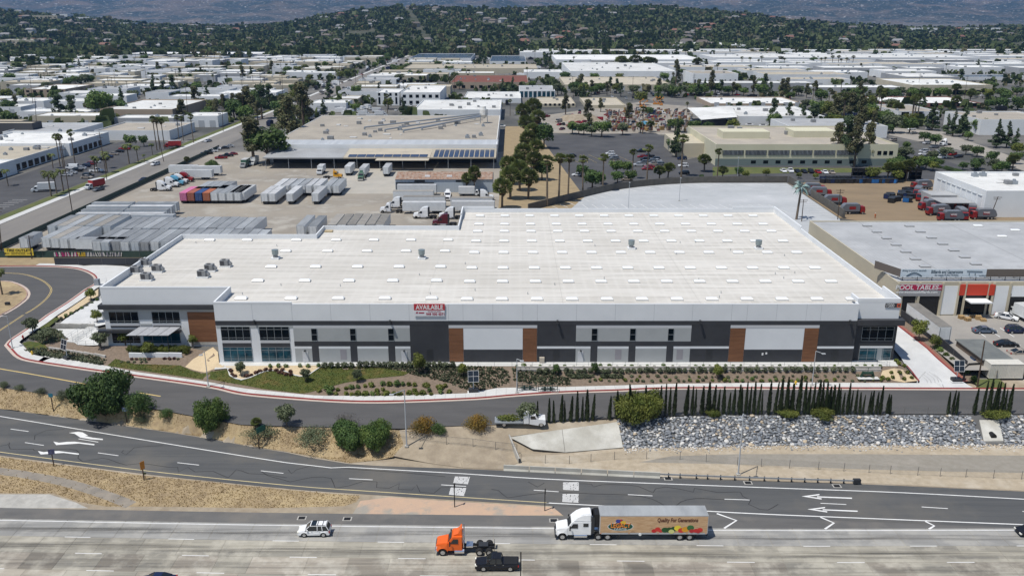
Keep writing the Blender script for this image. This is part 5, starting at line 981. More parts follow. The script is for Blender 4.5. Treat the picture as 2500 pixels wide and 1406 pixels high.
def trailer_proto(L_, side, roof_, reefer=False, detail=False, wheels=True, h0=1.15, h1=4.0):
    t = link('semi_trailer', None); W = 1.28; ms = P(side, 0.5)
    MB().box(0, -W, h0, L_, W, h1 - 0.06).build('box', ms, t); MB().box(-0.01, -W - 0.01, h1 - 0.06, L_ + 0.01, W + 0.01, h1).build('roof', m_troof[roof_], t)
    for sy in (-1, 1): MB().box(L_ + 0.001, sy * W * 0.5 - W * 0.47, h0 + 0.08, L_ + 0.05, sy * W * 0.5 + W * 0.47, h1 - 0.15).build('rear_door', ms, t)
    mb = MB()
    for y in (-W * 0.85, W * 0.85): mb.box(L_ + 0.02, y - 0.03, h0 - 0.5, L_ + 0.09, y + 0.03, h1 - 0.2)
    mb.box(L_ - 0.05, -W * 0.9, h0 - 0.55, L_ + 0.06, W * 0.9, h0 - 0.45); mb.build('rear_frame', m_dark, t)
    MB().box(0.2, -W * 1.005, h0 - 0.12, L_ - 0.1, -W * 0.9, h0).box(0.2, W * 0.9, h0 - 0.12, L_ - 0.1, W * 1.005, h0).build('side_rail', m_steel, t)
    if wheels:
        MB().box(L_ - 4.6, -0.9, 0.5, L_ - 1.4, 0.9, 0.95).build('bogie', m_black, t)
        for x in (L_ - 3.75, L_ - 2.4):
            for sy in (-1, 1): wheel(t, x, sy * 0.95, 0.5, 0.6, detail)
        MB().box(2.6, -0.9, 0.05, 2.8, -0.75, h0 - 0.1).box(2.6, 0.75, 0.05, 2.8, 0.9, h0 - 0.1).build('landing_gear', m_dark, t)
    if reefer: MB().box(-0.75, -0.95, 1.9, -0.02, 0.95, 3.9).build('cooling_unit', m_black, t, bevel=0.08)
    return t
SIDE = {'white': (0.62, 0.64, 0.65), 'grey': (0.34, 0.35, 0.36), 'pale': (0.5, 0.54, 0.57), 'pink': (0.55, 0.16, 0.3), 'rust': (0.33, 0.1, 0.06), 'blue': (0.03, 0.07, 0.2), 'orange': (0.4, 0.13, 0.06), 'green': (0.05, 0.12, 0.08), 'red': (0.35, 0.03, 0.03)}
def trailer(px, py, zc, rz, side, roof_, label, L_=14.6, anchor='near', group=None, at=None, name='semi_trailer', h1=4.0):
    x, y = at if at else G(px, py, zc)
    # anchor near: (x, y) is the near left corner of a trailer lying along depth; for rz=0 the near left corner as well
    if rz: cx_, cy_ = x + 1.28, y                                     # along depth, doors towards the camera
    else: cx_, cy_ = x, y + 1.28
    o = vehicle(('tr', L_, side, roof_, h1), lambda: trailer_proto(L_, SIDE[side], roof_, h1=h1), (cx_, cy_, 0), 0, label, 'trailer', group, name)
    if rz == 1: o.rotation_euler = (0, 0, -math.pi / 2); o.location = (cx_, cy_ + L_, 0)
    elif rz == -1: o.rotation_euler = (0, 0, math.pi / 2); o.location = (cx_, cy_, 0)
    return o
def container_proto(L_, col):
    t = link('shipping_container', None); mb = MB(); W = 1.22; ms = P(col, 0.6); n = int(L_ / 0.28); pts = []
    for sy in (-1, 1):
        for i in range(n): x0 = L_ * i / n; x1 = L_ * (i + 0.5) / n; mb.box(x0, sy * W - 0.02 if sy > 0 else -W - 0.0, 0.15, x1, sy * W + 0.03, 2.75)
    mb.box(0, -W + 0.03, 0.1, L_, W - 0.03, 2.8); mb.build('shell', ms, t); MB().box(-0.02, -W - 0.04, 2.8, L_ + 0.02, W + 0.04, 2.9).box(-0.02, -W - 0.04, 0, L_ + 0.02, W + 0.04, 0.1).build('frame', ms, t)
    for sy in (-1, 1): MB().box(L_ + 0.001, sy * 0.6 - 0.58, 0.15, L_ + 0.06, sy * 0.6 + 0.58, 2.75).build('door', ms, t)
    mb = MB()
    for y in (-0.9, -0.35, 0.35, 0.9): mb.tube((L_ + 0.09, y, 0.15), (L_ + 0.09, y, 2.75), 0.025, n=5)
    mb.build('lock_bars', m_steel, t); return t
def boxtruck_proto(col, boxcol, L_=6.0):
    t = link('box_truck', None); paint = P(col, 0.3); W = 1.15
    MB().profile([(-3.9, 0.5), (-3.92, 1.2), (-3.2, 1.4), (-2.6, 2.2), (-1.5, 2.25), (-1.5, 0.5)] + arch(-2.75, 0.48), W * 0.95).build('cab', paint, t)
    MB().face([(-3.22, -W * 0.85, 1.45), (-3.22, W * 0.85, 1.45), (-2.66, W * 0.8, 2.15), (-2.66, -W * 0.8, 2.15)]).build('windshield', m_carglass, t).location = (-0.03, 0, 0.03)
    for sy in (-1, 1): MB().face([(-2.75, sy * W * 0.965, 1.4), (-1.75, sy * W * 0.965, 1.4), (-1.75, sy * W * 0.965, 2.05), (-2.45, sy * W * 0.965, 2.05)]).build('side_window', m_carglass, t)
    MB().box(-1.4, -W * 1.05, 0.95, L_ - 1.4, W * 1.05, 3.4).build('cargo_box', P(boxcol, 0.5), t); MB().box(-1.42, -W * 1.06, 3.4, L_ - 1.38, W * 1.06, 3.46).build('roof', m_troof['white'], t); MB().box(-3.5, -0.5, 0.5, L_ - 1.5, 0.5, 0.9).build('chassis', m_black, t)
    for x in (-2.75, L_ - 3.2):
        for sy in (-1, 1): wheel(t, x, sy * 0.95, 0.45, 0.32, False)
    return t
def boxtruck(px, py, rz, col, boxcol, label, group=None):
    p = T(px, py); return vehicle(('bt', col, boxcol), lambda: boxtruck_proto(SIDE.get(col, CNAME.get(col)), SIDE.get(boxcol, CNAME.get(boxcol))), p, rz, label, 'truck', group, 'box_truck')
def tractor(px, py, rz, col, sleeper, label, group=None, detail=False):
    p = T(px, py); c = col if isinstance(col, tuple) else CNAME.get(col) or SIDE.get(col); return vehicle(('tt', c, sleeper, detail), lambda: tractor_proto(c, sleeper, detail), p, rz, label, 'truck', group, 'truck_tractor')
# ---------------------------------------------------------------- on the freeway
def on_road(px, py, off=0.0): x, y = G(px, py, ZF); return Vector((x, y, ZF + 0.02))
p = on_road(766, 1311); car('suv', 'white', p + Vector((0, 0.8, 0)), 0.02, '', True, label='white sport utility car with roof rack in the outer freeway lane')
p = on_road(1213, 1395); car('pickup', 'black', p + Vector((0, 0.9, 0)), 0.0, '', True, label='black crew-cab pickup truck overlapping the orange truck on the freeway')
p = on_road(378, 1437); car('sedan', 'navy', p + Vector((0, 0.8, 0)), 0.0, '', True, label='dark sedan cut off by the bottom edge of the photo')
p = on_road(2532, 1312); car('sedan', 'black', p + Vector((0, 0.8, 0)), 0.0, '', True, label='black sedan entering at the right edge of the freeway')
p = on_road(1139, 1357); o = tractor(0, 900, 0, (0.72, 0.13, 0.02), False, 'orange day-cab truck without a trailer on the freeway', detail=True); o.location = p + Vector((0, 1.15, 0)); o.rotation_euler = (0, 0, 0.0)
# lettered semi truck
p0 = on_road(1463, 1320); p1 = on_road(1727, 1321)
TL = 14.9; tr_ = vehicle(('hero', 1), lambda: trailer_proto(TL, (0.5, 0.5, 0.5), 'grey', True, True), (p0.x, p0.y + 1.3, ZF + 0.02), 0.0, 'silver refrigerated trailer with a wood-print side reading Legacy Farms', 'trailer', None, 'semi_trailer')
o = tractor(0, 900, 0, (0.76, 0.77, 0.78), True, 'white sleeper truck pulling the wood-print trailer on the freeway', detail=True); o.location = (p0.x - 1.9, p0.y + 1.3, ZF + 0.02); o.rotation_euler = (0, 0, 0)
m_print = M('wood_print', (0.62, 0.43, 0.26), 0.5, (0.45, 0.27, 0.14), 1.6, stretch=(0.5, 1, 4), local=True, col3=(0.23, 0.12, 0.06), scale3=0.33, lo3=0.56, hi3=0.7, detail=7)
yS = -1.285
MB().box(0.08, yS - 0.012, 1.32, TL - 0.06, yS, 3.86).build('side_graphic', m_print, tr_)
def disc(cx_, cz_, rx, rz_, y, mat, name, n=28): return MB().face([(cx_ + rx * math.cos(2 * math.pi * i / n), y, cz_ + rz_ * math.sin(2 * math.pi * i / n)) for i in range(n)]).build(name, mat, tr_)
g_ = M('logo_green', (0.012, 0.09, 0.055), 0.5); disc(2.85, 2.3, 1.78, 0.68, yS - 0.016, m_white, 'logo_rim'); disc(2.85, 2.3, 1.7, 0.61, yS - 0.02, g_, 'logo_oval')
for cx_, cz_, rx, rz_, c in ((2.5, 3.15, 0.35, 0.3, (0.04, 0.06, 0.3)), (2.85, 3.05, 0.3, 0.4, (0.5, 0.02, 0.02)), (3.2, 2.95, 0.4, 0.25, (0.75, 0.5, 0.05)), (2.95, 3.3, 0.2, 0.15, (0.05, 0.08, 0.3))): disc(cx_, cz_, rx, rz_, yS - 0.024 - rx * 0.001, P(c), 'logo_bird', 10)
text('LEGACY', M('logo_shadow', (0.08, 0.01, 0.01)), 1.0, (2.92, yS - 0.028, 2.43), tr_, width=2.75, bold=0.05); text('LEGACY', M('logo_orange', (0.8, 0.28, 0.05)), 1.0, (2.88, yS - 0.034, 2.47), tr_, width=2.7, bold=0.015); text('FARMS', m_white, 0.34, (2.85, yS - 0.03, 1.92), tr_, width=1.7)
text('Quality For Generations', M('print_brown', (0.1, 0.035, 0.02)), 0.86, (10.7, yS - 0.02, 3.22), tr_, width=5.6, shear=0.1, bold=0.025)
for i, (cx_, cz_, r_, c) in enumerate([(7.5, 1.6, 0.35, (0.5, 0.02, 0.02)), (8.0, 1.85, 0.4, (0.6, 0.04, 0.03)), (8.4, 1.6, 0.3, (0.55, 0.05, 0.04)), (9.0, 1.75, 0.48, (0.02, 0.09, 0.03)), (9.6, 1.75, 0.5, (0.02, 0.08, 0.02)), (10.2, 1.9, 0.45, (0.015, 0.08, 0.03)), (9.9, 1.5, 0.4, (0.65, 0.65, 0.25)), (10.75, 2.05, 0.5, (0.75, 0.6, 0.05)), (11.25, 1.7, 0.45, (0.6, 0.05, 0.03)), (11.8, 1.85, 0.5, (0.75, 0.35, 0.03)), (12.5, 2.1, 0.5, (0.04, 0.16, 0.05)), (12.7, 1.6, 0.35, (0.5, 0.03, 0.03)), (13.3, 1.65, 0.38, (0.55, 0.03, 0.03)), (13.8, 1.75, 0.42, (0.6, 0.04, 0.03)), (13.6, 1.5, 0.3, (0.5, 0.03, 0.03))]): disc(cx_, cz_, r_, r_ * 0.85, yS - 0.02 - i * 0.0012, P(c), 'printed_vegetable', 16)
MB().tube((5.6, yS - 0.05, 1.02), (5.6, yS + 0.3, 1.02), 0.2, n=14).build('tank_cap', m_white, tr_)
for x in (0.1, 4.0, 8.0, 12.0, 14.6): MB().box(x, yS - 0.03, 1.16, x + 0.15, yS - 0.01, 1.24).build('marker_light', m_amber, tr_)
# utility truck by the olive tree
p = T(1268, 1036); ut = thing('utility_truck', 'white flatbed utility truck with green cuttings parked by the olive tree', 'truck', p, 0.0)
pw = P((0.72, 0.73, 0.74)); MB().box(-4.2, -1.1, 0.7, 0.6, 1.1, 0.95).build('flatbed', m_steel, ut); MB().box(0.7, -1.1, 0.7, 1.6, 1.1, 2.9).build('tool_box', pw, ut); MB().profile([(1.7, 0.6), (1.7, 2.2), (2.7, 2.25), (3.2, 1.5), (4.4, 1.35), (4.45, 0.6)] + arch(3.7, 0.48)[::1], 1.05).build('cab', pw, ut)
MB().face([(2.75, -0.85, 2.15), (2.75, 0.85, 2.15), (3.2, 0.9, 1.52), (3.2, -0.9, 1.52)]).build('windshield', m_carglass, ut).location = (0.04, 0, 0.03)
for sy in (-1, 1): MB().face([(1.9, sy * 1.06, 1.5), (2.9, sy * 1.06, 1.5), (2.6, sy * 1.06, 2.1), (1.9, sy * 1.06, 2.1)]).build('side_window', m_carglass, ut)
for x in (-2.6, 3.7):
    for sy in (-1, 1): wheel(ut, x, sy * 0.9, 0.45, 0.3, True)
v, f = cloud([(-1.8, 0, 1.3, 2.2, 0.95, 0.5)], 700, 0.16, random.Random(4)); tag(link('green_cuttings', mesh_vf('green_cuttings', v, f, L_yel)), 'heap of bright green cuttings on the flatbed truck', 'cuttings').location = p
# ================================================================ street furniture near the road
def lamp(px, py, ptx, pty, label, arm=None, mat=m_pole, r=0.1, group=None):
    b = T(px, py); tx, tz = V(ptx, pty, b.y); H_ = tz - b.z; t = thing('street_lamp', label, 'street lamp', b, 0, group); dx = tx - b.x
    MB().box(-0.3, -0.3, 0, 0.3, 0.3, 0.25).build('base', m_conc, t); MB().tube((0, 0, 0.2), (dx, 0, H_), r, r * 0.6, 8).build('pole', mat, t)
    if arm: MB().tube((dx, 0, H_), (dx + arm[0], arm[1], H_ + arm[2]), r * 0.55, r * 0.45, 6).build('arm', mat, t); MB().box(dx + arm[0] - 0.35, arm[1] - 0.18, H_ + arm[2] - 0.1, dx + arm[0] + 0.35, arm[1] + 0.18, H_ + arm[2] + 0.06).build('lamp_head', mat, t, bevel=0.03)
    else: MB().box(dx - 0.25, -0.6, H_, dx + 0.25, 0.1, H_ + 0.12).build('lamp_head', mat, t, bevel=0.03)
    return t
lamp(993, 1090, 987, 952, 'tall grey lamp post with a long arm on the bare bank', (-1.6, -3.2, 0.7), r=0.13); lamp(1802, 1159, 1815, 1010, 'tall grey lamp post behind the guardrail', (-1.4, -3.4, 0.7), r=0.13)
lamp(509, 944, 499, 858, 'street lamp on the sidewalk before the gravel bed', (0.2, -2.4, 0.3)); lamp(31, 851, 17, 772, 'street lamp on the tight street corner', (-1.6, -0.6, 0.2)); lamp(1262, 960, 1262, 876, 'street lamp beside the green pipe cages', (0.9, -0.4, -0.2)); lamp(1982, 942, 1992, 857, 'white street lamp behind the cypress row', (0.9, -1.5, 0.1))
def sign(px, py, ptop, w_, hh, label, face, back=m_wood, turn=0.0, name='road_sign', two=False, txt=None, post=m_wood):
    b = T(px, py); z = V(px, ptop, b.y)[1] - b.z; t = thing(name, label, 'sign', b, turn)
    for dx in ((-w_ * 0.36, w_ * 0.36) if two else (0,)): MB().box(dx - 0.07, -0.06, -0.2, dx + 0.07, 0.06, z).build('post', post, t)
    MB().box(-w_ / 2, -0.1, z - hh, w_ / 2, -0.062, z).build('panel', face, t)
    for i, (s_, mm, sz, dz) in enumerate(txt or []): text(s_, mm, sz, (0, -0.105, z - hh * dz), t, width=w_ * 0.75)
    return t
m_sgreen = M('sign_green', (0.02, 0.12, 0.09), 0.5); m_sblue = M('sign_blue', (0.04, 0.2, 0.42), 0.5); m_sorange = M('sign_orange', (0.5, 0.2, 0.03), 0.5); m_sback = M('sign_back', (0.02, 0.018, 0.018), 0.8)
sign(131, 1004, 960, 0.8, 0.7, 'small blue-green sign on a post at the left of the dry bank', M('sign_teal', (0.03, 0.16, 0.22))); sign(310, 1033, 994, 0.95, 0.75, 'blue and white route sign below the big bush', M('sign_blue_white', (0.3, 0.35, 0.5), 0.5, (0.05, 0.07, 0.2), 4))
sign(132, 1138, 1096, 0.95, 0.9, 'dark route sign standing before the painted arrows', M('sign_route', (0.12, 0.13, 0.25), 0.5, (0.03, 0.03, 0.06), 5), turn=0.3); sign(352, 1172, 1126, 0.75, 1.35, 'orange sign on the verge above a spiky plant', m_sorange, turn=1.0)
sign(640, 1088, 1040, 1.9, 1.0, 'green guide sign on two posts seen at an angle', m_sgreen, turn=1.0, two=True)
for px, py, pt in ((1110, 1237, 1180), (1330, 1246, 1193)): sign(px, py, pt, 0.5, 0.75, 'dark edge-on sign on a post in the pink gore sand', m_sback, turn=1.45, post=m_sback)
sign(1271, 1426, 1347, 0.12, 2.0, 'dark thin post at the bottom edge beside the black pickup', m_sback, turn=1.5, post=m_sback)
# hydrants, stand pipe
def hydrant(px, py, mat, label, name='fire_hydrant'):
    b = T(px, py); t = thing(name, label, 'hydrant', b + Vector((0, 0, 0.14))); MB().tube((0, 0, 0), (0, 0, 0.65), 0.16, 0.14, 10).build('barrel', mat, t); MB().ball((0, 0, 0.68), 0.16, 0.16, 0.14).build('bonnet', mat, t)
    for a in ((0.2, 0), (-0.2, 0), (0, -0.22)): MB().tube((a[0] * 0.5, a[1] * 0.5, 0.45), (a[0] * 1.3, a[1] * 1.3, 0.45), 0.09, n=8).build('outlet', mat, t)
hydrant(79, 867, m_yellow, 'yellow fire hydrant on the corner sidewalk'); hydrant(1942, 940, m_yellow, 'yellow fire hydrant behind the cypress row'); hydrant(57, 828, m_red, 'dark red standpipe near the corner trees', 'standpipe')
# solar camera trailers
def solar(px, py, label, rz=0.0):
    b = T(px, py); t = thing('solar_trailer', label, 'solar trailer', b, rz); MB().box(-0.9, -0.6, 0.15, 0.9, 0.6, 0.75).build('cabinet', m_dark, t, bevel=0.04); MB().box(-1.1, -0.75, 0.08, 1.1, 0.75, 0.15).build('chassis', m_white, t); MB().tube((0, 0, 0.75), (0, 0, 2.6), 0.07).build('mast', m_white, t)
    for k in range(2):
        z0 = 2.3 + k * 1.02; MB().face([(-0.95, -0.55 + k * 0.28, z0), (0.95, -0.55 + k * 0.28, z0), (0.95, -0.28 + k * 0.28, z0 + 0.97), (-0.95, -0.28 + k * 0.28, z0 + 0.97)]).build('solar_panel', m_solar, t)
    mb = MB()
    for k in range(3): mb.tube((-1, -0.57 + k * 0.28, 2.28 + k * 1.01), (1, -0.57 + k * 0.28, 2.28 + k * 1.01), 0.03, n=4)
    for x in (-0.97, 0, 0.97): mb.tube((x, -0.57, 2.28), (x, -0.01, 4.3), 0.03, n=4)
    mb.build('panel_frame', m_white, t)
solar(1156, 957, 'solar camera trailer with upright panels beside the frontage sidewalk', 0.1); solar(165, 877, 'solar camera trailer tilted among the clipped corner shrubs', -0.6); solar(2334, 931, 'solar camera trailer at the foot of the driveway hedge')
# green pipe cages
def cage(px0, px1, py, label):
    a, b = T(px0, py), T(px1, py); W = b.x - a.x; t = thing('pipe_cage', label, 'cage', a); g = M('cage_green', (0.012, 0.035, 0.03), 0.6)
    mb = MB()
    for y in (0, 1.0):
        for i in range(5): mb.tube((W * i / 4, y, 0.1), (W * i / 4, y, 1.25), 0.04, n=5)
        for z in (0.15, 0.7, 1.25): mb.tube((0, y, z), (W, y, z), 0.035, n=5)
    for x in (0, W): mb.tube((x, 0, 1.25), (x, 1, 1.25), 0.035, n=5)
    mb.build('frame', g, t); MB().tube((0.5, 0.5, 0.55), (W - 0.5, 0.5, 0.55), 0.18, n=10).tube((W * 0.35, 0.5, 0.1), (W * 0.35, 0.5, 0.9), 0.2).tube((W * 0.65, 0.5, 0.1), (W * 0.65, 0.5, 0.9), 0.2).build('pipe', g, t); MB().box(-0.2, -0.2, 0, W + 0.2, 1.2, 0.1).build('plinth', m_conc, t)
cage(1264, 1310, 955, 'dark green pipe cage beside the street lamp'); cage(1314, 1361, 958, 'dark green pipe cage closer to the kerb'); 
b = T(2117, 921); t = thing('backflow_valve', 'dark green valve assembly on a pad near the driveway', 'valve', b); g = M('valve_green', (0.012, 0.04, 0.025)); MB().box(-2, -1.0, 0, 2, 0.9, 0.1).build('pad', m_walk, t); MB().tube((-1.2, 0, 0.1), (-0.8, 0, 1.2), 0.25).tube((1.2, 0, 0.1), (0.8, 0, 1.2), 0.25).tube((-1, 0, 0.9), (1, 0, 0.9), 0.3, n=10).build('pipes', g, t); MB().tube((0, 0, 1.1), (0, 0, 2.0), 0.05).tube((-0.4, 0, 2.0), (0.4, 0, 2.0), 0.06).build('handwheel', g, t)
# barrier and guardrail on the ramp
a, b = Vector((*G(1229, 1147, ZF), ZF)), Vector((*G(1612, 1166, ZF), ZF)); bar = thing('concrete_barrier', 'low pale concrete barrier along the ramp edge', 'barrier', (0, 0, 0)); d = (b - a); nseg = 6; nrm = Vector((-d.y, d.x, 0)).normalized()
for i in range(nseg):
    p, q = a + d * (i / nseg + 0.002), a + d * ((i + 1) / nseg - 0.002); mb = MB()
    prof = [(-0.3, 0), (-0.3, 0.08), (-0.12, 0.35), (-0.1, 0.95), (0.1, 0.95), (0.12, 0.35), (0.3, 0.08), (0.3, 0)]
    A_ = [p + nrm * u + Vector((0, 0, w_)) for u, w_ in prof]; B_ = [q + nrm * u + Vector((0, 0, w_)) for u, w_ in prof]
    for k in range(len(prof) - 1): mb.face([A_[k], B_[k], B_[k + 1], A_[k + 1]])
    mb.face(A_); mb.face(B_[::-1]); mb.build('barrier_section', m_spill, bar)
gl = [Vector((*G(px, py, ZF), ZF)) for px, py in ((1604, 1165), (1700, 1169), (1900, 1176), (2092, 1182))]; gr = thing('guardrail', 'steel guardrail with dark posts beyond the concrete barrier', 'guardrail', (0, 0, 0)); gp = cr(gl, 1.9); mb = MB()
for i in range(len(gp) - 1):
    for z0, z1, o_ in ((0.5, 0.6, 0.0), (0.6, 0.68, 0.06), (0.68, 0.76, 0.0)): p, q = gp[i], gp[i + 1]; mb.face([(p.x, p.y - 0.1 + o_, ZF + z0), (q.x, q.y - 0.1 + o_, ZF + z0), (q.x, q.y - 0.1 + o_, ZF + z1), (p.x, p.y - 0.1 + o_, ZF + z1)])
    mb.face([(gp[i].x, gp[i].y - 0.1, ZF + 0.76), (gp[i + 1].x, gp[i + 1].y - 0.1, ZF + 0.76), (gp[i + 1].x, gp[i + 1].y + 0.02, ZF + 0.76), (gp[i].x, gp[i].y + 0.02, ZF + 0.76)])
mb.build('rail', m_steel, gr); pm = MB().box(-0.08, 0.0, -0.1, 0.08, 0.22, 0.8).mesh('post', m_sback)
for q in gp: o = link('post', pm, gr); o.location = (q.x, q.y, ZF)
MB().box(gp[-1].x - 0.6, gp[-1].y - 0.2, ZF + 0.25, gp[-1].x + 0.5, gp[-1].y + 0.35, ZF + 0.9).build('end_terminal', m_dark, gr)
# chain-link fences
m_link = bpy.data.materials.new('chain_link'); m_link.use_nodes = True; n_ = m_link.node_tree.nodes; b_ = n_['Principled BSDF']; b_.inputs['Base Color'].default_value = (0.25, 0.25, 0.24, 1); b_.inputs['Alpha'].default_value = 0.13; b_.inputs['Roughness'].default_value = 0.8
m_post = M('fence_post', (0.13, 0.125, 0.12), 0.7); m_screen = M('green_screen', (0.025, 0.055, 0.048), 0.8, (0.045, 0.075, 0.065), 0.5)
FP = MB().tube((0, 0, -0.2), (0, 0, 1.0), 0.04, n=6).mesh('post', m_post)
def fence(pts, hgt, label, step=3.0, mesh_mat=m_link, rails=True, post_mat=None, hf=h, cat='fence'):
    line = cr([Vector((q[0], q[1])) for q in pts], step); t = thing('chain_link_fence' if mesh_mat is m_link else 'screened_fence', label, cat, (0, 0, 0)); mb = MB(); rb = MB()
    for i, q in enumerate(line):
        o = link('post', FP, t); o.location = (q.x, q.y, hf(q.x, q.y)); o.scale = (1, 1, hgt)
        if i:
            p = line[i - 1]; za, zb = hf(p.x, p.y), hf(q.x, q.y); mb.face([(p.x, p.y, za + 0.05), (q.x, q.y, zb + 0.05), (q.x, q.y, zb + hgt * 0.97), (p.x, p.y, za + hgt * 0.97)])
            if rails: rb.tube((p.x, p.y, za + hgt), (q.x, q.y, zb + hgt), 0.025, n=4)
    mb.build('mesh_panel' if mesh_mat is m_link else 'screen', mesh_mat, t)
    if rails: rb.build('top_rail', m_post, t)
    return t
fence(TX([(960, 1068), (1090, 1085), (1210, 1098), (1262, 1104)]), 1.5, 'thin chain-link fence on the bare dirt bank', 3.2)
fence(GX([(1272, 1127), (1390, 1132), (1500, 1122), (1660, 1122), (1800, 1135), (2060, 1150), (2240, 1160), (2560, 1172)], ZF), 1.5, 'chain-link fence with dark posts between ramp and ditch road', 3.6, rails=False)
fence(TX([(1300, 1036), (1480, 1026), (1760, 1015), (2100, 1014), (2560, 1014)]), 1.6, 'thin fence along the cypress row', 4.0, rails=False)
fence(TX([(690, 1046), (790, 1054), (900, 1058)]), 1.3, 'short chain-link fence behind the bushes on the bank', 3.0)
# building front: railings, planter wall, terrace walls, steps
m_block = M('split_block', (0.5, 0.48, 0.45), 0.9, (0.38, 0.36, 0.33), 1.0, bump=0.3)
def block_wall(pts, hgt, label, th=0.3, mat=m_block, courses=3, name='terrace_wall'):
    line = cr([Vector((q[0], q[1])) for q in pts], 2.4); t = thing(name, label, 'wall', (0, 0, 0)); zt = max(h(q.x, q.y) for q in line)
    A_, B_ = offset_line(line, -th / 2), offset_line(line, th / 2)
    for i in range(len(line) - 1):
        for c in range(courses):
            zl = min(h(*line[i]), h(*line[i + 1])); z0 = zl - 0.3 if c == 0 else zl + hgt * c / courses; z1 = zl + hgt * (c + 1) / courses - 0.012; sft = 0.012
            MB().prism([A_[i].lerp(A_[i + 1], sft), A_[i + 1], B_[i + 1], B_[i].lerp(B_[i + 1], sft)], z0, z1).build('block', mat, t)
block_wall(TX([(1262, 899), (1500, 899), (2150, 899)]), 0.45, 'upper pale block terrace wall under the front walk', courses=2); block_wall(TX([(1262, 905), (1500, 905), (2150, 905)]), 0.45, 'lower pale block terrace wall above the round shrubs', courses=2)
block_wall(TX([(120, 852), (180, 860), (258, 873)]), 0.5, 'pale block terrace wall in the corner bed', courses=2)
block_wall(TX([(316, 872), (445, 872)]), 1.0, 'smooth white planter wall before the entrance', mat=m_wall, courses=1, name='planter_wall')
block_wall(TX([(137, 798), (232, 798)]), 0.9, 'grey retaining wall beside the entrance steps', mat=m_conc, courses=1, name='retaining_wall')
def railing(pts, label, hgt=1.0, step=1.5):
    line = cr([Vector((q[0], q[1])) for q in pts], step); t = thing('railing', label, 'railing', (0, 0, 0)); mb = MB()
    for i, q in enumerate(line):
        z = h(q.x, q.y); MB().tube((q.x, q.y, z - 0.1), (q.x, q.y, z + hgt), 0.03, n=5).build('post', m_steel, t)
        if i:
            p = line[i - 1]
            for k in (0.5, 1.0): mb.tube((p.x, p.y, h(p.x, p.y) + hgt * k), (q.x, q.y, z + hgt * k), 0.025, n=4)
    mb.build('rails', m_steel, t)
for i, q in enumerate(([(160, 832), (190, 813), (222, 796)], [(178, 836), (205, 818), (232, 800)], [(186, 838), (212, 824), (236, 806)], [(190, 843), (230, 842)])): railing(TX(q), 'steel railing of the corner steps')
railing([(-40, YF - 2.2), (0, YF - 2.2), (73, YF - 2.2)], 'thin steel railing along the edge of the front walk', 1.0, 2.4)
railing(TX([(2146, 885), (2165, 893)]), 'short railing at the entrance steps'); 
sb = thing('steps', 'concrete steps between the corner railings', 'steps', (0, 0, 0)); pa, pb = T(172, 836), T(228, 799); dv_ = Vector((pb.x - pa.x, pb.y - pa.y)); n9 = 10; nn = Vector((-dv_.y, dv_.x)).normalized()
for i in range(n9):
    c0_ = Vector(pa[:2]) + dv_ * (i / n9); c1_ = Vector(pa[:2]) + dv_ * ((i + 1) / n9); zz_ = lerp(h(*pa[:2]), h(*pb[:2]), (i + 1) / n9) + 0.1; MB().prism([c0_ - nn * 1.3, c1_ - nn * 1.3, c1_ + nn * 1.3, c0_ + nn * 1.3], zz_ - 0.8, zz_).build('step', m_walk, sb)
drape('wing_apron', TX([(137, 797), (240, 730), (262, 700)]) + [Vector((XL - 0.05, YW + 30)), Vector((XL - 0.05, YW))] + TX([(258, 792), (232, 798)]), 0.06, m_drive, 1.6)
drape('wing_apron', TX([(134, 803), (232, 801), (250, 812), (240, 842), (190, 842), (160, 822)]), 0.05, m_walk, 1.6)
drape('verge_strip', TX([(140, 773), (165, 757), (225, 716), (240, 706), (240, 722), (150, 782)]), 0.05, m_sand, 1.6)
ca_ = TX([(165, 652), (205, 657), (230, 669), (238, 682), (236, 697), (270, 690), (330, 655), (300, 650), (240, 647)]); drape('corner_apron', ca_, 0.07, m_walk, 1.6)
b = T(238, 697); t = thing('transformer_box', 'grey utility cabinet beside the road loop', 'cabinet', b); MB().box(-0.6, -0.5, 0, 0.6, 0.5, 1.7).build('cabinet', m_steel, t, bevel=0.03); MB().box(-0.75, -0.65, 0, 0.75, 0.65, 0.1).build('pad', m_conc, t)
b = T(19, 745); t = thing('utility_box', 'small dark box on the dry traffic island', 'cabinet', b); MB().box(-0.5, -0.3, 0, 0.5, 0.3, 0.75).build('cabinet', m_dark, t, bevel=0.03)
# ================================================================ the industrial town behind
OCC = []
ROOFM = {'white': M('roof_white', (0.72, 0.72, 0.70), 0.9, (0.58, 0.58, 0.56), 0.06, col3=(0.42, 0.41, 0.39), scale3=0.25, lo3=0.55, hi3=0.75, rnd=0.1), 'cream': M('roof_cream', (0.47, 0.42, 0.33), 0.9, (0.39, 0.35, 0.28), 0.08, col3=(0.33, 0.3, 0.25), scale3=0.2, lo3=0.55, hi3=0.75, rnd=0.1), 'grey': M('roof_grey', (0.36, 0.37, 0.38), 0.9, (0.28, 0.285, 0.29), 0.08, rnd=0.15), 'tan': M('roof_tan', (0.4, 0.36, 0.3), 0.9, (0.32, 0.29, 0.245), 0.1, rnd=0.1), 'red': M('roof_red', (0.2, 0.07, 0.045), 0.9, (0.15, 0.055, 0.04), 0.2), 'metal': M('roof_metal', (0.5, 0.52, 0.54), 0.5, (0.38, 0.4, 0.42), 0.15, stretch=(2, 0.1, 1)), 'solar': m_solar}
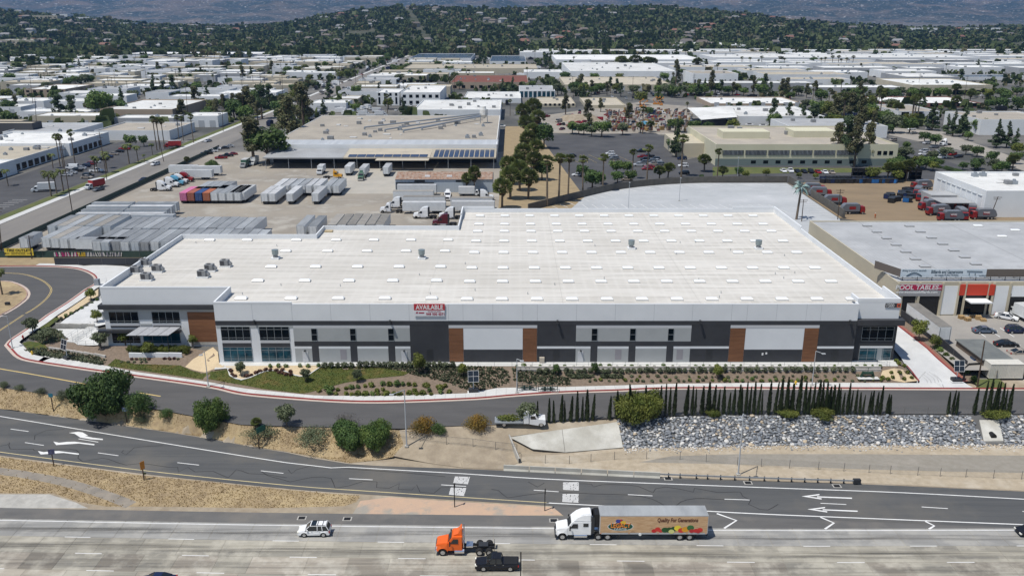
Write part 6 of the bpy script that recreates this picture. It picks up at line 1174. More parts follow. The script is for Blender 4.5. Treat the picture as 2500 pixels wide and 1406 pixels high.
WALLM = {'white': M('wall_white', (0.74, 0.755, 0.76), 0.85, (0.67, 0.685, 0.69), 0.1, rnd=0.06), 'cream': M('wall_cream', (0.5, 0.45, 0.34), 0.85, (0.44, 0.4, 0.31), 0.1, rnd=0.08), 'grey': M('wall_grey', (0.38, 0.39, 0.4), 0.85, (0.33, 0.34, 0.35), 0.1, rnd=0.1), 'tan': M('wall_tan', (0.42, 0.33, 0.25), 0.85, (0.36, 0.29, 0.22), 0.1), 'brick': M('wall_brick', (0.22, 0.1, 0.075), 0.85, (0.17, 0.08, 0.06), 0.4), 'pgreen': M('wall_pale_green', (0.6, 0.575, 0.43), 0.85, (0.55, 0.525, 0.39), 0.1), 'dark': M('wall_dark', (0.07, 0.07, 0.075), 0.8), 'blue': M('wall_blue_grey', (0.16, 0.2, 0.26), 0.8), 'yellow': M('wall_yellow', (0.5, 0.36, 0.12), 0.8)}
UNIT = [MB().box(-1, -0.8, 0, 1, 0.8, 1.2).mesh('roof_unit', m_hv), MB().box(-0.7, -0.7, 0, 0.7, 0.7, 0.9).tube((0, 0, 0.9), (0, 0, 1.3), 0.4).mesh('roof_unit', m_steel), MB().box(-1.2, -0.7, 0, 1.2, 0.7, 0.35).mesh('roof_unit', m_curb)]
def wbld(X0, X1, Y0, Y1, H_, roof_, wall, label, name='industrial_building', group=None, units=None, wins=None, par=0.6, side=None, cat='building', z0=-0.2, doors=0):
    t = thing(name, label, cat, ((X0 + X1) / 2, Y0, 0), 0, group); OCC.append((min(X0, X1), Y0, max(X0, X1), Y1)); w_, d = (X1 - X0) / 2, Y1 - Y0
    fp_ = [(-w_, 0), (w_, 0), (w_, d), (-w_, d)]; mb, inn_ = shell(fp_, z0, H_, H_ - par, 0.3); mb.build('wall', WALLM[wall], t, fixn=False); rf = MB().face([(x, y, H_ - par) for x, y in inn_]).build('roof', ROOFM[roof_], t)
    A_ = w_ * 2 * d; n = units if units is not None else min(10, max(1, int(A_ / 450)))
    for _ in range(n):
        o = link('roof_unit', rng.choice(UNIT), rf); o.location = (rng.uniform(-w_ * 0.85, w_ * 0.85), rng.uniform(d * 0.12, d * 0.88), H_ - par); o.rotation_euler = (0, 0, rng.choice([0, math.pi / 2])); k = rng.uniform(0.7, 1.5); o.scale = (k, k, k)
    if wins:                                                         # (count, z0, z1, fill) rows of dark windows along the front
        for (cnt, za, zb, fill, *mt) in wins:
            s_ = 2 * w_ / cnt; wm = MB().box(-s_ * fill / 2, -0.06, za, s_ * fill / 2, 0.0, zb).mesh('window', mt[0] if mt else m_glass)
            for i in range(cnt): o = link('window', wm, t); o.location = (-w_ + s_ * (i + 0.5), -0.003, 0)
    if doors:
        dm = MB().box(-1.8, -0.05, 0.1, 1.8, 0, 4.0).mesh('loading_door', m_pole)
        for i in range(doors): o = link('loading_door', dm, t); o.location = (-w_ + 2 * w_ * (i + 0.5) / doors, -0.003, 0)
    return t
def bld(x0, x1, yb, yt, yk, roof_, wall, label, **k):
    X0, Y = G(x0, yb); X1 = G(x1, yb)[0]; H_ = V((x0 + x1) / 2, yt, Y)[1]; Yk = G((x0 + x1) / 2, yk, H_)[1]; return wbld(X0, X1, Y, max(Yk, Y + 6), H_, roof_, wall, label, **k)
def pad(name, pts, off, mat, world=False): return drape(name, pts, off, mat, hf=lambda x, y: 0.0)
m_yard = M('yard_paving', (0.32, 0.285, 0.235), 0.95, (0.23, 0.208, 0.178), 0.05, detail=8, col3=(0.37, 0.345, 0.3), scale3=0.1, lo3=0.5, hi3=0.65); m_lot = M('dark_lot', (0.058, 0.058, 0.062), 0.95, (0.085, 0.085, 0.088), 0.08, detail=8); m_av = M('avenue_asphalt', (0.22, 0.205, 0.185), 0.95, (0.17, 0.16, 0.15), 0.12, stretch=(1, 0.15, 1), detail=7)
m_wlot = M('white_lot_concrete', (0.43, 0.445, 0.455), 0.9, (0.36, 0.375, 0.385), 0.12, detail=8, col3=(0.5, 0.51, 0.52), scale3=0.06); m_straw = M('straw_ground', (0.33, 0.255, 0.15), 0.95, (0.26, 0.2, 0.12), 0.3, detail=8); m_tanlot = M('tan_dirt_lot', (0.25, 0.185, 0.115), 0.95, (0.2, 0.15, 0.095), 0.12, stretch=(0.4, 1, 1)); m_lawn2 = M('lawn_far', (0.075, 0.1, 0.03), 0.95, (0.12, 0.125, 0.04), 0.2)
AX0, AX1 = -165.5, -148.0
pad('avenue', [(AX0, 225), (AX1, 225), (AX1, 1800), (AX0, 1800)], 0.0, m_av, True)
pad('avenue_sidewalk', [(AX0 - 3.2, 268), (AX0 - 0.2, 268), (AX0 - 0.2, 1500), (AX0 - 3.2, 1500)], 0.06, m_walk, True); pad('avenue_sidewalk', [(AX0 - 8, 244), (-260, 244), (-260, 240), (AX0 - 8, 240)], 0.06, m_walk, True)
pad('avenue_verge', [(AX0 - 7, 268), (AX0 - 3.3, 268), (AX0 - 3.3, 620), (AX0 - 7, 620)], 0.05, m_lawn2, True)
pad('side_street', [(-400, 246), (AX0 - 0.5, 246), (AX0 - 0.5, 262), (-400, 262)], 0.003, m_av, True)
pad('left_parking_lot', [(-208, 270), (AX0 - 8, 270), (AX0 - 8, 455), (-208, 455)], 0.01, m_lot, True)
pad('truck_yard', [(AX1 + 1.5, G(60, 629)[1] + 0.5), (XL - 3, G(60, 629)[1] + 0.5), (XL - 3, YB1 + 2.5), (XS1, YB1 + 2.5), (XS1, YB2 + 1.5), (XS2, YB2 + 1.5), (XS2, YB3 + 1), (-4, YB3 + 1), (-4, 420), (AX1 + 1.5, 420)], 0.01, m_yard, True)
pad('pale_yard_slab', [(-75, 318), (-45, 318), (-45, 372), (-75, 372)], 0.016, M('pale_slab', (0.42, 0.39, 0.34), 0.95, (0.36, 0.34, 0.3), 0.1), True)
pad('dry_strip', [(-160, G(60, 648)[1]), (XL - 3, G(60, 648)[1]), (XL - 3, G(60, 629)[1] + 0.6), (-160, G(60, 629)[1] + 0.6)], 0.012, m_straw, True)
pad('palm_strip', [(-5, 236), (12, 236), (20, 290), (27, 312), (12, 520), (-4, 520)], 0.014, m_straw, True)
wlot = [(XS2 + 12, YB3 + 0.5), (XR - 2, YB3 + 0.5), (XR + 12, YB3 - 30)] + [tuple(q) for q in GX([(2050, 534), (1920, 447), (1700, 447), (1600, 452), (1500, 464), (1400, 487), (1300, 514)])]
drape('white_parking_lot', [Vector(q) for q in wlot], 0.012, m_wlot, hf=lambda x, y: 0.0)
pad('dark_parking_lot', GX([(1335, 452), (1330, 330), (1600, 325), (1640, 345), (1690, 440), (1700, 445), (1500, 460), (1420, 478)]), 0.008, m_lot)
pad('office_parking', GX([(1690, 445), (1640, 400), (1700, 385), (1960, 405), (2220, 408), (2240, 440), (1920, 445)]), 0.01, m_lot); pad('office_lawn', GX([(1740, 408), (2215, 412), (2215, 420), (1800, 425), (1740, 430)]), 0.016, m_lawn2)
pad('bin_yard', GX([(1925, 447), (2260, 437), (2520, 480), (2520, 545), (2100, 540), (2050, 533)]), 0.014, m_tanlot)
pad('neighbour_lot', [(86, YF - 4), (180, YF - 4), (180, 190), (86, 190)], 0.03, M('neighbour_paving', (0.33, 0.31, 0.28), 0.95, (0.26, 0.245, 0.225), 0.1, detail=8), True)
pad('right_parking_lot', GX([(2150, 345), (2330, 400), (2440, 430), (2240, 440), (2200, 400), (2140, 360)]), 0.02, m_lot); pad('right_street', GX([(2180, 312), (2300, 322), (2520, 400), (2520, 425), (2380, 375), (2170, 330)]), 0.022, M('pale_street', (0.33, 0.3, 0.26), 0.95, (0.28, 0.26, 0.23), 0.1))
pad('salvage_yard', GX([(1310, 285), (1560, 250), (1700, 262), (1660, 330), (1345, 325)]), 0.006, m_yard)
# markings in the lots
lm = link('lot_markings', None); lm['kind'] = 'structure'; Z0 = lambda x, y: 0.0
def lstripe(a, b, w_=0.22, mat=m_mark): stripe('bay_line', [Vector(a), Vector(b)], w_, 0.045, mat, Z0, lm)
y0 = G(1600, 500)[1]
for i in range(16): x = 8 + i * 3.4; lstripe((x, 268), (x - 1.5, 282))
for i in range(20): x = 28 + i * 3.5; lstripe((x, 286), (x - 3, 299))
for i in range(26):
    t = i / 25; q = GX([(1330, 508), (1420, 484), (1510, 463), (1620, 451), (1740, 448), (1910, 448)]); k = min(4, int(t * 5)); e = q[k].lerp(q[k + 1], t * 5 - k); lstripe((e.x, e.y - 0.6), (e.x + 2.5, e.y - 6))
for i in range(16): e = GX([(1920, 452)])[0].lerp(GX([(2040, 530)])[0], i / 15); lstripe((e.x - 0.5, e.y), (e.x - 6, e.y + 0.5))
for i in range(9): x = 22 + i * 4.2; lstripe((x, 388), (x - 6 if i % 3 else x, 412), 0.1, m_ymark)
for i in range(9): lstripe((100 + i * 3.0, 168), (100 + i * 3.0, 173.5)); lstripe((107 + i * 3.0, 152), (107 + i * 3.0, 157.5))
for i in range(12): lstripe((AX0 - 12 - 0.0, 275 + i * 2.9), (AX0 - 17.5, 275 + i * 2.9))
YG = G(60, 629)[1]; YD = G(200, 652)[1] + 1.0
# perimeter fence along the avenue, walls
fence([(AX1 + 0.6, YG + 1), (AX1 + 0.6, 300), (AX1 + 0.6, 430)], 2.0, 'dark green screened fence along the avenue beside the truck yard', 6.0, m_screen)
fence([(AX1 + 1, YG), (-120, YG), (XL - 4, YG)], 2.0, 'graffiti-covered green screened fence before the grey trailers', 5.0, m_screen)
fence([(G(131, 650)[0], YD + 0.6), (XL - 2, YD + 0.6)], 2.2, 'dark grey fence beside the road loop', 6.0, M('grey_screen', (0.04, 0.043, 0.05), 0.8))
# graffiti strokes on the fence
gf_ = thing('graffiti', 'row of white, pink and yellow graffiti lettering on the green fence', 'graffiti', (0, 0, 0)); rgf = random.Random(3)
for i in range(60):
    x = lerp(G(135, 628)[0], G(300, 628)[0], i / 60); c = rgf.choice([(0.5, 0.5, 0.5), (0.6, 0.6, 0.6), (0.45, 0.03, 0.18)] if i < 22 else [(0.55, 0.55, 0.55), (0.2, 0.2, 0.25)] if i > 27 else [(0.6, 0.4, 0.03)]); a = rgf.uniform(-0.5, 0.5)
    MB().face([(x, YG - 0.08 - i * 0.0005, 0.35), (x + 0.22, YG - 0.08 - i * 0.0005, 0.35), (x + 0.22 + a, YG - 0.08 - i * 0.0005, 1.6), (x + a, YG - 0.08 - i * 0.0005, 1.6)]).build('stroke', P(c), gf_)
b0_, b1_ = G(30, 622)[0], G(99, 622)[0]; tb = thing('tire_banner', 'yellow banner reading TIRE OUTLET on the green fence', 'banner', (0, 0, 0)); yb_ = YG - 0.35
MB().box(b0_, yb_, 0.7, b1_, yb_ + 0.05, 2.75).build('sheet', M('banner_yellow', (0.68, 0.52, 0.06)), tb); bxm = (b0_ + b1_) / 2; text('TIRE OUTLET', m_black, 1.0, (bxm, yb_ - 0.012, 2.2), tb, width=(b1_ - b0_) * 0.84, shear=0.2, bold=0.03); text('WHOLESALE PRICES', m_black, 0.4, (bxm - 0.3, yb_ - 0.012, 1.5), tb, width=(b1_ - b0_) * 0.5); text('OPEN TO THE PUBLIC', m_black, 0.4, (bxm - 0.3, yb_ - 0.012, 1.08), tb, width=(b1_ - b0_) * 0.5)
for sx in (-1, 1): MB().face([(bxm + sx * 2.4 - 0.3, yb_ - 0.012, 1.2), (bxm + sx * 3.4 - 0.3, yb_ - 0.012, 1.2), (bxm + sx * 3.4 - 0.3, yb_ - 0.012, 1.0), (bxm + sx * 4.1 - 0.3, yb_ - 0.012, 1.3), (bxm + sx * 3.4 - 0.3, yb_ - 0.012, 1.6), (bxm + sx * 3.4 - 0.3, yb_ - 0.012, 1.4), (bxm + sx * 2.4 - 0.3, yb_ - 0.012, 1.4)]).build('arrow', m_black, tb)
# curved dark wall round the white lot
cw = cr(GX([(1290, 516), (1400, 488), (1500, 465), (1610, 452), (1720, 447), (1922, 446)]), 4.0); t = thing('lot_wall', 'dark curving block wall at the back of the white parking lot', 'wall', (0, 0, 0)); m_dwall = M('dark_block', (0.085, 0.08, 0.07), 0.9, (0.12, 0.11, 0.095), 0.5); A1, B1 = offset_line(cw, 0.0), offset_line(cw, 0.3)
for i in range(len(cw) - 1): MB().prism([A1[i], A1[i + 1], B1[i + 1], B1[i]], 0, 2.6).build('wall_panel', m_dwall, t)
cw = cr(GX([(1924, 446), (1990, 488), (2060, 534)]), 4.0); t = thing('yard_wall', 'grey block wall between the white lot and the bin yard', 'wall', (0, 0, 0)); A1, B1 = offset_line(cw, 0.0), offset_line(cw, 0.3)
for i in range(len(cw) - 1): MB().prism([A1[i], A1[i + 1], B1[i + 1], B1[i]], 0, 2.8).build('wall_panel', m_dwall, t)
# ---------------------------------------------------------------- old warehouse with canopy
ow = wbld(-111, -7, 389, 505, 8.2, 'tan', 'white', 'old low warehouse with a wide tan roof and a front canopy', 'old_warehouse', units=46, par=0.15)
MB().face([(-111.5, 389.4, 8.06), (-6.5, 389.4, 8.06), (-6.5, 404, 8.25), (-111.5, 404, 8.25)]).build('eave_sheet', ROOFM['metal'], ow).location = (59, -389, 0.03)
cn = thing('dock_canopy', 'long tan dock canopy with solar panels on the old warehouse', 'canopy', (0, 0, 0)); OCC.append((-111, 370, -7, 389))
for a, b, m_ in ((-109, -74, ROOFM['grey']), (-73.9, -36, ROOFM['cream']), (-35.9, -7, ROOFM['cream'])): MB().face([(a, 372, 4.9), (b, 372, 4.9), (b, 388.8, 6.4), (a, 388.8, 6.4)]).face([(a, 372, 4.8), (b, 372, 4.8), (b, 388.8, 6.3), (a, 388.8, 6.3)]).box(a, 371.9, 4.5, b, 372, 5.0).build('canopy_roof', m_, cn)
for x in range(-108, -6, 10): MB().tube((x, 372.4, 0), (x, 372.4, 4.9), 0.14, n=6).build('post', m_steel, cn)
MB().box(-109, 388.5, 0, -7, 388.9, 5).build('back_wall', m_dark, cn)
def slope_panel(x0, x1, y0, y1, name='solar_panel'):
    z = lambda y: 4.9 + 1.5 * (y - 372) / 16.8 + 0.15; MB().face([(x0, y0, z(y0)), (x1, y0, z(y0)), (x1, y1, z(y1)), (x0, y1, z(y1))]).build(name, M('solar_blue', (0.02, 0.035, 0.08), 0.2) if 'msb' not in globals() else msb, cn)
msb = M('solar_blue', (0.025, 0.04, 0.085), 0.25, spec=0.7)
for i in range(12): slope_panel(-34.5 + i * 2.25, -32.7 + i * 2.25, 373, 386)
for i in range(9): slope_panel(-72 + i * 3.9, -68.4 + i * 3.9, 373, 377.5)
MB().box(-59, 366, 4.6, -36, 371.5, 4.75).build('lower_awning', ROOFM['cream'], cn)
# ducts and hopper
dc = thing('dust_collector', 'pale hopper tower with pipes on the old warehouse roof', 'hopper', (0, 0, 0)); hxp, hyp = V(1181, 255, 470)[0], 470; MB().tube((hxp, hyp, 10.5), (hxp, hyp, 12.5), 0.6, 2.2, 12).tube((hxp, hyp, 12.5), (hxp, hyp, 15.5), 2.2, n=12).tube((hxp, hyp, 15.5), (hxp, hyp, 17), 1.2, n=10).build('hopper', ROOFM['white'], dc)
for sx in (-2, 2):
    for sy in (-2, 2): MB().tube((hxp + sx, hyp + sy, 8), (hxp + sx * 0.8, hyp + sy * 0.8, 13.5), 0.15, n=5).build('leg', m_steel, dc)
for a, b in (((890, 314), (1175, 283)), ((940, 320), (1175, 286)), ((985, 322), (1175, 290)), ((1030, 316), (1175, 288))):
    p, q = G(*a, 8.6), G(*b, 9); mb = MB().tube((p[0], p[1], 8.1), (p[0], p[1], 9.2), 0.45, n=8).tube((p[0], p[1], 9.2), (q[0], q[1], 10.2), 0.4, n=8); mb.build('pipe', m_steel, dc)
# rusty shed beside the yard
sx0, sy0 = G(966, 470); sx1 = G(1203, 470)[0]; sh_ = thing('corrugated_shed', 'corrugated shed with a rusty striped roof beside the parked trucks', 'shed', ((sx0 + sx1) / 2, sy0, 0)); wS = (sx1 - sx0) / 2; OCC.append((sx0, sy0, sx1, sy0 + 18)); m_corr = M('corrugated_wall', (0.42, 0.47, 0.52), 0.6, (0.36, 0.41, 0.46), 3, stretch=(3, 1, 0.05))
MB().profile([(-wS, 0), (-wS, 5.0), (wS, 5.0), (wS, 0)], 7.5).build('wall', m_corr, sh_).location = (0, 7.5, 0)
for i in range(26): a = -wS + 2 * wS * i / 26; MB().face([(a, -0.3, 5.05), (a + 2 * wS / 26 - 0.06, -0.3, 5.05), (a + 2 * wS / 26 - 0.06, 7.5, 6.6), (a, 7.5, 6.6)]).face([(a, 7.5, 6.6), (a + 2 * wS / 26 - 0.06, 7.5, 6.6), (a + 2 * wS / 26 - 0.06, 15.3, 5.05), (a, 15.3, 5.05)]).build('roof_sheet', m_rust, sh_)
for x in (-wS * 0.5, wS * 0.35): MB().box(x - 2, -0.05, 4.0, x + 2, -0.002, 4.7).build('vent_opening', m_black, sh_)
for i in range(3): MB().box(-wS * 0.4 + i * wS * 0.45, 2.0, 5.4, -wS * 0.4 + i * wS * 0.45 + 2, 3.0, 6.1).build('roof_vent', m_white, sh_)
# ---------------------------------------------------------------- neighbour with roof billboard
XN = G(2190, 770)[0]; NY = 181.5; NH = 8.0
sk1 = sk0.copy(); sk1.materials[0] = m_hv; dome1 = dome0.copy(); dome1.materials[0] = M('grey_dome', (0.4, 0.41, 0.42), 0.3)
nb = wbld(86.0, 190, NY, G(1990, 539, NH)[1], NH, 'grey', 'cream', 'grey-roofed showroom building with red awnings beside the driveway', 'showroom_building', units=0, par=0.3)
def seams(m, pers, col):
    n = m.node_tree.nodes; L = m.node_tree.links; b = n['Principled BSDF']; src = b.inputs['Base Color'].links[0].from_socket; g = n.new('ShaderNodeNewGeometry'); sp = n.new('ShaderNodeSeparateXYZ'); L.new(g.outputs['Position'], sp.inputs[0])
    for ax_, per, wd, k in pers:
        q = n.new('ShaderNodeMath'); q.operation = 'PINGPONG'; q.inputs[1].default_value = per / 2; L.new(sp.outputs[ax_], q.inputs[0]); r = n.new('ShaderNodeMapRange'); r.inputs[2].default_value = wd; r.inputs[3].default_value = k; r.inputs[4].default_value = 0; L.new(q.outputs[0], r.inputs[0])
        x = n.new('ShaderNodeMix'); x.data_type = 'RGBA'; L.new(r.outputs[0], x.inputs[0]); L.new(src, x.inputs[6]); x.inputs[7].default_value = (*col, 1); src = x.outputs[2]
    L.new(src, b.inputs['Base Color']); return m
for ch in CH[nb.as_pointer()]:
    if ch.name.startswith('roof'): ch.data.materials[0] = seams(M('rolled_roofing', (0.42, 0.43, 0.44), 0.9, (0.33, 0.34, 0.35), 0.12, detail=8, col3=(0.3, 0.3, 0.31), scale3=0.5, lo3=0.55, hi3=0.75), ((0, 1.0, 0.12, 0.45), (1, 5.5, 0.14, 0.5), (0, 25, 0.25, 0.8)), (0.22, 0.225, 0.23))
def nloc(px, py, z): x, y = G(px, py, z); return (x - 138, y - NY, z)
for i in range(7):
    for px, py in ((2117 + i * 23.5, 552.5 + i * 16.6 - i * (6 - i) * 0.35), (2220 + i * 27, 553 + i * 15.5 - i * (6 - i) * 0.3)):
        o = link('skylight', sk1, nb); o.location = nloc(px, py, NH - 0.3); o2 = link('dome', dome1, o)
for px, py in ((2387, 553), (2446, 579), (2478, 564)): o = link('skylight', sk0, nb); o.location = nloc(px, py, NH - 0.3); link('dome', dome0, o)
def nface(name, px0, px1, z0, z1, mat, proud=0.08): a, b = V(px0, 720, NY)[0] - 138, V(px1, 720, NY)[0] - 138; return MB().box(a, -proud, z0, b, -0.002, z1).build(name, mat, nb)
nfz = lambda py: V(2300, py, NY)[1]
for px in (2187, 2240, 2296, 2336, 2352, 2408, 2420, 2461): nface('pilaster', px, px + 5, 0, NH - 0.2, WALLM['cream'], 0.25)
nface('sign_band', 2193, 2294, nfz(722), nfz(693), M('grey_band', (0.3, 0.3, 0.31)), 0.26)
nface('sign_board', 2194, 2296, nfz(707), nfz(694.5), M('crimson', (0.4, 0.02, 0.07)), 0.3); xt = (V(2194, 700, NY)[0] + V(2282, 700, NY)[0]) / 2 - 138
text('POOL TABLES', m_white, 1.5, (xt, -0.315, nfz(700.7)), nb, width=9.6, bold=0.02, shear=0.12); text('www.weststatebilliards.com', m_white, 0.8, (xt, -0.27, nfz(712)), nb, width=9.4, bold=0.02); text('AND GAMES', m_white, 0.4, (V(2290, 700, NY)[0] - 138, -0.315, nfz(703)), nb, width=1.3)
nface('loading_opening', 2240, 2294, 0.2, nfz(722), m_black, 0.05); nface('loading_opening', 2205, 2236, 0.2, nfz(722), m_black, 0.05)
for a, b in ((2339, 2353), (2358, 2408), (2411, 2425)): nface('red_awning', a, b, nfz(720), nfz(694), M('awning_red', (0.5, 0.045, 0.02), 0.6), 0.3); nface('shop_window', a, b, 0.3, nfz(720.5), m_glass, 0.04)
nface('white_bay', 2302, 2336, 0.3, nfz(698), WALLM['white'], 0.06); nface('white_bay', 2428, 2460, 0.3, nfz(698), WALLM['white'], 0.06); nface('white_bay', 2466, 2560, nfz(724), nfz(698), WALLM['white'], 0.06); nface('loading_opening', 2466, 2560, 0.2, nfz(724.5), m_black, 0.05); nface('entrance_canopy', 2356, 2408, nfz(731), nfz(728), WALLM['white'], 3.0)
text('4', m_black, 1.0, (V(2467, 720, NY)[0] - 138, -0.07, nfz(720)), nb)
bb_ = thing('roof_billboard', 'long pale roof billboard advertising billiards and gamerooms', 'billboard', (0, 0, 0)); YBB = G(2300, 681, NH)[1]; X0b, zb0 = V(2197, 678, YBB); zb1 = V(2300, 657, YBB)[1]; zb0 = V(2300, 676, YBB)[1]; X1b = V(2407, 670, YBB)[0]; m_bill = M('billboard_blue_white', (0.55, 0.63, 0.7), 0.6, (0.62, 0.68, 0.73), 0.2)
MB().box(X0b, YBB - 0.1, zb0, X1b, YBB, zb1).build('panel', m_bill, bb_); MB().box(X1b + 0.05, YBB - 0.1, zb0, 175, YBB, zb1).build('brown_panel', M('billboard_back', (0.13, 0.11, 0.095), 0.9), bb_)
MB().face([(X0b, YBB, zb0), (X0b - 3.0, YBB + 7, zb0), (X0b - 3.0, YBB + 7, zb1), (X0b, YBB, zb1)]).build('brown_panel', M('billboard_side', (0.13, 0.11, 0.095), 0.9), bb_)
for i in range(18): x = X0b + 0.5 + i * 3.3; MB().box(x, YBB - 0.2, NH - 0.3, x + 0.12, YBB - 0.11, zb0 + 0.05).tube((x, YBB + 0.02, zb0), (x, YBB + 2.4, NH - 0.3), 0.06, n=4).build('strut', m_dark, bb_)
MB().box(X0b, YBB - 0.6, zb0 - 0.25, 175, YBB - 0.21, zb0 - 0.15).build('catwalk', m_dark, bb_)
wB = X1b - X0b; mk = M('billboard_ink', (0.02, 0.05, 0.08)); text('Billiards and Gamerooms', mk, 1.1, (X0b + wB * 0.54, YBB - 0.112, lerp(zb0, zb1, 0.68)), bb_, width=wB * 0.37, bold=0.02); text('fun meets FUNCTIONAL', mk, 0.75, (X0b + wB * 0.54, YBB - 0.112, lerp(zb0, zb1, 0.25)), bb_, width=wB * 0.28, shear=0.15); text('dining to pool in seconds', mk, 0.75, (X0b + wB * 0.155, YBB - 0.112, lerp(zb0, zb1, 0.8)), bb_, width=wB * 0.28, shear=0.1)
ar = [(X0b + wB * (0.07 + 0.18 * i / 10), lerp(zb0, zb1, 0.12 + 0.42 * math.sin(math.pi * i / 10))) for i in range(11)]; mb = MB()
for i in range(10): mb.tube((ar[i][0], YBB - 0.13, ar[i][1]), (ar[i + 1][0], YBB - 0.13, ar[i + 1][1]), 0.12, n=4)
mb.build('printed_table', mk, bb_); text('outdoor', mk, 0.7, (X0b + wB * 0.96, YBB - 0.112, lerp(zb0, zb1, 0.2)), bb_, width=wB * 0.08)
mb = MB().tube((X0b + wB * 0.77, YBB - 0.13, lerp(zb0, zb1, 0.75)), (X0b + wB * 0.95, YBB - 0.13, lerp(zb0, zb1, 0.7)), 0.09, n=4)
for k in (0.8, 0.87): mb.tube((X0b + wB * k, YBB - 0.13, lerp(zb0, zb1, 0.25)), (X0b + wB * k, YBB - 0.13, lerp(zb0, zb1, 0.5)), 0.08, n=4)
mb.build('printed_table', mk, bb_)
# neighbour's yard: trailer, shed, containers, bin, pallets, cars
def xy(px, py): p = T(px, py); return (p.x, p.y)
a = xy(2250, 800); trailer(0, 0, 0, 1, 'white', 'dark', 'long white trailer parked along the dark fence beside the showroom', at=(87.5, 163.5), L_=15)
s0_ = xy(2318, 848); sd = thing('storage_shed', 'low storage shed with a flat dark grey roof in the neighbour lot', 'shed', (91.2, 152.5, h(91, 152))); MB().box(0, 0, -0.5, 5.6, 10.5, 2.5).build('wall', M('shed_brown', (0.13, 0.1, 0.08)), sd); MB().box(-0.25, -0.25, 2.5, 5.85, 10.8, 2.66).build('roof', M('shed_roof', (0.12, 0.13, 0.13), 0.9, (0.16, 0.17, 0.165), 0.4), sd)
for i in range(2): vehicle(('cont', 3.2, 'w'), lambda: container_proto(3.2, (0.6, 0.58, 0.52)), (91.3 + i * 3.25, 151.2, h(92, 150) + 0.02), 0, 'white corrugated storage container before the grey shed', 'container', 'white storage containers', 'storage_container')
b = T(2383, 887); t = thing('rubbish_bin', 'blue rubbish bin with a dark lid beside the wooden pole', 'bin', b); MB().profile([(-0.9, 0.1), (-1.0, 1.2), (1.0, 1.2), (0.9, 0.1)], 0.8).build('body', M('bin_blue', (0.03, 0.08, 0.2)), t); MB().profile([(-1.0, 1.2), (0, 1.6), (1.0, 1.2)], 0.85).build('lid', m_dark, t)
for i, (px, py) in enumerate(((2347, 778), (2362, 783), (2388, 780), (2400, 784), (2375, 775))):
    b = T(px, py); t = thing('pallet_stack', 'stack of pale wooden pallets before the showroom ramp', 'pallets', b, rng.uniform(-0.5, 0.5), 'pallet stacks')
    for k in range(rng.randint(3, 6)):
        z = k * 0.16; MB().box(-0.6, -0.5, z, 0.6, -0.42, z + 0.1).box(-0.6, -0.04, z, 0.6, 0.04, z + 0.1).box(-0.6, 0.42, z, 0.6, 0.5, z + 0.1).box(-0.6, -0.5, z + 0.101, -0.3, 0.5, z + 0.13).box(-0.2, -0.5, z + 0.101, 0.1, 0.5, z + 0.13).box(0.2, -0.5, z + 0.101, 0.5, 0.5, z + 0.13).build('pallet', M('pallet_wood', (0.42, 0.28, 0.13), 0.9) if k == 0 and i == 0 else bpy.data.materials['pallet_wood'], t)
W_ = 'in the neighbour lot'
cpx('sedan', 'steel', 2402, 812, 0.0 + math.pi, '', detail=True, label='blue-grey sedan in the neighbour lot nearest the pallets'); cpx('suv', 'navy', 2480, 812, math.pi, '', detail=True, label='dark blue car in the neighbour lot beside the right edge'); cpx('sedan', 'black', 2456, 846, math.pi, '', detail=True, label='black sedan in the neighbour lot'); cpx('sedan', 'tan', 2490, 868, math.pi, '', detail=True, label='tan sedan in the neighbour lot cut by the right edge'); cpx('sedan', 'white', 2456, 779, 2.5, '', detail=True, label='white hatchback parked before the loading bay')
boxtruck(2492, 778, -math.pi / 2 + 0.15, 'white', 'white', 'white box truck backed to the loading bay at the right edge')
dkf = offset_line(dk, -3.1); fence([dkf[2], dkf[len(dkf) // 3], dkf[len(dkf) // 2], dkf[-14]], 2.0, 'dark screened fence between driveway hedge and neighbour lot', 4.0, M('black_screen', (0.03, 0.033, 0.04), 0.8))
fence(TX([(2350, 928), (2362, 906), (2430, 906), (2432, 925)]), 1.7, 'black iron fence around the corner hedge', 2.0, M('iron_bars', (0.015, 0.015, 0.015), 0.6)); drape('corner_lawn', TX([(2383, 938), (2370, 926), (2440, 926), (2455, 938), (2450, 946), (2385, 948)]), 0.06, m_lawn2, 1.6)
def utility_pole(px, py, ptx, pty, label, cross=True, group=None, r=0.16):
    b = T(px, py); x, z = V(ptx, pty, b.y); t = thing('utility_pole', label, 'pole', b, 0, group); H_ = z - b.z; dx = x - b.x; MB().tube((0, 0, -0.3), (dx, 0, H_), r, r * 0.7, 8).build('pole', m_wood, t)
    if cross:
        for k, w_ in ((0.96, 1.4), (0.88, 1.1)): MB().box(dx * k - w_, -0.06, H_ * k - 0.07, dx * k + w_, 0.06, H_ * k + 0.07).build('crossarm', m_wood, t)
utility_pole(2386, 944, 2404, 832, 'leaning brown wooden pole beside the black iron fence', False)
UPG = 'utility poles of the town'
for a in ((177, 520, 148, 345), (261, 440, 242, 322), (4, 612, -6, 505), (400, 395, 378, 290), (545, 322, 540, 228), (595, 296, 590, 195), (640, 275, 634, 170), (78, 632, 70, 575), (690, 250, 688, 165), (1400, 240, 1398, 186), (1543, 248, 1546, 186), (1692, 242, 1695, 182), (2415, 535, 2437, 480), (82, 270, 72, 180), (285, 232, 278, 180), (460, 300, 452, 200), (90, 320, 85, 240), (1110, 240, 1109, 170), (1880, 240, 1955 - 75, 190), (2240, 225, 2247, 180), (2355, 240, 2362, 186), (830, 215, 828, 150), (870, 230, 867, 165)): utility_pole(*a, 'dark wooden utility pole with crossarms', True, UPG)
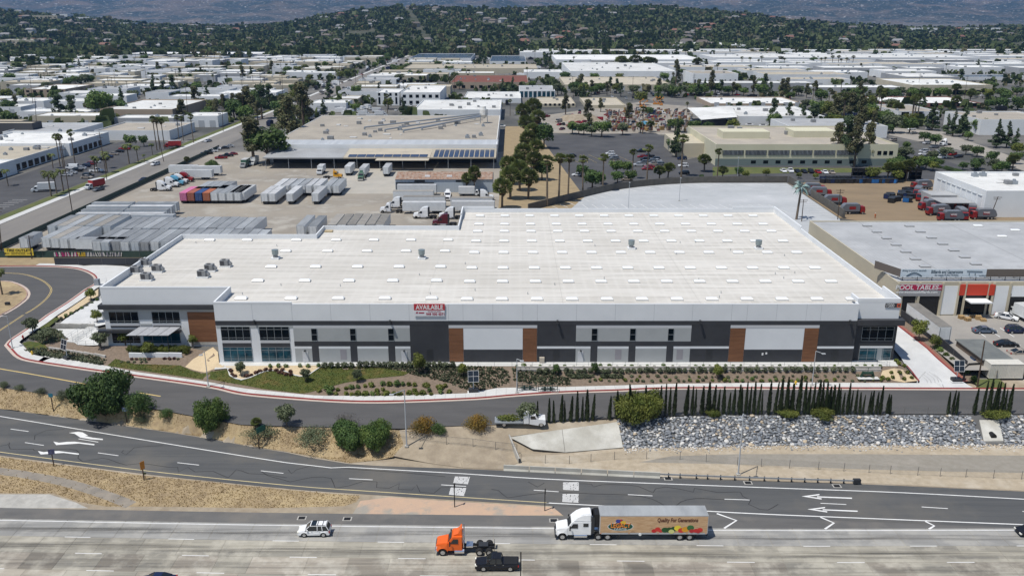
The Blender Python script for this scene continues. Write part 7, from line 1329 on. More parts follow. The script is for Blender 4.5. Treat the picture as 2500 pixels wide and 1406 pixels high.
tw = T(1944, 536); t = thing('mast_palm', 'tall mast disguised as a palm with stiff blue-green fronds', 'mast', tw); zt_ = V(1950, 455, tw.y)[1]; MB().tube((0, 0, -0.3), (0.6, 0, zt_), 0.4, 0.3, 10).build('mast', m_palmbark, t); mb = MB(); rg = random.Random(9)
for i in range(34):
    a = rg.uniform(0, 6.28); e = rg.uniform(-0.9, 1.1); d = Vector((math.cos(a) * math.cos(e), math.sin(a) * math.cos(e), math.sin(e))); s_ = d.orthogonal().normalized() * 0.35; p = Vector((0.6, 0, zt_)); q = p + d * 2.0; r_ = q + d * 1.2 - Vector((0, 0, 0.8)); mb.face([p, q + s_, r_, q - s_])
mb.build('fronds', M('mast_fronds', (0.09, 0.2, 0.17), 0.5, (0.35, 0.42, 0.42), 1.5), t)
utility_pole(1957, 541, 1962, 487, 'dark pole with antennas beside the disguised mast', True); utility_pole(2045, 536, 2052, 462, 'dark pole at the corner of the bin yard', True)
for a in ((1658, 491, 1662, 435), (1534, 512, 1537, 446), (1800, 440, 1803, 385)): lamp(*a, 'slim lamp post in the white parking lot', mat=m_pole, group='white lot lamps')
# ---------------------------------------------------------------- pale green office
OX0, OY0 = 90.9, 380.2; OX1 = 172.0; of = wbld(OX0, OX1, OY0, 445, 9.6, 'tan', 'pgreen', 'pale green two-storey office with long louvred window bands', 'office_building', units=6)
wl_ = OX1 - OX0; mlv = M('louvre_slats', (0.35, 0.38, 0.42), 0.6, (0.1, 0.11, 0.13), 6, stretch=(1, 1, 0.01))
MB().box(-wl_ / 2, -0.1, -0.1, wl_ / 2, -0.003, 3.2).build('base_band', M('base_blue_green', (0.16, 0.2, 0.19)), of)  # darker blue-green band along the foot of the front wall
for i in range(6):
    x = -wl_ / 2 + 3 + i * 10.2; lw = link('louvre_window', MB().box(x, -0.12, 4.8, x + 9.4, -0.004, 6.9).mesh('louvre_window', m_glass), of)
    for k in range(16): MB().box(x + 0.15 + k * 0.58, -0.35, 4.85, x + 0.35 + k * 0.58, -0.121, 6.85).build('louvre', mlv, lw)
for i in range(3): MB().box(wl_ / 2 - 9 + i * 2.6, -0.1, 4.9, wl_ / 2 - 7.3 + i * 2.6, -0.004, 6.6).build('window', m_glass, of)
for i in range(10): MB().box(-wl_ / 2 + 16 + i * 5.5, -0.14, 1.0, -wl_ / 2 + 18.2 + i * 5.5, -0.101, 2.4).build('window', m_glass, of)
MB().box(-wl_ / 2 - 13, 24, -0.1, -wl_ / 2 - 0.01, 58, 6.5).build('low_block', WALLM['cream'], of); MB().box(-wl_ / 2 + 8, 22, 9.0, -wl_ / 2 + 30, 34, 12.2).build('penthouse', WALLM['pgreen'], of); MB().box(2, 26, 9.0, 22, 40, 12.0).build('penthouse', WALLM['pgreen'], of)
# ---------------------------------------------------------------- nearer buildings, read from the photograph
BL = [(248, 424, 297, 267, 243, 'white', 'tan', 'tan office building with deep dark recesses under a white roof', dict(wins=[(5, 0.3, 3.4, 0.7)], name='office_building')),
      (233, 416, 343, 319, 298, 'tan', 'white', 'low white building with a stained tan roof beside the avenue', dict()), (10, 172, 344, 322, 300, 'grey', 'white', 'low white building with a grey roof left of the palms', dict()),
      (62, 162, 239, 218, 206, 'white', 'tan', 'two-storey tan building with small dark windows and brick side', dict(wins=[(6, 1.2, 2.6, 0.45), (6, 4.4, 5.8, 0.45)])), (1010, 1222, 294, 268, 244, 'white', 'white', 'large white building behind the old warehouse hopper', dict(units=14)),
      (1132, 1272, 252, 240, 224, 'white', 'white', 'white flat building with a red awning at its side', dict(units=6)), (985, 1312, 180, 167, 157, 'cream', 'cream', 'long cream warehouse in the middle distance', dict(units=9)), (1100, 1290, 217, 201, 184, 'red', 'tan', 'tan building complex with brown-red roofs', dict(wins=[(9, 0.5, 3.0, 0.4)])),
      (1000, 1150, 153, 142, 131, 'solar', 'white', 'white building with a solar roof, left of the pair', dict(units=0)), (1195, 1285, 158, 150, 136, 'solar', 'white', 'building with a wide blue solar roof', dict(units=0)), (1268, 1355, 239, 222, 209, 'grey', 'white', 'white building with tall blue windows', dict(wins=[(8, 0.3, 5.0, 0.7, m_gglass)])),
      (1379, 1640, 222, 207, 188, 'cream', 'cream', 'long cream-roofed building behind street trees', dict(doors=12)), (1392, 1650, 197, 174, 153, 'white', 'white', 'pale long building with grey door bays', dict(doors=15, units=18)), (1358, 1719, 160, 146, 134, 'white', 'white', 'big white warehouse behind the palm cluster', dict()), (1645, 1823, 122, 110, 104, 'white', 'white', 'white warehouse at the foot of the wooded hills', dict(wins=[(9, 2, 5, 0.7, WALLM['blue'])])),
      (1743, 2385, 157, 141, 133, 'white', 'white', 'very long white warehouse behind a row of palms', dict(units=30)), (1690, 1800, 214, 180, 172, 'tan', 'white', 'white building with a tan roof behind tall trees', dict(wins=[(9, 2, 7, 0.3)])), (1803, 2012, 306, 284, 259, 'white', 'white', 'white warehouse behind the green office', dict(units=8)), (1735, 1960, 264, 253, 237, 'white', 'tan', 'low tan building with a white roof', dict(doors=8)),
      (1315, 1405, 262, 254, 237, 'cream', 'cream', 'low cream building nearest the palm row', dict(wins=[(8, 1, 2.6, 0.5)])), (1430, 1527, 265, 257, 238, 'cream', 'cream', 'U-shaped low cream building with a dark lot', dict()), (2225, 2420, 233, 208, 192, 'white', 'cream', 'beige office building with dark glass bands', dict(wins=[(8, 0.3, 4.2, 0.8), (10, 6, 8.5, 0.9, WALLM['cream'])], name='office_building')), (2165, 2395, 263, 252, 236, 'white', 'brick', 'low brick building with a white roof and teal awning', dict(wins=[(7, 0.8, 3.2, 0.6)])),
      (2190, 2290, 302, 272, 255, 'tan', 'white', 'white modern building with a big dark corner window', dict(wins=[(3, 1.0, 7.0, 0.55)])), (2390, 2580, 330, 292, 272, 'tan', 'white', 'tall white building at the right edge behind pines', dict()), (2210, 2340, 213, 188, 178, 'white', 'grey', 'grey building with a white roof left of the tall pines', dict()), (2325, 2520, 196, 188, 182, 'solar', 'white', 'white building with solar roof at the right', dict(units=0)),
      (300, 640, 141, 132, 127, 'white', 'blue', 'long blue-grey warehouse with a white roof, far left', dict(units=0)), (488, 520, 170, 148, 145, 'white', 'white', 'small white tower block among low roofs', dict(units=0)), (563, 590, 163, 146, 143, 'white', 'white', 'white tower block with a dark slot', dict(units=0)), (920, 975, 258, 226, 217, 'white', 'white', 'white modern building, left wing with a tall opening', dict(wins=[(4, 1.0, 6.0, 0.35), (4, 7, 9, 0.4)])), (980, 1075, 258, 226, 209, 'white', 'white', 'white modern apartment block with square windows', dict(wins=[(6, 1.2, 3.4, 0.5), (6, 5.6, 7.8, 0.5)], name='apartment_building')),
      (965, 1060, 222, 210, 203, 'white', 'white', 'upper storey block of the white apartments', dict(wins=[(6, 7.0, 9.5, 0.5)])) ]
for x0, x1, yb, yt, yk, r_, w_, lab, kw in BL: bld(x0, x1, yb, yt, yk, r_, w_, lab, **kw)
# strip building along the left lot: stepped front
Xs = G(285, 345)[0]
for i, (ya, yb) in enumerate(((285, 318), (318.3, 362), (362.3, 408), (408.3, 450))): t = wbld(-262, -214 + (2.5 if i % 2 else 0), ya, yb, 5.2 + (0.7 if i % 2 else 0), 'white' if i % 2 else 'cream', 'white', 'white strip building along the left parking lot', 'strip_building', units=9, group='strip building sections'); [MB().box(0, 0, 0.3, 0.08, 3.6, 3.0).build('window', m_glass, t).__setattr__('location', (24 + (1.25 if i % 2 else 0) + 0.0, 3 + k * 5.2, 0)) for k in range(6)]
wbld(-330, -270, 300, 345, 6.5, 'grey', 'white', 'grey-roofed building at the left edge beyond the strip building'); wbld(-330, -262, 470, 480, 8, 'cream', 'dark', 'long dark shed with a pale roof at the left edge', 'shed_building', units=0)
# canopy shed beside the white warehouse
q = GX([(1678, 264), (1788, 260), (1800, 286), (1712, 293)], 7.0); t = thing('open_shed', 'open shed with a white sloping roof beside the white warehouse', 'shed', (0, 0, 0)); MB().face([(p.x, p.y, 7.0) for p in q]).face([(p.x, p.y, 6.8) for p in q]).build('roof', ROOFM['white'], t); [MB().tube((p.x, p.y, 0), (p.x, p.y, 6.9), 0.15, n=6).build('post', m_steel, t) for p in q]
rbd = wbld(157.6, 230, 279, 315, 9.0, 'white', 'white', 'white tilt-up building with arched bays behind the bin yard', units=16); [MB().box(-36.35, 2 + k * 3.6, 0.6, -36.2, 4.6 + k * 3.6, 6.6).build('arched_bay', WALLM['white'], rbd) for k in range(9)]; [MB().box(-36.5, 2 + k * 3.6, 6.61, -36.2, 4.6 + k * 3.6, 6.9).build('bay_hood', m_pole, rbd) for k in range(9)]; dsh = thing('dock_shed', 'grey dock canopies along the white tilt-up building', 'canopy', (146, 284, 0)); MB().box(0, 0, 3.6, 11, 9, 3.8).build('canopy_roof', ROOFM['grey'], dsh); MB().box(2, 12, 0, 11, 20, 4.0).build('lean_to', ROOFM['grey'], dsh); 
# ---------------------------------------------------------------- procedural rows of small industrial units
def hit(a, b, c, d, m_=5): return any(a < X1 + m_ and c > X0 - m_ and b < Y1 + m_ and d > Y0 - m_ for X0, Y0, X1, Y1 in OCC)
rb = random.Random(5)
def rows(xa, xb, ya, yb, wl0, wl1, d0, d1, gapx, gapy, cols, label, group, hh=(5.0, 6.8), nm='industrial_building'):
    y = ya
    while y < yb:
        d = rb.uniform(d0, d1); x = xa + rb.uniform(0, 10)
        while x < xb:
            w_ = rb.uniform(wl0, wl1); x1 = x + w_; dd = d * rb.uniform(0.8, 1.0)
            if x1 < xb and not hit(x, y, x1, y + dd) and not (AX0 - 9 < x1 and x < AX1 + 3):
                u, v = proj((x + x1) / 2, y, 0)
                if -120 < proj(x1, y, 0)[0] and proj(x, y, 0)[0] < 2620:
                    r_, wl2 = rb.choice(cols); wbld(x, x1, y, y + dd, rb.uniform(*hh), r_, wl2, label % {'white': 'white', 'cream': 'cream', 'grey': 'grey', 'tan': 'tan', 'metal': 'metal'}[r_], group=group, name=nm, units=(min(5, 1 + int(w_ * dd / 350)) if y < 1000 else 1), doors=0 if y > 900 else rb.choice([0, 2, 3]), par=0.4)
            x = x1 + rb.uniform(*gapx)
        y += d + rb.uniform(*gapy)
mix = [('white', 'white'), ('white', 'cream'), ('white', 'grey'), ('cream', 'cream'), ('white', 'white'), ('grey', 'white')]
rows(-900, -172, 485, 900, 17, 44, 18, 27, (2, 7), (7, 14), mix, 'small %s-roofed industrial unit in the rows left of the avenue', 'industrial units left of the avenue', nm='industrial_unit'); rows(-900, -172, 905, 1330, 20, 52, 20, 32, (3, 9), (9, 16), mix, 'far %s-roofed industrial unit in the rows left of the avenue', 'far industrial units left of the avenue', nm='far_industrial_unit')  # near and far rows hold the same kind of generated industrial unit
rows(-144, -18, 600, 1350, 20, 45, 20, 30, (5, 14), (12, 22), mix, '%s-roofed industrial unit between the avenue and the cream warehouse', 'industrial units right of the avenue')
rows(10, 1150, 760, 1500, 36, 100, 26, 48, (8, 20), (12, 24), [('white', 'white'), ('white', 'white'), ('white', 'grey'), ('cream', 'white')], 'large %s-roofed warehouse in the distance', 'large warehouses in the distance', (6.5, 8.5))
rows(20, 150, 690, 760, 30, 60, 26, 38, (12, 26), (22, 36), mix, '%s-roofed low building beyond the salvage yard', 'low buildings beyond the salvage yard', (5, 7))
rows(150, 420, 470, 760, 40, 80, 30, 45, (14, 26), (26, 40), mix, '%s-roofed building in the business park at the right', 'business park buildings', (6, 8))
# ================================================================ truck yard
GT = 'weathered grey semi trailer in the crowded rows beside the graffiti fence'
def trow(px, py, n, sd, rf, lab, grp, L_=14.6, gap=2.78, skip=(), z=4.0):
    x, y = G(px, py, z)
    for i in range(n):
        if i not in skip: trailer(0, 0, 0, 1, sd if isinstance(sd, str) else sd[i % len(sd)], rf if isinstance(rf, str) else rf[i % len(rf)], lab, L_, group=grp, at=(x + i * gap, y + rng.uniform(-0.5, 0.5)))
g1 = 'grey trailers in the crowded rows'
trow(221, 590, 17, ('white', 'pale', 'grey'), 'grey', GT, g1); trow(278, 557, 15, ('pale', 'grey', 'white'), 'grey', GT, g1); trow(97, 582, 4, 'white', ('grey', 'dark', 'grey'), GT, g1); trow(116, 551, 7, 'pale', ('grey', 'dark'), GT, g1)
trailer(46, 585, 3.6, 1, 'white', 'grey', 'short white trailer at the corner of the graffiti fence', 8.0); trailer(186, 617, 0, 0, 'white', 'grey', 'long white trailer lying along the graffiti fence')
for i, py in enumerate((522, 513, 504, 496)):
    for j in range(2): trailer(184 + i * 13 + j * 107, py, 4.0, 0, 'pale', ('white', 'grey')[i % 2], 'pale-roofed trailer parked crosswise beside the avenue fence', 13.8, group='crosswise trailers')
trailer(310, 526, 4.0, 0, 'pale', 'grey', 'single grey trailer parked crosswise behind the crowded rows')
for i, c in enumerate(('pink', 'rust', 'blue', 'orange')):
    x, y = G(440 + i * 18.9, 498); vehicle(('cont', 12, c), lambda c=c: container_proto(12.0, SIDE[c]), (x + 1.28, y + 12.0, 1.1), -math.pi / 2, '%s shipping container on a chassis in the yard' % {'rust': 'rust-red'}.get(c, c), 'container', None, 'shipping_container')
    MB().box(x + 0.2, y + 0.5, 0.3, x + 2.3, y + 11.5, 1.1).build('chassis', m_black, None); o = sc.collection.objects[-1]; tag(o, 'black wheeled chassis under the %s container' % {'rust': 'rust-red'}.get(c, c), 'chassis')
for i in range(4): x, y = G(516 + i * 18.9, 498); trailer(0, 0, 0, 1, 'white', 'grey', 'white trailer beside the coloured containers', group='white trailers by the containers', at=(x, y))
trow(476, 460, 4, 'pale', 'grey', 'grey trailer parked behind the coloured containers', 'trailers behind the containers'); trow(560, 470, 2, 'white', 'white', 'white trailer right of the white row', 'two white trailers')
for px, py in ((638, 500), (657, 500), (700, 500), (762, 500)): x, y = G(px, py); trailer(0, 0, 0, 1, 'white', 'white', 'white trailer in the front of the yard cluster', group='white yard trailers', at=(x, y))
for px in (670, 690, 711, 731, 746, 766, 793, 813): x, y = G(px, 479); trailer(0, 0, 0, 1, 'white', ('white', 'grey')[px % 2], 'white trailer at the back of the yard cluster', group='white yard trailers', at=(x, y))
for px, py, c in ((842, 430, 'white'), (878, 434, 'white'), (935, 432, 'white')): x, y = G(px, py); trailer(0, 0, 0, 1, c, 'white', 'white trailer backed up to the dock canopy', 11, group='docked trailers', at=(x, y))
tractor(884, 438, math.pi / 2, 'green', False, 'dark green day-cab truck at the dock'); boxtruck(784, 424, math.pi / 2, 'white', 'white', 'white box truck before the dock canopy'); tractor(812, 436, math.pi, (0.6, 0.3, 0.02), False, 'yellow yard truck beside the dock'); boxtruck(620, 402, math.pi / 2, 'white', 'white', 'white box truck at the left end of the canopy'); boxtruck(598, 408, math.pi / 2, 'grey', 'green', 'green box truck at the left end of the canopy')
x, y = G(800, 512, 4); trow(800, 548, 6, ('grey', 'white'), 'dark', 'weathered trailer half hidden behind the warehouse parapet', 'trailers behind the parapet', gap=2.9); trow(722, 552, 1, 'white', 'grey', 'grey trailer standing alone behind the parapet', None); trow(753, 552, 1, 'white', 'grey', 'second lone trailer behind the parapet', None)
for x0, py, lab in ((967, 470, 'white trailer against the corrugated shed'), (970, 478, 'silver trailer before the corrugated shed'), (960, 494, 'white trailer with a dull roof in the truck row'), (983, 523, 'long white trailer in the front truck row'), (1100, 512, 'white trailer with a stained roof beside the palms'), (1103, 521, 'trailer nearest the raised parapet corner'), (985, 508, 'trailer with a tan roof in the middle truck row')): trailer(x0, py, 0, 0, 'white', 'dark' if 'roof' in lab else 'white', lab)
tractor(958, 519, 0, 'white', False, 'white day-cab truck at the left of the truck row'); tractor(972, 508, 0, 'white', True, 'white sleeper truck behind the day-cab truck'); tractor(1040, 533, 0, 'white', True, 'white sleeper truck in the middle of the truck row'); tractor(1102, 534, 0, 'white', True, 'white sleeper truck beside the parapet corner'); tractor(1088, 551, 0, 'maroon', True, 'dark maroon truck half hidden by the parapet'); tractor(1178, 489, math.pi, 'white', True, 'white truck facing right under the palms'); tractor(1094, 486, math.pi / 2, 'white', False, 'white truck facing the camera before the shed'); boxtruck(1150, 478, math.pi, 'white', 'white', 'white box truck beside the shed wall')
for px, py, c, s_ in ((392, 466, 'white', True), (412, 457, 'white', True), (425, 453, 'teal', True), (434, 449, 'white', True), (448, 444, 'red', True)): tractor(px, py, math.pi, c, s_, '%s sleeper truck parked in the row by the avenue fence' % {'teal': 'bright blue'}.get(c, c), 'trucks by the avenue fence')
for i, (px, py) in enumerate(((413, 428), (447, 440), (470, 430))): trailer(px, py, 0, 0, 'white', 'white', 'white trailer behind the row of sleeper trucks', 12, group='trailers behind the sleeper trucks')
for i in range(5): boxtruck(845 + i * 14, 284 - i * 4, 2.2, 'white', 'white', 'white delivery truck parked behind the old warehouse', 'delivery trucks')
for i in range(4): boxtruck(872 + i * 20, 292 - (i % 2) * 8, math.pi, 'white', 'white', 'white delivery truck in the row behind the roof edge', 'delivery trucks behind the roof')
p = T(925, 276); text('FedEx', M('purple_ink', (0.1, 0.03, 0.2)), 1.2, (p.x, p.y - 1.26, 2.3), bpy.data.objects[boxtruck(925, 276, math.pi, 'white', 'white', 'white delivery truck with a purple and orange name on its side').name], width=3.0).location = (0, 0, 0); o = sc.collection.objects[-1]; o.location = (-1.6, 1.225, 2.3); o.rotation_euler = (math.pi / 2, 0, math.pi)
for px, py in ((748, 296), (766, 288), (782, 280)): trailer(px, py, 0, 1, 'grey', 'grey', 'dark-sided trailer behind the trees at the old warehouse', 13, group='trailers behind the trees')
cols_ = ['white', 'silver', 'grey', 'black', 'red', 'navy', 'white', 'tan', 'black']
def cars(pts, rz, where, grp, kinds=('sedan', 'suv', 'sedan', 'pickup')):
    for i, (px, py) in enumerate(pts): cpx(rng.choice(kinds), rng.choice(cols_), px, py, rz + rng.uniform(-0.05, 0.05), where, group=grp)
def line_(a, b, n): return [(lerp(a[0], b[0], i / max(1, n - 1)), lerp(a[1], b[1], i / max(1, n - 1))) for i in range(n)]
cars(line_((163, 430), (232, 398), 7), 0, 'in the left lot beside the strip building', 'cars in the left lot'); cars(line_((250, 392), (305, 366), 5), 0, 'in the left lot farther along', 'cars in the far left lot'); cars([(216, 432), (236, 420), (212, 436)], math.pi, 'in the left lot near the avenue palms', 'cars near the avenue palms'); cars([(505, 377), (518, 372), (540, 388), (555, 383), (568, 379), (528, 366), (548, 364), (560, 360)], 0.3, 'in the yard beside the big trees', 'cars beside the big trees')
cpx('van', 'white', 176, 413, 0.1, 'parked in the left lot'); cpx('suv', 'white', 380, 404, 1.2, 'driving on the avenue'); cpx('sedan', 'silver', 508, 347, 1.2, 'driving on the avenue'); cpx('sedan', 'navy', 352, 442, 1.3, 'driving on the avenue'); cpx('sedan', 'grey', 241, 466, 1.2, 'driving beside the red box truck'); boxtruck(230, 460, 1.2, 'white', 'red', 'white box truck with a red cargo box on the avenue'); boxtruck(420, 360, 0.2, 'red', 'red', 'red truck turning at the avenue driveway'); boxtruck(105, 468, 0.3, 'white', 'white', 'white box truck in the left parking lot')
cars(line_((1490, 378), (1500, 390), 3), 0, 'in the dark parking lot', 'cars in the dark lot'); cars([(1568, 385), (1575, 392), (1583, 384), (1590, 398), (1600, 392), (1572, 400), (1560, 406), (1585, 410), (1596, 404), (1603, 396), (1580, 415), (1565, 372), (1610, 404)], 0, 'parked close together in the dark lot', 'packed cars in the dark lot'); cars([(1395, 383), (1410, 430), (1530, 441), (1668, 408), (1670, 426), (1665, 390)], 0, 'standing apart in the dark lot', 'cars apart in the dark lot')
cars(line_((1912, 420), (2030, 424), 8), math.pi / 2, 'before the pale green office', 'cars before the office'); cars([(x, y) for x in (2255, 2275, 2295) for y in (372, 379, 387)], 0, 'in the right parking lot', 'cars in the right lot'); cars([(2325, 380), (2340, 385), (2280, 362), (2262, 352), (2180, 345), (2225, 318), (2230, 328)], 0.4, 'along the right street', 'cars along the right street'); tractor(2308, 356, 0.6, 'white', False, 'white truck on the pale street at the right')
for i in range(34): px = rng.uniform(1330, 1680); py = rng.uniform(278, 318); cpx(rng.choice(('sedan', 'suv', 'pickup', 'van')), rng.choice(['red', 'white', 'maroon', 'tan', 'teal', 'grey', 'white', 'red']), px, py, rng.uniform(0, 3), 'in the crowded salvage yard', group='vehicles in the salvage yard')
cars([(rng.uniform(1430, 1700), rng.uniform(228, 236)) for _ in range(14)], 1.5, 'along the street behind the salvage yard', 'cars along the back street'); cars([(rng.uniform(780, 940), rng.uniform(200, 236)) for _ in range(18)], 1.3, 'along the busy avenue junction', 'cars at the avenue junction'); cars([(rng.uniform(1950, 2480), rng.uniform(224, 232)) for _ in range(16)], 1.5, 'in the business park', 'cars in the business park')
cv, cf = [], []
mp_ = GX([(1345, 300), (1480, 300), (1470, 290), (1360, 288)]); cxm = sum((q for q in mp_), Vector((0, 0))) / 4; mb = MB(); n_ = 18; t = thing('dirt_mound', 'long mound of pale dirt in the salvage yard', 'mound', (cxm.x, cxm.y, 0))
for i in range(n_): a0, a1 = 6.283 * i / n_, 6.283 * (i + 1) / n_; mb.face([(15 * math.cos(a0), 7 * math.sin(a0), 0), (15 * math.cos(a1), 7 * math.sin(a1), 0), (9 * math.cos(a1), 2.5 * math.sin(a1), 3.4), (9 * math.cos(a0), 2.5 * math.sin(a0), 3.4)]); mb.face([(9 * math.cos(a0), 2.5 * math.sin(a0), 3.4), (9 * math.cos(a1), 2.5 * math.sin(a1), 3.4), (0, 0, 4.1)])
mb.build('heap', m_dirt, t, smooth=True); mb = MB(); pal = [P(c) for c in ((0.2, 0.1, 0.06), (0.1, 0.085, 0.075), (0.33, 0.22, 0.08), (0.2, 0.06, 0.05), (0.42, 0.41, 0.39), (0.1, 0.12, 0.15), (0.2, 0.15, 0.12))]
for _ in range(420): px, py = rng.uniform(1480, 1690), rng.uniform(270, 322); q = G(px, py); s_ = rng.uniform(0.4, 1.6); mb.rbox(q, s_ * rng.uniform(0.6, 2.2), s_, rng.uniform(0, 0.8), rng.uniform(0.9, 2.4), rng.uniform(0, 3), rng.randrange(7))
tag(mb.build('scrap_heap', pal), 'jumble of rusty scrap and machine parts in the salvage yard', 'scrap', kind='stuff'); mb = MB()
for i, (px, py) in enumerate(((1598, 256), (1606, 256), (1614, 258), (1565, 262), (1575, 266))): q = T(px, py); t = thing('lift_machine', 'orange lifting machine parked beside the salvage yard', 'lift', q, 0, 'orange lifts'); MB().box(-1.2, -0.8, 0.3, 1.2, 0.8, 1.4).build('base', m_sorange, t); MB().tube((0.8, 0, 1.3), (-1.5, 0, 3.6), 0.25).tube((-1.5, 0, 3.6), (1.2, 0, 5.5), 0.2).build('boom', m_sorange, t); MB().box(0.9, -0.5, 5.0, 1.8, 0.5, 6.0).build('basket', m_sorange, t)
# refuse trucks
def refuse_proto():
    t = link('refuse_truck', None); g = P((0.15, 0.16, 0.18), 0.35); r_ = P((0.26, 0.02, 0.02), 0.3)
    MB().profile([(-4.2, 0.6), (-4.25, 1.6), (-4.0, 2.7), (-2.7, 2.75), (-2.7, 0.6)], 1.15).build('cab', r_, t, bevel=0.08); MB().face([(-4.27, -0.95, 1.65), (-4.27, 0.95, 1.65), (-4.04, 0.9, 2.6), (-4.04, -0.9, 2.6)]).build('windshield', m_carglass, t)
    MB().profile([(-2.4, 1.0), (-2.4, 3.3), (-1.9, 3.6), (2.6, 3.6), (3.3, 2.9), (3.9, 1.6), (3.6, 0.9)], 1.2).build('body', g, t, bevel=0.1); MB().box(-4.0, -0.5, 0.55, 3.5, 0.5, 0.95).build('chassis', m_black, t)
    for sy in (-1, 1): MB().box(-0.9, sy * 1.2 - 0.02, 1.75, 1.3, sy * 1.2 + 0.03, 2.75).build('red_panel', r_, t)
    text('WARE', m_white, 0.85, (0.2, -1.24, 2.45), t, width=2.1, bold=0.02)
    for x in (-3.4, 1.0, 2.2):
        for sy in (-1, 1): wheel(t, x, sy * 1.0, 0.5, 0.4)
    return t
for px, py, a in ((2000, 480, 2.9), (2035, 500, 3.1), (2078, 522, 3.15), (2290, 525, 0.1), (2320, 508, 0.3), (2275, 497, 0.6), (2250, 488, 0.9), (2365, 505, -0.4), (2370, 522, 1.2), (2345, 533, 1.4), (2320, 540, 0.0), (2250, 462, 0.1), (2400, 535, 0.0), (2305, 492, 0.2), (2335, 498, 0.5), (2352, 514, -0.2), (2270, 512, 0.2), (2240, 478, 1.0), (2392, 520, 0.3), (1985, 470, 3.0), (2300, 515, 0.3)): vehicle(('refuse',), refuse_proto, T(px, py), a, 'grey refuse truck with a red cab in the bin yard', 'truck', 'refuse trucks in the bin yard', 'refuse_truck')
def bin_proto(c):
    t = link('rubbish_container', None); MB().profile([(-1.0, 0.15), (-1.1, 1.3), (1.1, 1.5), (0.95, 0.15)], 0.85).build('body', P(c), t); MB().box(-1.1, -0.88, 1.42, 1.1, 0.88, 1.5).build('lid', m_dark, t); return t
for px, py in [(x, y) for x in range(2010, 2190, 9) for y in (441, 447)] + [(rng.uniform(2162, 2245), rng.uniform(468, 495)) for _ in range(26)]: c = rng.choice([(0.02, 0.05, 0.16), (0.015, 0.03, 0.1), (0.02, 0.02, 0.025), (0.02, 0.14, 0.4), (0.02, 0.02, 0.02)]); p = T(px, py); o = vehicle(('bin', c), lambda: bin_proto(c), p, rng.uniform(0, 6.28), 'dark steel rubbish container stored in the bin yard', 'rubbish container', 'stored rubbish containers', 'rubbish_container'); o.scale = (1.2,) * 3
for i, px in enumerate((2085, 2097, 2112, 2128, 2190, 2205, 2225, 2240)):
    p = T(px, 438); t = thing('bin_rack', 'stack of open black steel boxes in the bin yard', 'steel boxes', p, 0, 'stacked steel boxes')
    for k in range(3):
        z = k * 1.55; mb = MB().box(-1.1, -0.8, z, 1.1, 0.8, z + 0.12).box(-1.1, 0.7, z + 0.12, 1.1, 0.8, z + 1.45)
        for sx in (-1, 1): mb.box(sx * 1.05 - 0.05, -0.8, z + 0.12, sx * 1.05 + 0.05, 0.7, z + 1.45)
        mb.build('steel_box', m_black, t)
p = T(2136, 533); t = thing('person', 'person in orange work clothes standing in the bin yard', 'person', p, 0.4)
def limbs(mb, g): return mb.tube((-0.1, 0.05, 0.05), (-0.11, 0, 0.48), 0.055 + g, 0.07 + g, 8).tube((-0.11, 0, 0.48), (-0.1, 0, 0.9), 0.07 + g, 0.095 + g, 8).tube((0.11, -0.08, 0.05), (0.12, -0.04, 0.48), 0.055 + g, 0.07 + g, 8).tube((0.12, -0.04, 0.48), (0.1, 0, 0.9), 0.07 + g, 0.095 + g, 8)
def trunk_(mb, g): return mb.tube((0, 0, 0.85), (0, 0, 1.15), 0.165 + g, 0.16 + g, 10).tube((0, 0, 1.15), (0, 0, 1.45), 0.16 + g, 0.2 + g, 10).tube((-0.2, 0, 1.42), (-0.28, 0.02, 1.13), 0.065 + g, 0.05 + g, 8).tube((-0.28, 0.02, 1.13), (-0.27, -0.1, 0.9), 0.05 + g, 0.04 + g, 8).tube((0.2, 0, 1.42), (0.28, 0.02, 1.13), 0.065 + g, 0.05 + g, 8).tube((0.28, 0.02, 1.13), (0.27, -0.1, 0.9), 0.05 + g, 0.04 + g, 8)
o = trunk_(limbs(MB(), 0), 0).tube((0, 0, 1.42), (0, 0, 1.6), 0.06, n=8).ball((0, -0.01, 1.68), 0.085, 0.1, 0.12).ball((-0.27, -0.12, 0.84), 0.04, 0.03, 0.07).ball((0.27, -0.12, 0.84), 0.04, 0.03, 0.07).build('body', P((0.4, 0.24, 0.17)), t, smooth=True)
r_ = o.modifiers.new('skin', 'REMESH'); r_.mode = 'VOXEL'; r_.voxel_size = 0.025
for nm, fn, c in (('jacket', trunk_, (0.6, 0.16, 0.04)), ('trousers', limbs, (0.5, 0.14, 0.05))):
    o = fn(MB(), 0.018).build(nm, P(c), t, smooth=True); r_ = o.modifiers.new('cloth', 'REMESH'); r_.mode = 'VOXEL'; r_.voxel_size = 0.03
MB().ball((0, 0, 1.74), 0.11, 0.125, 0.09).build('helmet', m_white, t, smooth=True)
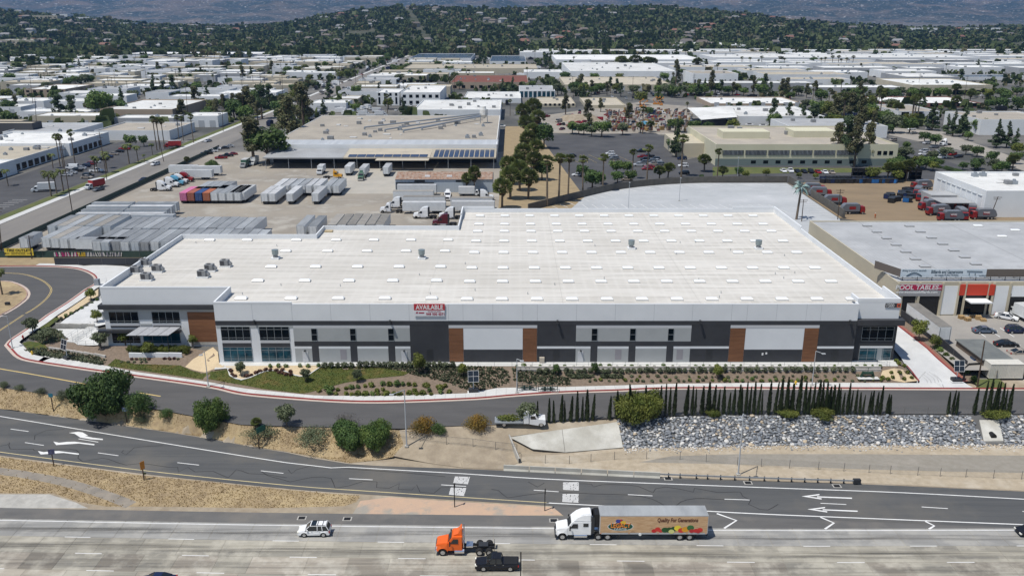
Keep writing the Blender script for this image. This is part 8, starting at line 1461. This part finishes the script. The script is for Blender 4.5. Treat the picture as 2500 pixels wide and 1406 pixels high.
# ================================================================ trees of the town
for px, py, pt, kd, vr, wv in ((620, 402, 286, 'euc', 0, 1.5), (655, 400, 300, 'round', 1, 1.2), (705, 350, 236, 'euc', 1, 1.4), (742, 318, 202, 'euc', 0, 1.3), (690, 300, 238, 'round', 0, 1.0), (640, 290, 206, 'euc', 2, 1.2), (606, 288, 212, 'euc', 1, 1.3), (572, 292, 236, 'round', 0, 1.1), (530, 300, 242, 'euc', 0, 1.2), (660, 270, 205, 'euc', 2, 1.1), (620, 262, 214, 'round', 2, 1.0), (148, 296, 230, 'euc', 2, 1.3), (180, 296, 232, 'euc', 2, 1.2), (242, 288, 214, 'round', 2, 1.0), (290, 285, 240, 'round', 0, 1.4), (378, 236, 180, 'pine', 0, 1.2), (110, 358, 338, 'round', 1, 1), (95, 355, 330, 'round', 1, 1), (320, 360, 326, 'round', 1, 1), (352, 358, 328, 'round', 1, 1), (20, 280, 240, 'round', 0, 1.2), (870, 240, 205, 'round', 1, 1), (820, 262, 235, 'round', 1, 1)): tpx(kd, vr, px, py, pt, {'euc': 'tall loose-crowned tree beside the avenue', 'round': 'rounded leafy tree beside the avenue', 'pine': 'dark conical tree among the low roofs'}[kd], wx_=wv, group='trees beside the avenue')
for x, t, b in ((545, 250, 545), (575, 250, 560), (680, 210, 520), (1420, 90, 400), (1445, 100, 390), (1490, 110, 385), (1620, 80, 310), (1660, 90, 310), (1750, 70, 330)): tpx('fanpalm', x % 2, 0.27 * x, 260 + 0.27 * b, 260 + 0.27 * t, 'tall thin fan palm along the avenue', cat='palm', group='tall palms along the avenue')
for x, t, b in ((465, 570, 815), (515, 590, 790), (575, 560, 770), (480, 420, 560), (860, 440, 600), (885, 460, 605), (970, 430, 600), (1170, 330, 520), (1250, 350, 500), (1310, 430, 510), (75, 560, 720), (1380, 330, 440), (960, 400, 560)): tpx('feather', x % 2, 0.27 * x, 260 + 0.27 * b, 260 + 0.27 * t, 'feather palm in the parking lot verge at the left', cat='palm', group='feather palms of the left lot', wx_=1.2)
tpx('shortpalm', 0, 457, 403, 383, 'bushy palm at the corner of the truck yard fence', cat='palm', wx_=1.2); tpx('bush', 1, 520, 415, 388, 'dark green shrub at the edge of the truck yard', cat='shrub', wx_=0.8); tpx('shortpalm', 1, 1158, 475, 408, 'bushy palm against the corrugated shed', cat='palm', wx_=0.8); tpx('shortpalm', 0, 1140, 470, 424, 'lower palm against the corrugated shed', cat='palm', wx_=0.9); tpx('bush', 3, 372, 606, 583, 'spiky yucca beside the warehouse corner', cat='plant', wx_=1.0)
z6c = lambda x, y: (1200 + 0.256 * x, 220 + 0.256 * y)
for x, t, b, k in ((100, 850, 1130, 'shortpalm'), (180, 740, 1040, 'shortpalm'), (270, 680, 960, 'shortpalm'), (350, 760, 1040, 'shortpalm'), (430, 480, 700, 'shortpalm'), (300, 520, 760, 'shortpalm'), (390, 330, 560, 'shortpalm'), (320, 250, 480, 'shortpalm'), (440, 200, 420, 'shortpalm'), (400, 90, 330, 'shortpalm'), (300, 140, 360, 'shortpalm'), (350, 400, 640, 'shortpalm'), (250, 620, 860, 'shortpalm'), (160, 640, 900, 'shortpalm'), (400, 600, 860, 'shortpalm')): q = z6c(x, b); tpx(k, x % 2, q[0], q[1], 220 + 0.256 * t, 'shaggy fan palm in the dense cluster beyond the roof', cat='palm', group='dense palm cluster', wx_=1.1)
for x, t, b in ((530, 630, 1110), (640, 610, 1075), (730, 620, 1005), (870, 630, 980), (1060, 615, 970), (1340, 565, 850), (1480, 525, 890), (1810, 430, 830), (2030, 620, 780), (2150, 560, 850), (1600, 730, 870), (1680, 700, 850), (2200, 730, 850), (1440, 160, 420), (1520, 300, 400), (1420, 310, 410)): q = z6c(x, b); tpx('fanpalm' if b - t > 200 else 'shortpalm', x % 2, q[0], q[1], 220 + 0.256 * t, 'fan palm with a bare trunk along the dark lot', cat='palm', group='fan palms along the dark lot', wx_=1.35)
for x, t, b, wv in ((770, 290, 420, 1.2), (880, 300, 430, 1.1), (955, 330, 445, 1.1), (1050, 280, 450, 1.2), (1250, 300, 430, 1.1), (1750, 260, 400, 1.3), (1720, 440, 580, 1.2), (1930, 280, 400, 1.2), (2060, 290, 410, 1.2), (860, 700, 830, 1.1), (960, 740, 950, 1.1), (1190, 660, 800, 1.2), (1290, 670, 800, 1.2), (1200, 760, 890, 1.2), (1330, 755, 880, 1.2), (500, 290, 560, 0.9), (480, 640, 860, 1.0), (1050, 780, 900, 1.0), (2000, 800, 850, 1.4), (2360, 720, 830, 1.1), (1500, 150, 250, 1.0)): q = z6c(x, b); tpx('round', (0, 0, 1, 4)[x % 4] if x != 1250 else 4, q[0], q[1], 220 + 0.256 * t, 'round dark green tree in the dark parking lot', group='round trees of the dark lot', wx_=wv)
tpx('pine', 1, 1650, 384, 285, 'tall dark pine beside the green office', wx_=0.8)
for px, py, pt in ((2060, 402, 282), (2085, 408, 278), (2115, 402, 300), (2098, 330, 232), (2040, 400, 300), (2130, 330, 270), (1885, 302, 240), (1925, 302, 250), (1960, 302, 256), (1995, 300, 262), (1490, 228, 188), (1505, 228, 192), (1650, 205, 146), (1735, 232, 172), (1760, 232, 195), (1840, 232, 185), (1865, 232, 180), (1880, 235, 200)): tpx('euc', 2 if px < 2010 and px > 1870 else px % 3, px, py, pt, 'tall open-crowned tree behind the white lot', group='tall open-crowned trees', wx_=0.9)
z9 = lambda x, y: (2140 + 0.2472 * x, 220 + 0.2472 * y)
for x, t, b in ((545, 100, 400), (750, 200, 460), (850, 150, 460), (1180, 280, 570), (1280, 300, 570), (1370, 370, 560), (690, 230, 440)): q = z9(x, b); tpx('pine', x % 2, q[0], q[1], 220 + 0.2472 * t, 'dense conical pine at the right of the town', group='pines at the right', wx_=1.15)
for x, t, b, k in ((130, 320, 430, 0), (470, 400, 520, 0), (580, 420, 550, 0), (290, 500, 595, 1), (1130, 590, 720, 0), (990, 540, 660, 0), (420, 670, 780, 0), (610, 670, 760, 0), (1000, 270, 430, 1), (900, 400, 500, 1), (880, 530, 640, 4), (850, 700, 790, 0), (1380, 510, 650, 3), (1000, 670, 780, 4), (1100, 80, 180, 0), (1220, 60, 190, 0), (1390, 50, 200, 0), (320, 10, 70, 1), (620, 10, 60, 0), (730, 10, 60, 0), (220, 640, 760, 0)): q = z9(x, b); tpx('round', k, q[0], q[1], 220 + 0.2472 * t, 'broad leafy tree in the business park at the right', group='leafy trees at the right', wx_=1.2)
for x, t, b in ((100, 720, 900), (190, 720, 900), (290, 700, 900), (1340, 640, 800), (340, 50, 340), (365, 40, 340), (395, 40, 340), (785, 60, 200), (150, 120, 280), (210, 130, 290)): q = z9(x, b); tpx('fanpalm' if b - t > 200 else 'shortpalm', x % 2, q[0], q[1], 220 + 0.2472 * t, 'fan palm in the business park at the right', cat='palm', group='palms at the right', wx_=1.2)
for px, py, pt in ((1950, 436, 420), (2130, 442, 405), (1870, 432, 410), (1990, 438, 422), (2190, 445, 412), (1820, 436, 415)): tpx('round', 3, px, py, pt, 'bright green tree along the back of the white lot', group='bright trees behind the white lot', wx_=1.2)
for i in range(22): px = 2150 + i * 12 + rng.uniform(-4, 4); tpx('bush', 6, px, 372 + i * 3.2, 365 + i * 3.0, 'clipped hedge section along the pale street', cat='hedge', group='hedge along the pale street', wx_=1.3)
GP = 'fan palm in front of the very long white warehouse'
for px in (1810, 1830, 1850, 1858, 1913, 2003, 2012, 2030, 2045, 2052, 2065, 2080, 1515, 1525, 1550, 1580, 1590, 1700): tpx('fanpalm' if px > 1700 else 'shortpalm', px % 2, px, 168 if px > 1700 else 172, 138 + rng.uniform(-2, 8), GP, cat='palm', group='palms before the long warehouse', wx_=1.6)
rt = random.Random(11); nT = 0
while nT < 290:                                                    # street trees scattered between the distant buildings
    x, y = rt.uniform(-900, 1100), 480 + 1050 * rt.random() ** 1.2; u, v_ = proj(x, y, 0)
    if not (-40 < u < 2540) or hit(x - 2, y - 2, x + 2, y + 2, 1) or AX0 - 2 < x < AX1 + 2: continue
    nT += 1; kd = rt.choice(['round', 'round', 'round', 'euc', 'fanpalm', 'pine']); tree(kd, rt.randrange({'round': 5, 'euc': 3, 'fanpalm': 2, 'pine': 2}[kd]), (x, y, 0), rt.uniform(6, 11) if kd == 'round' else rt.uniform(9, 16), 'street tree among the distant industrial roofs', group='street trees of the distant town', wx_=1.2)
for i in range(60): pxx = rng.uniform(20, 900); pyy = rng.uniform(140, 235); tpx_ = G(pxx, pyy); t = thing('utility_pole', 'thin utility pole among the distant roofs', 'pole', (tpx_[0], tpx_[1], 0), 0, 'distant utility poles'); o = link('pole', UNITPOLE if 'UNITPOLE' in globals() else globals().setdefault('UNITPOLE', MB().tube((0, 0, 0), (0, 0, 12), 0.22, 0.16, 5).box(-1.2, -0.1, 11, 1.2, 0.1, 11.2).mesh('pole', m_wood)), t)
def grove(px0, px1, py0, py1, n, kinds, lab, grp, hs=(6, 11)):
    for _ in range(n):
        px, py = rt.uniform(px0, px1), rt.uniform(py0, py1); b = T(px, py); k = 0
        while hit(b.x - 3, b.y - 3, b.x + 3, b.y + 3, 0) and k < 8: px, py = rt.uniform(px0, px1), rt.uniform(py0, py1); b = T(px, py); k += 1
        kd = rt.choice(kinds); tree(kd, rt.randrange({'round': 5, 'euc': 3, 'fanpalm': 2, 'pine': 2, 'shortpalm': 2}[kd]), (b.x, b.y, 0), rt.uniform(*hs) * (1.5 if kd in ('euc', 'pine', 'fanpalm') else 1), lab, group=grp, wx_=rt.uniform(1.1, 1.4))
grove(1330, 2000, 229, 236, 34, ('round', 'round', 'euc'), 'leafy tree along the street behind the salvage yard', 'trees along the back street', (7, 11)); grove(1960, 2230, 250, 330, 34, ('round', 'euc', 'fanpalm', 'round'), 'tree in the dense belt right of the white warehouse', 'dense belt of trees', (7, 12)); grove(2060, 2500, 228, 250, 30, ('round', 'round', 'shortpalm'), 'tree before the beige office building', 'trees before the beige office', (6, 10)); grove(440, 760, 250, 300, 22, ('round', 'euc'), 'shade tree near the tan office and avenue', 'shade trees near the tan office', (7, 11)); grove(120, 420, 298, 312, 20, ('round',), 'hedge tree behind the low white buildings', 'hedge trees behind the white buildings', (4, 6)); grove(1370, 1480, 172, 236, 12, ('round', 'euc'), 'tree left of the pale long building', 'trees left of the pale building', (7, 11)); grove(2170, 2480, 385, 425, 18, ('round',), 'small tree in the right parking lot', 'trees of the right lot', (4, 7)); grove(940, 1120, 170, 205, 16, ('round',), 'round tree between the white apartments and cream warehouse', 'trees behind the white apartments', (6, 9))
for i in range(150):
    px, py = rt.choice(((rt.uniform(20, 700), rt.uniform(180, 300)), (rt.uniform(780, 1000), rt.uniform(170, 250)), (rt.uniform(1300, 2450), rt.uniform(185, 245)))); b = T(px, py); k = 0
    if hit(b.x - 3, b.y - 3, b.x + 3, b.y + 3, 0): continue
    cpx(rt.choice(('sedan', 'suv', 'van', 'pickup')), rt.choice(cols_ + ['white', 'white']), px, py, rt.choice((0, 1.57)), 'parked among the distant buildings', group='parked cars of the distant town')
# ================================================================ wooded hills, houses, mountains
from mathutils import noise as mn
crest = interp([(-300, 20), (0, 20), (130, 28), (300, 45), (450, 62), (620, 66), (720, 62), (800, 52), (900, 30), (1000, 20), (1200, 24), (1400, 22), (1560, 16), (1700, 30), (1850, 50), (2000, 64), (2150, 72), (2500, 66), (2800, 66)])
YH0, YH1, YH2 = 1560.0, 2900.0, 4200.0
def hill_z(x, y):
    if y <= YH0: return 0.0
    px = CX + FPX * (x / (y / CP)) * 0.99; zc = V(px, crest(px) + 4, YH1)[1]
    t = (y - YH0) / (YH1 - YH0)
    base = zc * (t * t * (3 - 2 * t) if t < 1 else max(0.0, 1 - ((y - YH1) / (YH2 - YH1)) ** 1.5))
    return max(0.0, base + 9 * min(1, t * 2) * mn.noise((x * 0.004, y * 0.004, 0)) + 4 * min(1, t * 2) * mn.noise((x * 0.012, y * 0.012, 3)))
xs_ = [-2900 + 50 * i for i in range(117)]; ys_ = [1500 + 45 * i for i in range(62)]
hv = [(x, y, hill_z(x, y) - 0.5) for y in ys_ for x in xs_]; hf_ = [(j * 117 + i, j * 117 + i + 1, (j + 1) * 117 + i + 1, (j + 1) * 117 + i) for j in range(61) for i in range(116)]
me = bpy.data.meshes.new('hills'); me.from_pydata(hv, [], hf_); me.materials.append(M('hill_ground', (0.04, 0.05, 0.026), 0.95, (0.09, 0.085, 0.058), 0.02, col3=(0.03, 0.04, 0.02), scale3=0.006)); me.polygons.foreach_set('use_smooth', [True] * len(hf_)); tag(link('hills', me), kind='structure')
rw = random.Random(21); LM = [Mleaf('wood_dark', (0.05, 0.073, 0.025), (0.075, 0.1, 0.035), 0.02, 0), Mleaf('wood_mid', (0.077, 0.105, 0.035), (0.112, 0.138, 0.048), 0.02, 0), Mleaf('wood_brown', (0.112, 0.106, 0.05), (0.144, 0.131, 0.069), 0.02, 0)]
def wood(n, xa, xb, ya, yb, pw, name, lab, cond, hr=(5, 11)):
    v = []; f = []; mi = []; k = 0
    while k < n:
        x, y = rw.uniform(xa, xb), ya + (yb - ya) * rw.random() ** pw
        u = CX + FPX * x * CP / y
        if not (-80 < u < 2580) or not cond(x, y): k += 0.2; continue
        k += 1; z = hill_z(x, y); H_ = rw.uniform(*hr) * (1.5 if rw.random() < 0.06 else 1); W_ = H_ * rw.uniform(0.38, 0.75); m_ = rw.choices((0, 1, 2), (5, 4, 1.2))[0]
        for q in range(8):
            a = rw.uniform(0, 6.28); c_, s_ = math.cos(a), math.sin(a); zc_ = z + H_ * rw.uniform(0.15, 0.9); r_ = W_ * rw.uniform(0.4, 0.8); ox, oy = rw.uniform(-0.5, 0.5) * W_, rw.uniform(-0.5, 0.5) * W_; tl = rw.uniform(0.3, 0.9); b = len(v)
            v += [(x + ox - c_ * r_, y + oy - s_ * r_, zc_ - r_ * 0.5), (x + ox + c_ * r_, y + oy + s_ * r_, zc_ - r_ * 0.6), (x + ox + c_ * r_ * 0.6 - s_ * r_ * tl, y + oy + s_ * r_ * 0.6 + c_ * r_ * tl, zc_ + r_ * 0.7), (x + ox - c_ * r_ * 0.7 - s_ * r_ * tl, y + oy - s_ * r_ * 0.7 + c_ * r_ * tl, zc_ + r_ * 0.75)]; f.append((b, b + 1, b + 2, b + 3)); mi.append(m_)
    me = bpy.data.meshes.new(name); me.from_pydata(v, [], f); [me.materials.append(q) for q in LM]; me.polygons.foreach_set('material_index', mi); return tag(link(name, me), lab, 'woodland', kind='stuff')
wood(30000, -2100, 2100, 1540, 3050, 1.0, 'hill_woodland', 'dense dark trees covering the far hills', lambda x, y: mn.noise((x * 0.01, y * 0.01, 9)) > -0.28 and abs(x + 0.16 * y - 120) > 9)
wood(3800, -1000, 1200, 1330, 1560, 1.0, 'town_woodland', 'trees between the far warehouses and the hills', lambda x, y: not hit(x - 3, y - 3, x + 3, y + 3, 2) and mn.noise((x * 0.012, y * 0.012, 4)) > -0.1)
wood(1700, -900, -560, 950, 1340, 1.0, 'suburb_woodland', 'trees of the suburb at the far left', lambda x, y: not hit(x - 3, y - 3, x + 3, y + 3, 2) and mn.noise((x * 0.012, y * 0.012, 2)) > 0.0)
wood(4200, -900, 1150, 480, 1340, 1.0, 'town_trees', 'small trees and shrubs between the industrial buildings', lambda x, y: not hit(x - 1.5, y - 1.5, x + 1.5, y + 1.5, 0.5) and not AX0 - 4 < x < AX1 + 2 and mn.noise((x * 0.02, y * 0.02, 7)) > 0.0 and not (-3 < x < 150 and y < 680), (2.5, 6.5))
mb = MB(); pal = [P(CNAME[c]) for c in ('white', 'silver', 'grey', 'black', 'red', 'navy', 'tan')] + [m_carglass]; k = 0
while k < 1500:
    x, y = rt.uniform(-900, 1100), rt.uniform(485, 1330); u = CX + FPX * x * CP / y
    if not (0 < u < 2500) or hit(x - 2, y - 2, x + 2, y + 2, 0.5) or mn.noise((x * 0.02, y * 0.02, 17)) < -0.05 or (-3 < x < 150 and y < 520): k += 0.3; continue
    k += 1; a = rt.choice((0, 1.571)); c = rt.choices(range(7), (5, 3, 3, 3, 1, 1, 1))[0]; L_, W_, H_ = (4.5, 1.8, 0.95) if rt.random() < 0.85 else (7.5, 2.4, 2.9); mb.rbox((x, y), L_, W_, 0.3, H_, a, c); mb.rbox((x, y), L_ * 0.5, W_ * 0.85, H_ + 0.002, H_ + 0.5, a, 7 if H_ < 1 else c)
tag(mb.build('distant_cars', pal, fixn=False), 'countless small parked cars and trucks between the distant buildings', 'cars', kind='stuff')
HS = []
for w_, r_ in (((0.4, 0.37, 0.33), (0.17, 0.15, 0.135)), ((0.38, 0.31, 0.25), (0.2, 0.1, 0.07)), ((0.5, 0.5, 0.48), (0.24, 0.24, 0.24)), ((0.34, 0.3, 0.25), (0.15, 0.125, 0.105))): HS.append((MB().box(-7, -5, -2, 7, 5, 4.0).mesh('wall', P(w_)), MB().profile([(-7.6, 3.9), (-5, 6.4), (5, 6.4), (7.6, 3.9)], lambda x, z: 5.6 if z < 5 else 1.0).mesh('roof', P(r_)), MB().box(-4, -5.06, 0.8, -1.5, -5.0, 2.6).mesh('window', m_glass)))
nh = 0
while nh < 300:
    x, y = rw.uniform(-1900, 1900), rw.uniform(1560, 2850); u = CX + FPX * x * CP / y
    if not (0 < u < 2500): continue
    nh += 1; wm_, rm_, gm = HS[rw.choices(range(4), (4, 2, 3, 2))[0]]; t = thing('hillside_house', 'small pale house among the trees on the far hills', 'house', (x, y, hill_z(x, y) + 1.6), rw.uniform(-0.6, 0.6), 'houses on the far hills'); link('wall', wm_, t); link('roof', rm_, t)
    k = rw.uniform(1.0, 1.6); t.scale = (k, k, k)
for px, py, wpx, hm, lab, c in ((145, 42, 40, 12, 'white block on the wooded hill at the far left', 'white'), (200, 28, 32, 9, 'long white building on the hill behind the trees', 'white'), (300, 27, 40, 8, 'white building on the left hill crest', 'white'), (2260, 64, 60, 14, 'pale hospital block on the plain at the far right', 'white'), (2420, 66, 110, 9, 'long low white building at the far right', 'white'), (100, 75, 90, 8, 'cream school building at the far left', 'cream'), (240, 74, 50, 7, 'red-roofed building group at the far left', 'tan'), (345, 74, 80, 7, 'long red-roofed building at the left', 'tan'), (40, 108, 90, 8, 'long cream warehouse at the left edge below the hills', 'cream'), (1890, 85, 50, 6, 'cream building on the wooded slope', 'cream'), (2100, 70, 60, 6, 'white low building on the far plain', 'white')):
    yy = min(2700, max(1570, 1560 + (118 - py) * 22)); x0 = V(px - wpx / 2, py, yy)[0]; x1 = V(px + wpx / 2, py, yy)[0]; zt_ = V(px, py, yy)[1]; t = wbld(x0, x1, yy, yy + 40, hm, 'red' if 'red' in lab else 'white', c, lab, units=2, z0=-6, wins=[(8, 2, 4, 0.5)]); t.location.z = max(0, hill_z((x0 + x1) / 2, yy)) + 2
mv = []; NX_, NY_ = 260, 90
for j in range(NY_):
    for i in range(NX_):
        x = -11000 + 22000 * i / (NX_ - 1); y = 5200 + 9000 * j / (NY_ - 1); t = j / (NY_ - 1); rdg = 1 - abs(mn.noise((x * 0.00035, y * 0.0005, 1.0))); mv.append((x, y, -30 + 900 * t ** 1.25 * (0.5 + 0.6 * rdg) + 160 * t * mn.noise((x * 0.0013, y * 0.0013, 5)) + 70 * min(1, t * 3) * mn.noise((x * 0.0035, y * 0.0035, 8)) + 25 * min(1, t * 4) * mn.noise((x * 0.009, y * 0.009, 2))))
me = bpy.data.meshes.new('mountains'); me.from_pydata(mv, [], [(j * NX_ + i, j * NX_ + i + 1, (j + 1) * NX_ + i + 1, (j + 1) * NX_ + i) for j in range(NY_ - 1) for i in range(NX_ - 1)]); me.materials.append(M('mountain_scrub', (0.025, 0.04, 0.04), 0.95, (0.12, 0.1, 0.085), 0.003, detail=9, lo=0.44, hi=0.62, col3=(0.34, 0.33, 0.32), scale3=0.035, lo3=0.58, hi3=0.66)); me.polygons.foreach_set('use_smooth', [True] * len(me.polygons)); tag(link('mountains', me), kind='structure')
# ================================================================ haze: the air between here and the mountains
hzb = MB().box(-12500, -120, -40, 12500, 14600, 1750).build('haze', []); hzb.data.materials.clear(); m = bpy.data.materials.new('haze'); m.use_nodes = True; m.node_tree.nodes.clear(); pv = m.node_tree.nodes.new('ShaderNodeVolumePrincipled'); out = m.node_tree.nodes.new('ShaderNodeOutputMaterial'); pv.inputs['Color'].default_value = (0.24, 0.5, 1.0, 1); pv.inputs['Density'].default_value = 0.00005; pv.inputs['Anisotropy'].default_value = 0.2
m.node_tree.links.new(pv.outputs[0], out.inputs['Volume']); hzb.data.materials.append(m); tag(hzb, 'thin bluish haze lying over the town and hills', 'haze', kind='stuff')
# models that no place in the photograph used
for k_, (o, h_) in PROTO.items():
    if k_ not in USED:
        for c in CH.get(o.as_pointer(), []): bpy.data.objects.remove(c)
        bpy.data.objects.remove(o)
# ================================================================ labels: things alike are told apart by their place in the row
ONES = 'zeroth first second third fourth fifth sixth seventh eighth ninth tenth eleventh twelfth thirteenth fourteenth fifteenth sixteenth seventeenth eighteenth nineteenth'.split()
TENS = ['', '', 'twenty', 'thirty', 'forty', 'fifty', 'sixty', 'seventy', 'eighty', 'ninety']; TENTH = ['', '', 'twentieth', 'thirtieth', 'fortieth', 'fiftieth', 'sixtieth', 'seventieth', 'eightieth', 'ninetieth']
def ordinal(n): return ONES[n] if n < 20 else (TENTH[n // 10] if n % 10 == 0 else TENS[n // 10] + '-' + ONES[n % 10])
by = {}
for o in sc.collection.objects:
    if o.parent is None and 'label' in o and o.get('kind') != 'stuff': by.setdefault(o['label'], []).append(o)
for lab, os_ in by.items():
    if 1 < len(os_) <= 90:
        def key(o):
            p = o.location
            if o.type == 'MESH' and p.length < 0.01: p = sum((Vector(c) for c in o.bound_box), Vector()) / 8
            return proj(p.x, max(p.y, 1), p.z)[0]
        for i, o in enumerate(sorted(os_, key=key)): o['label'] = lab + ', ' + ('leftmost' if i == 0 else 'rightmost' if i == len(os_) - 1 else ordinal(i + 1) + ' from the left')
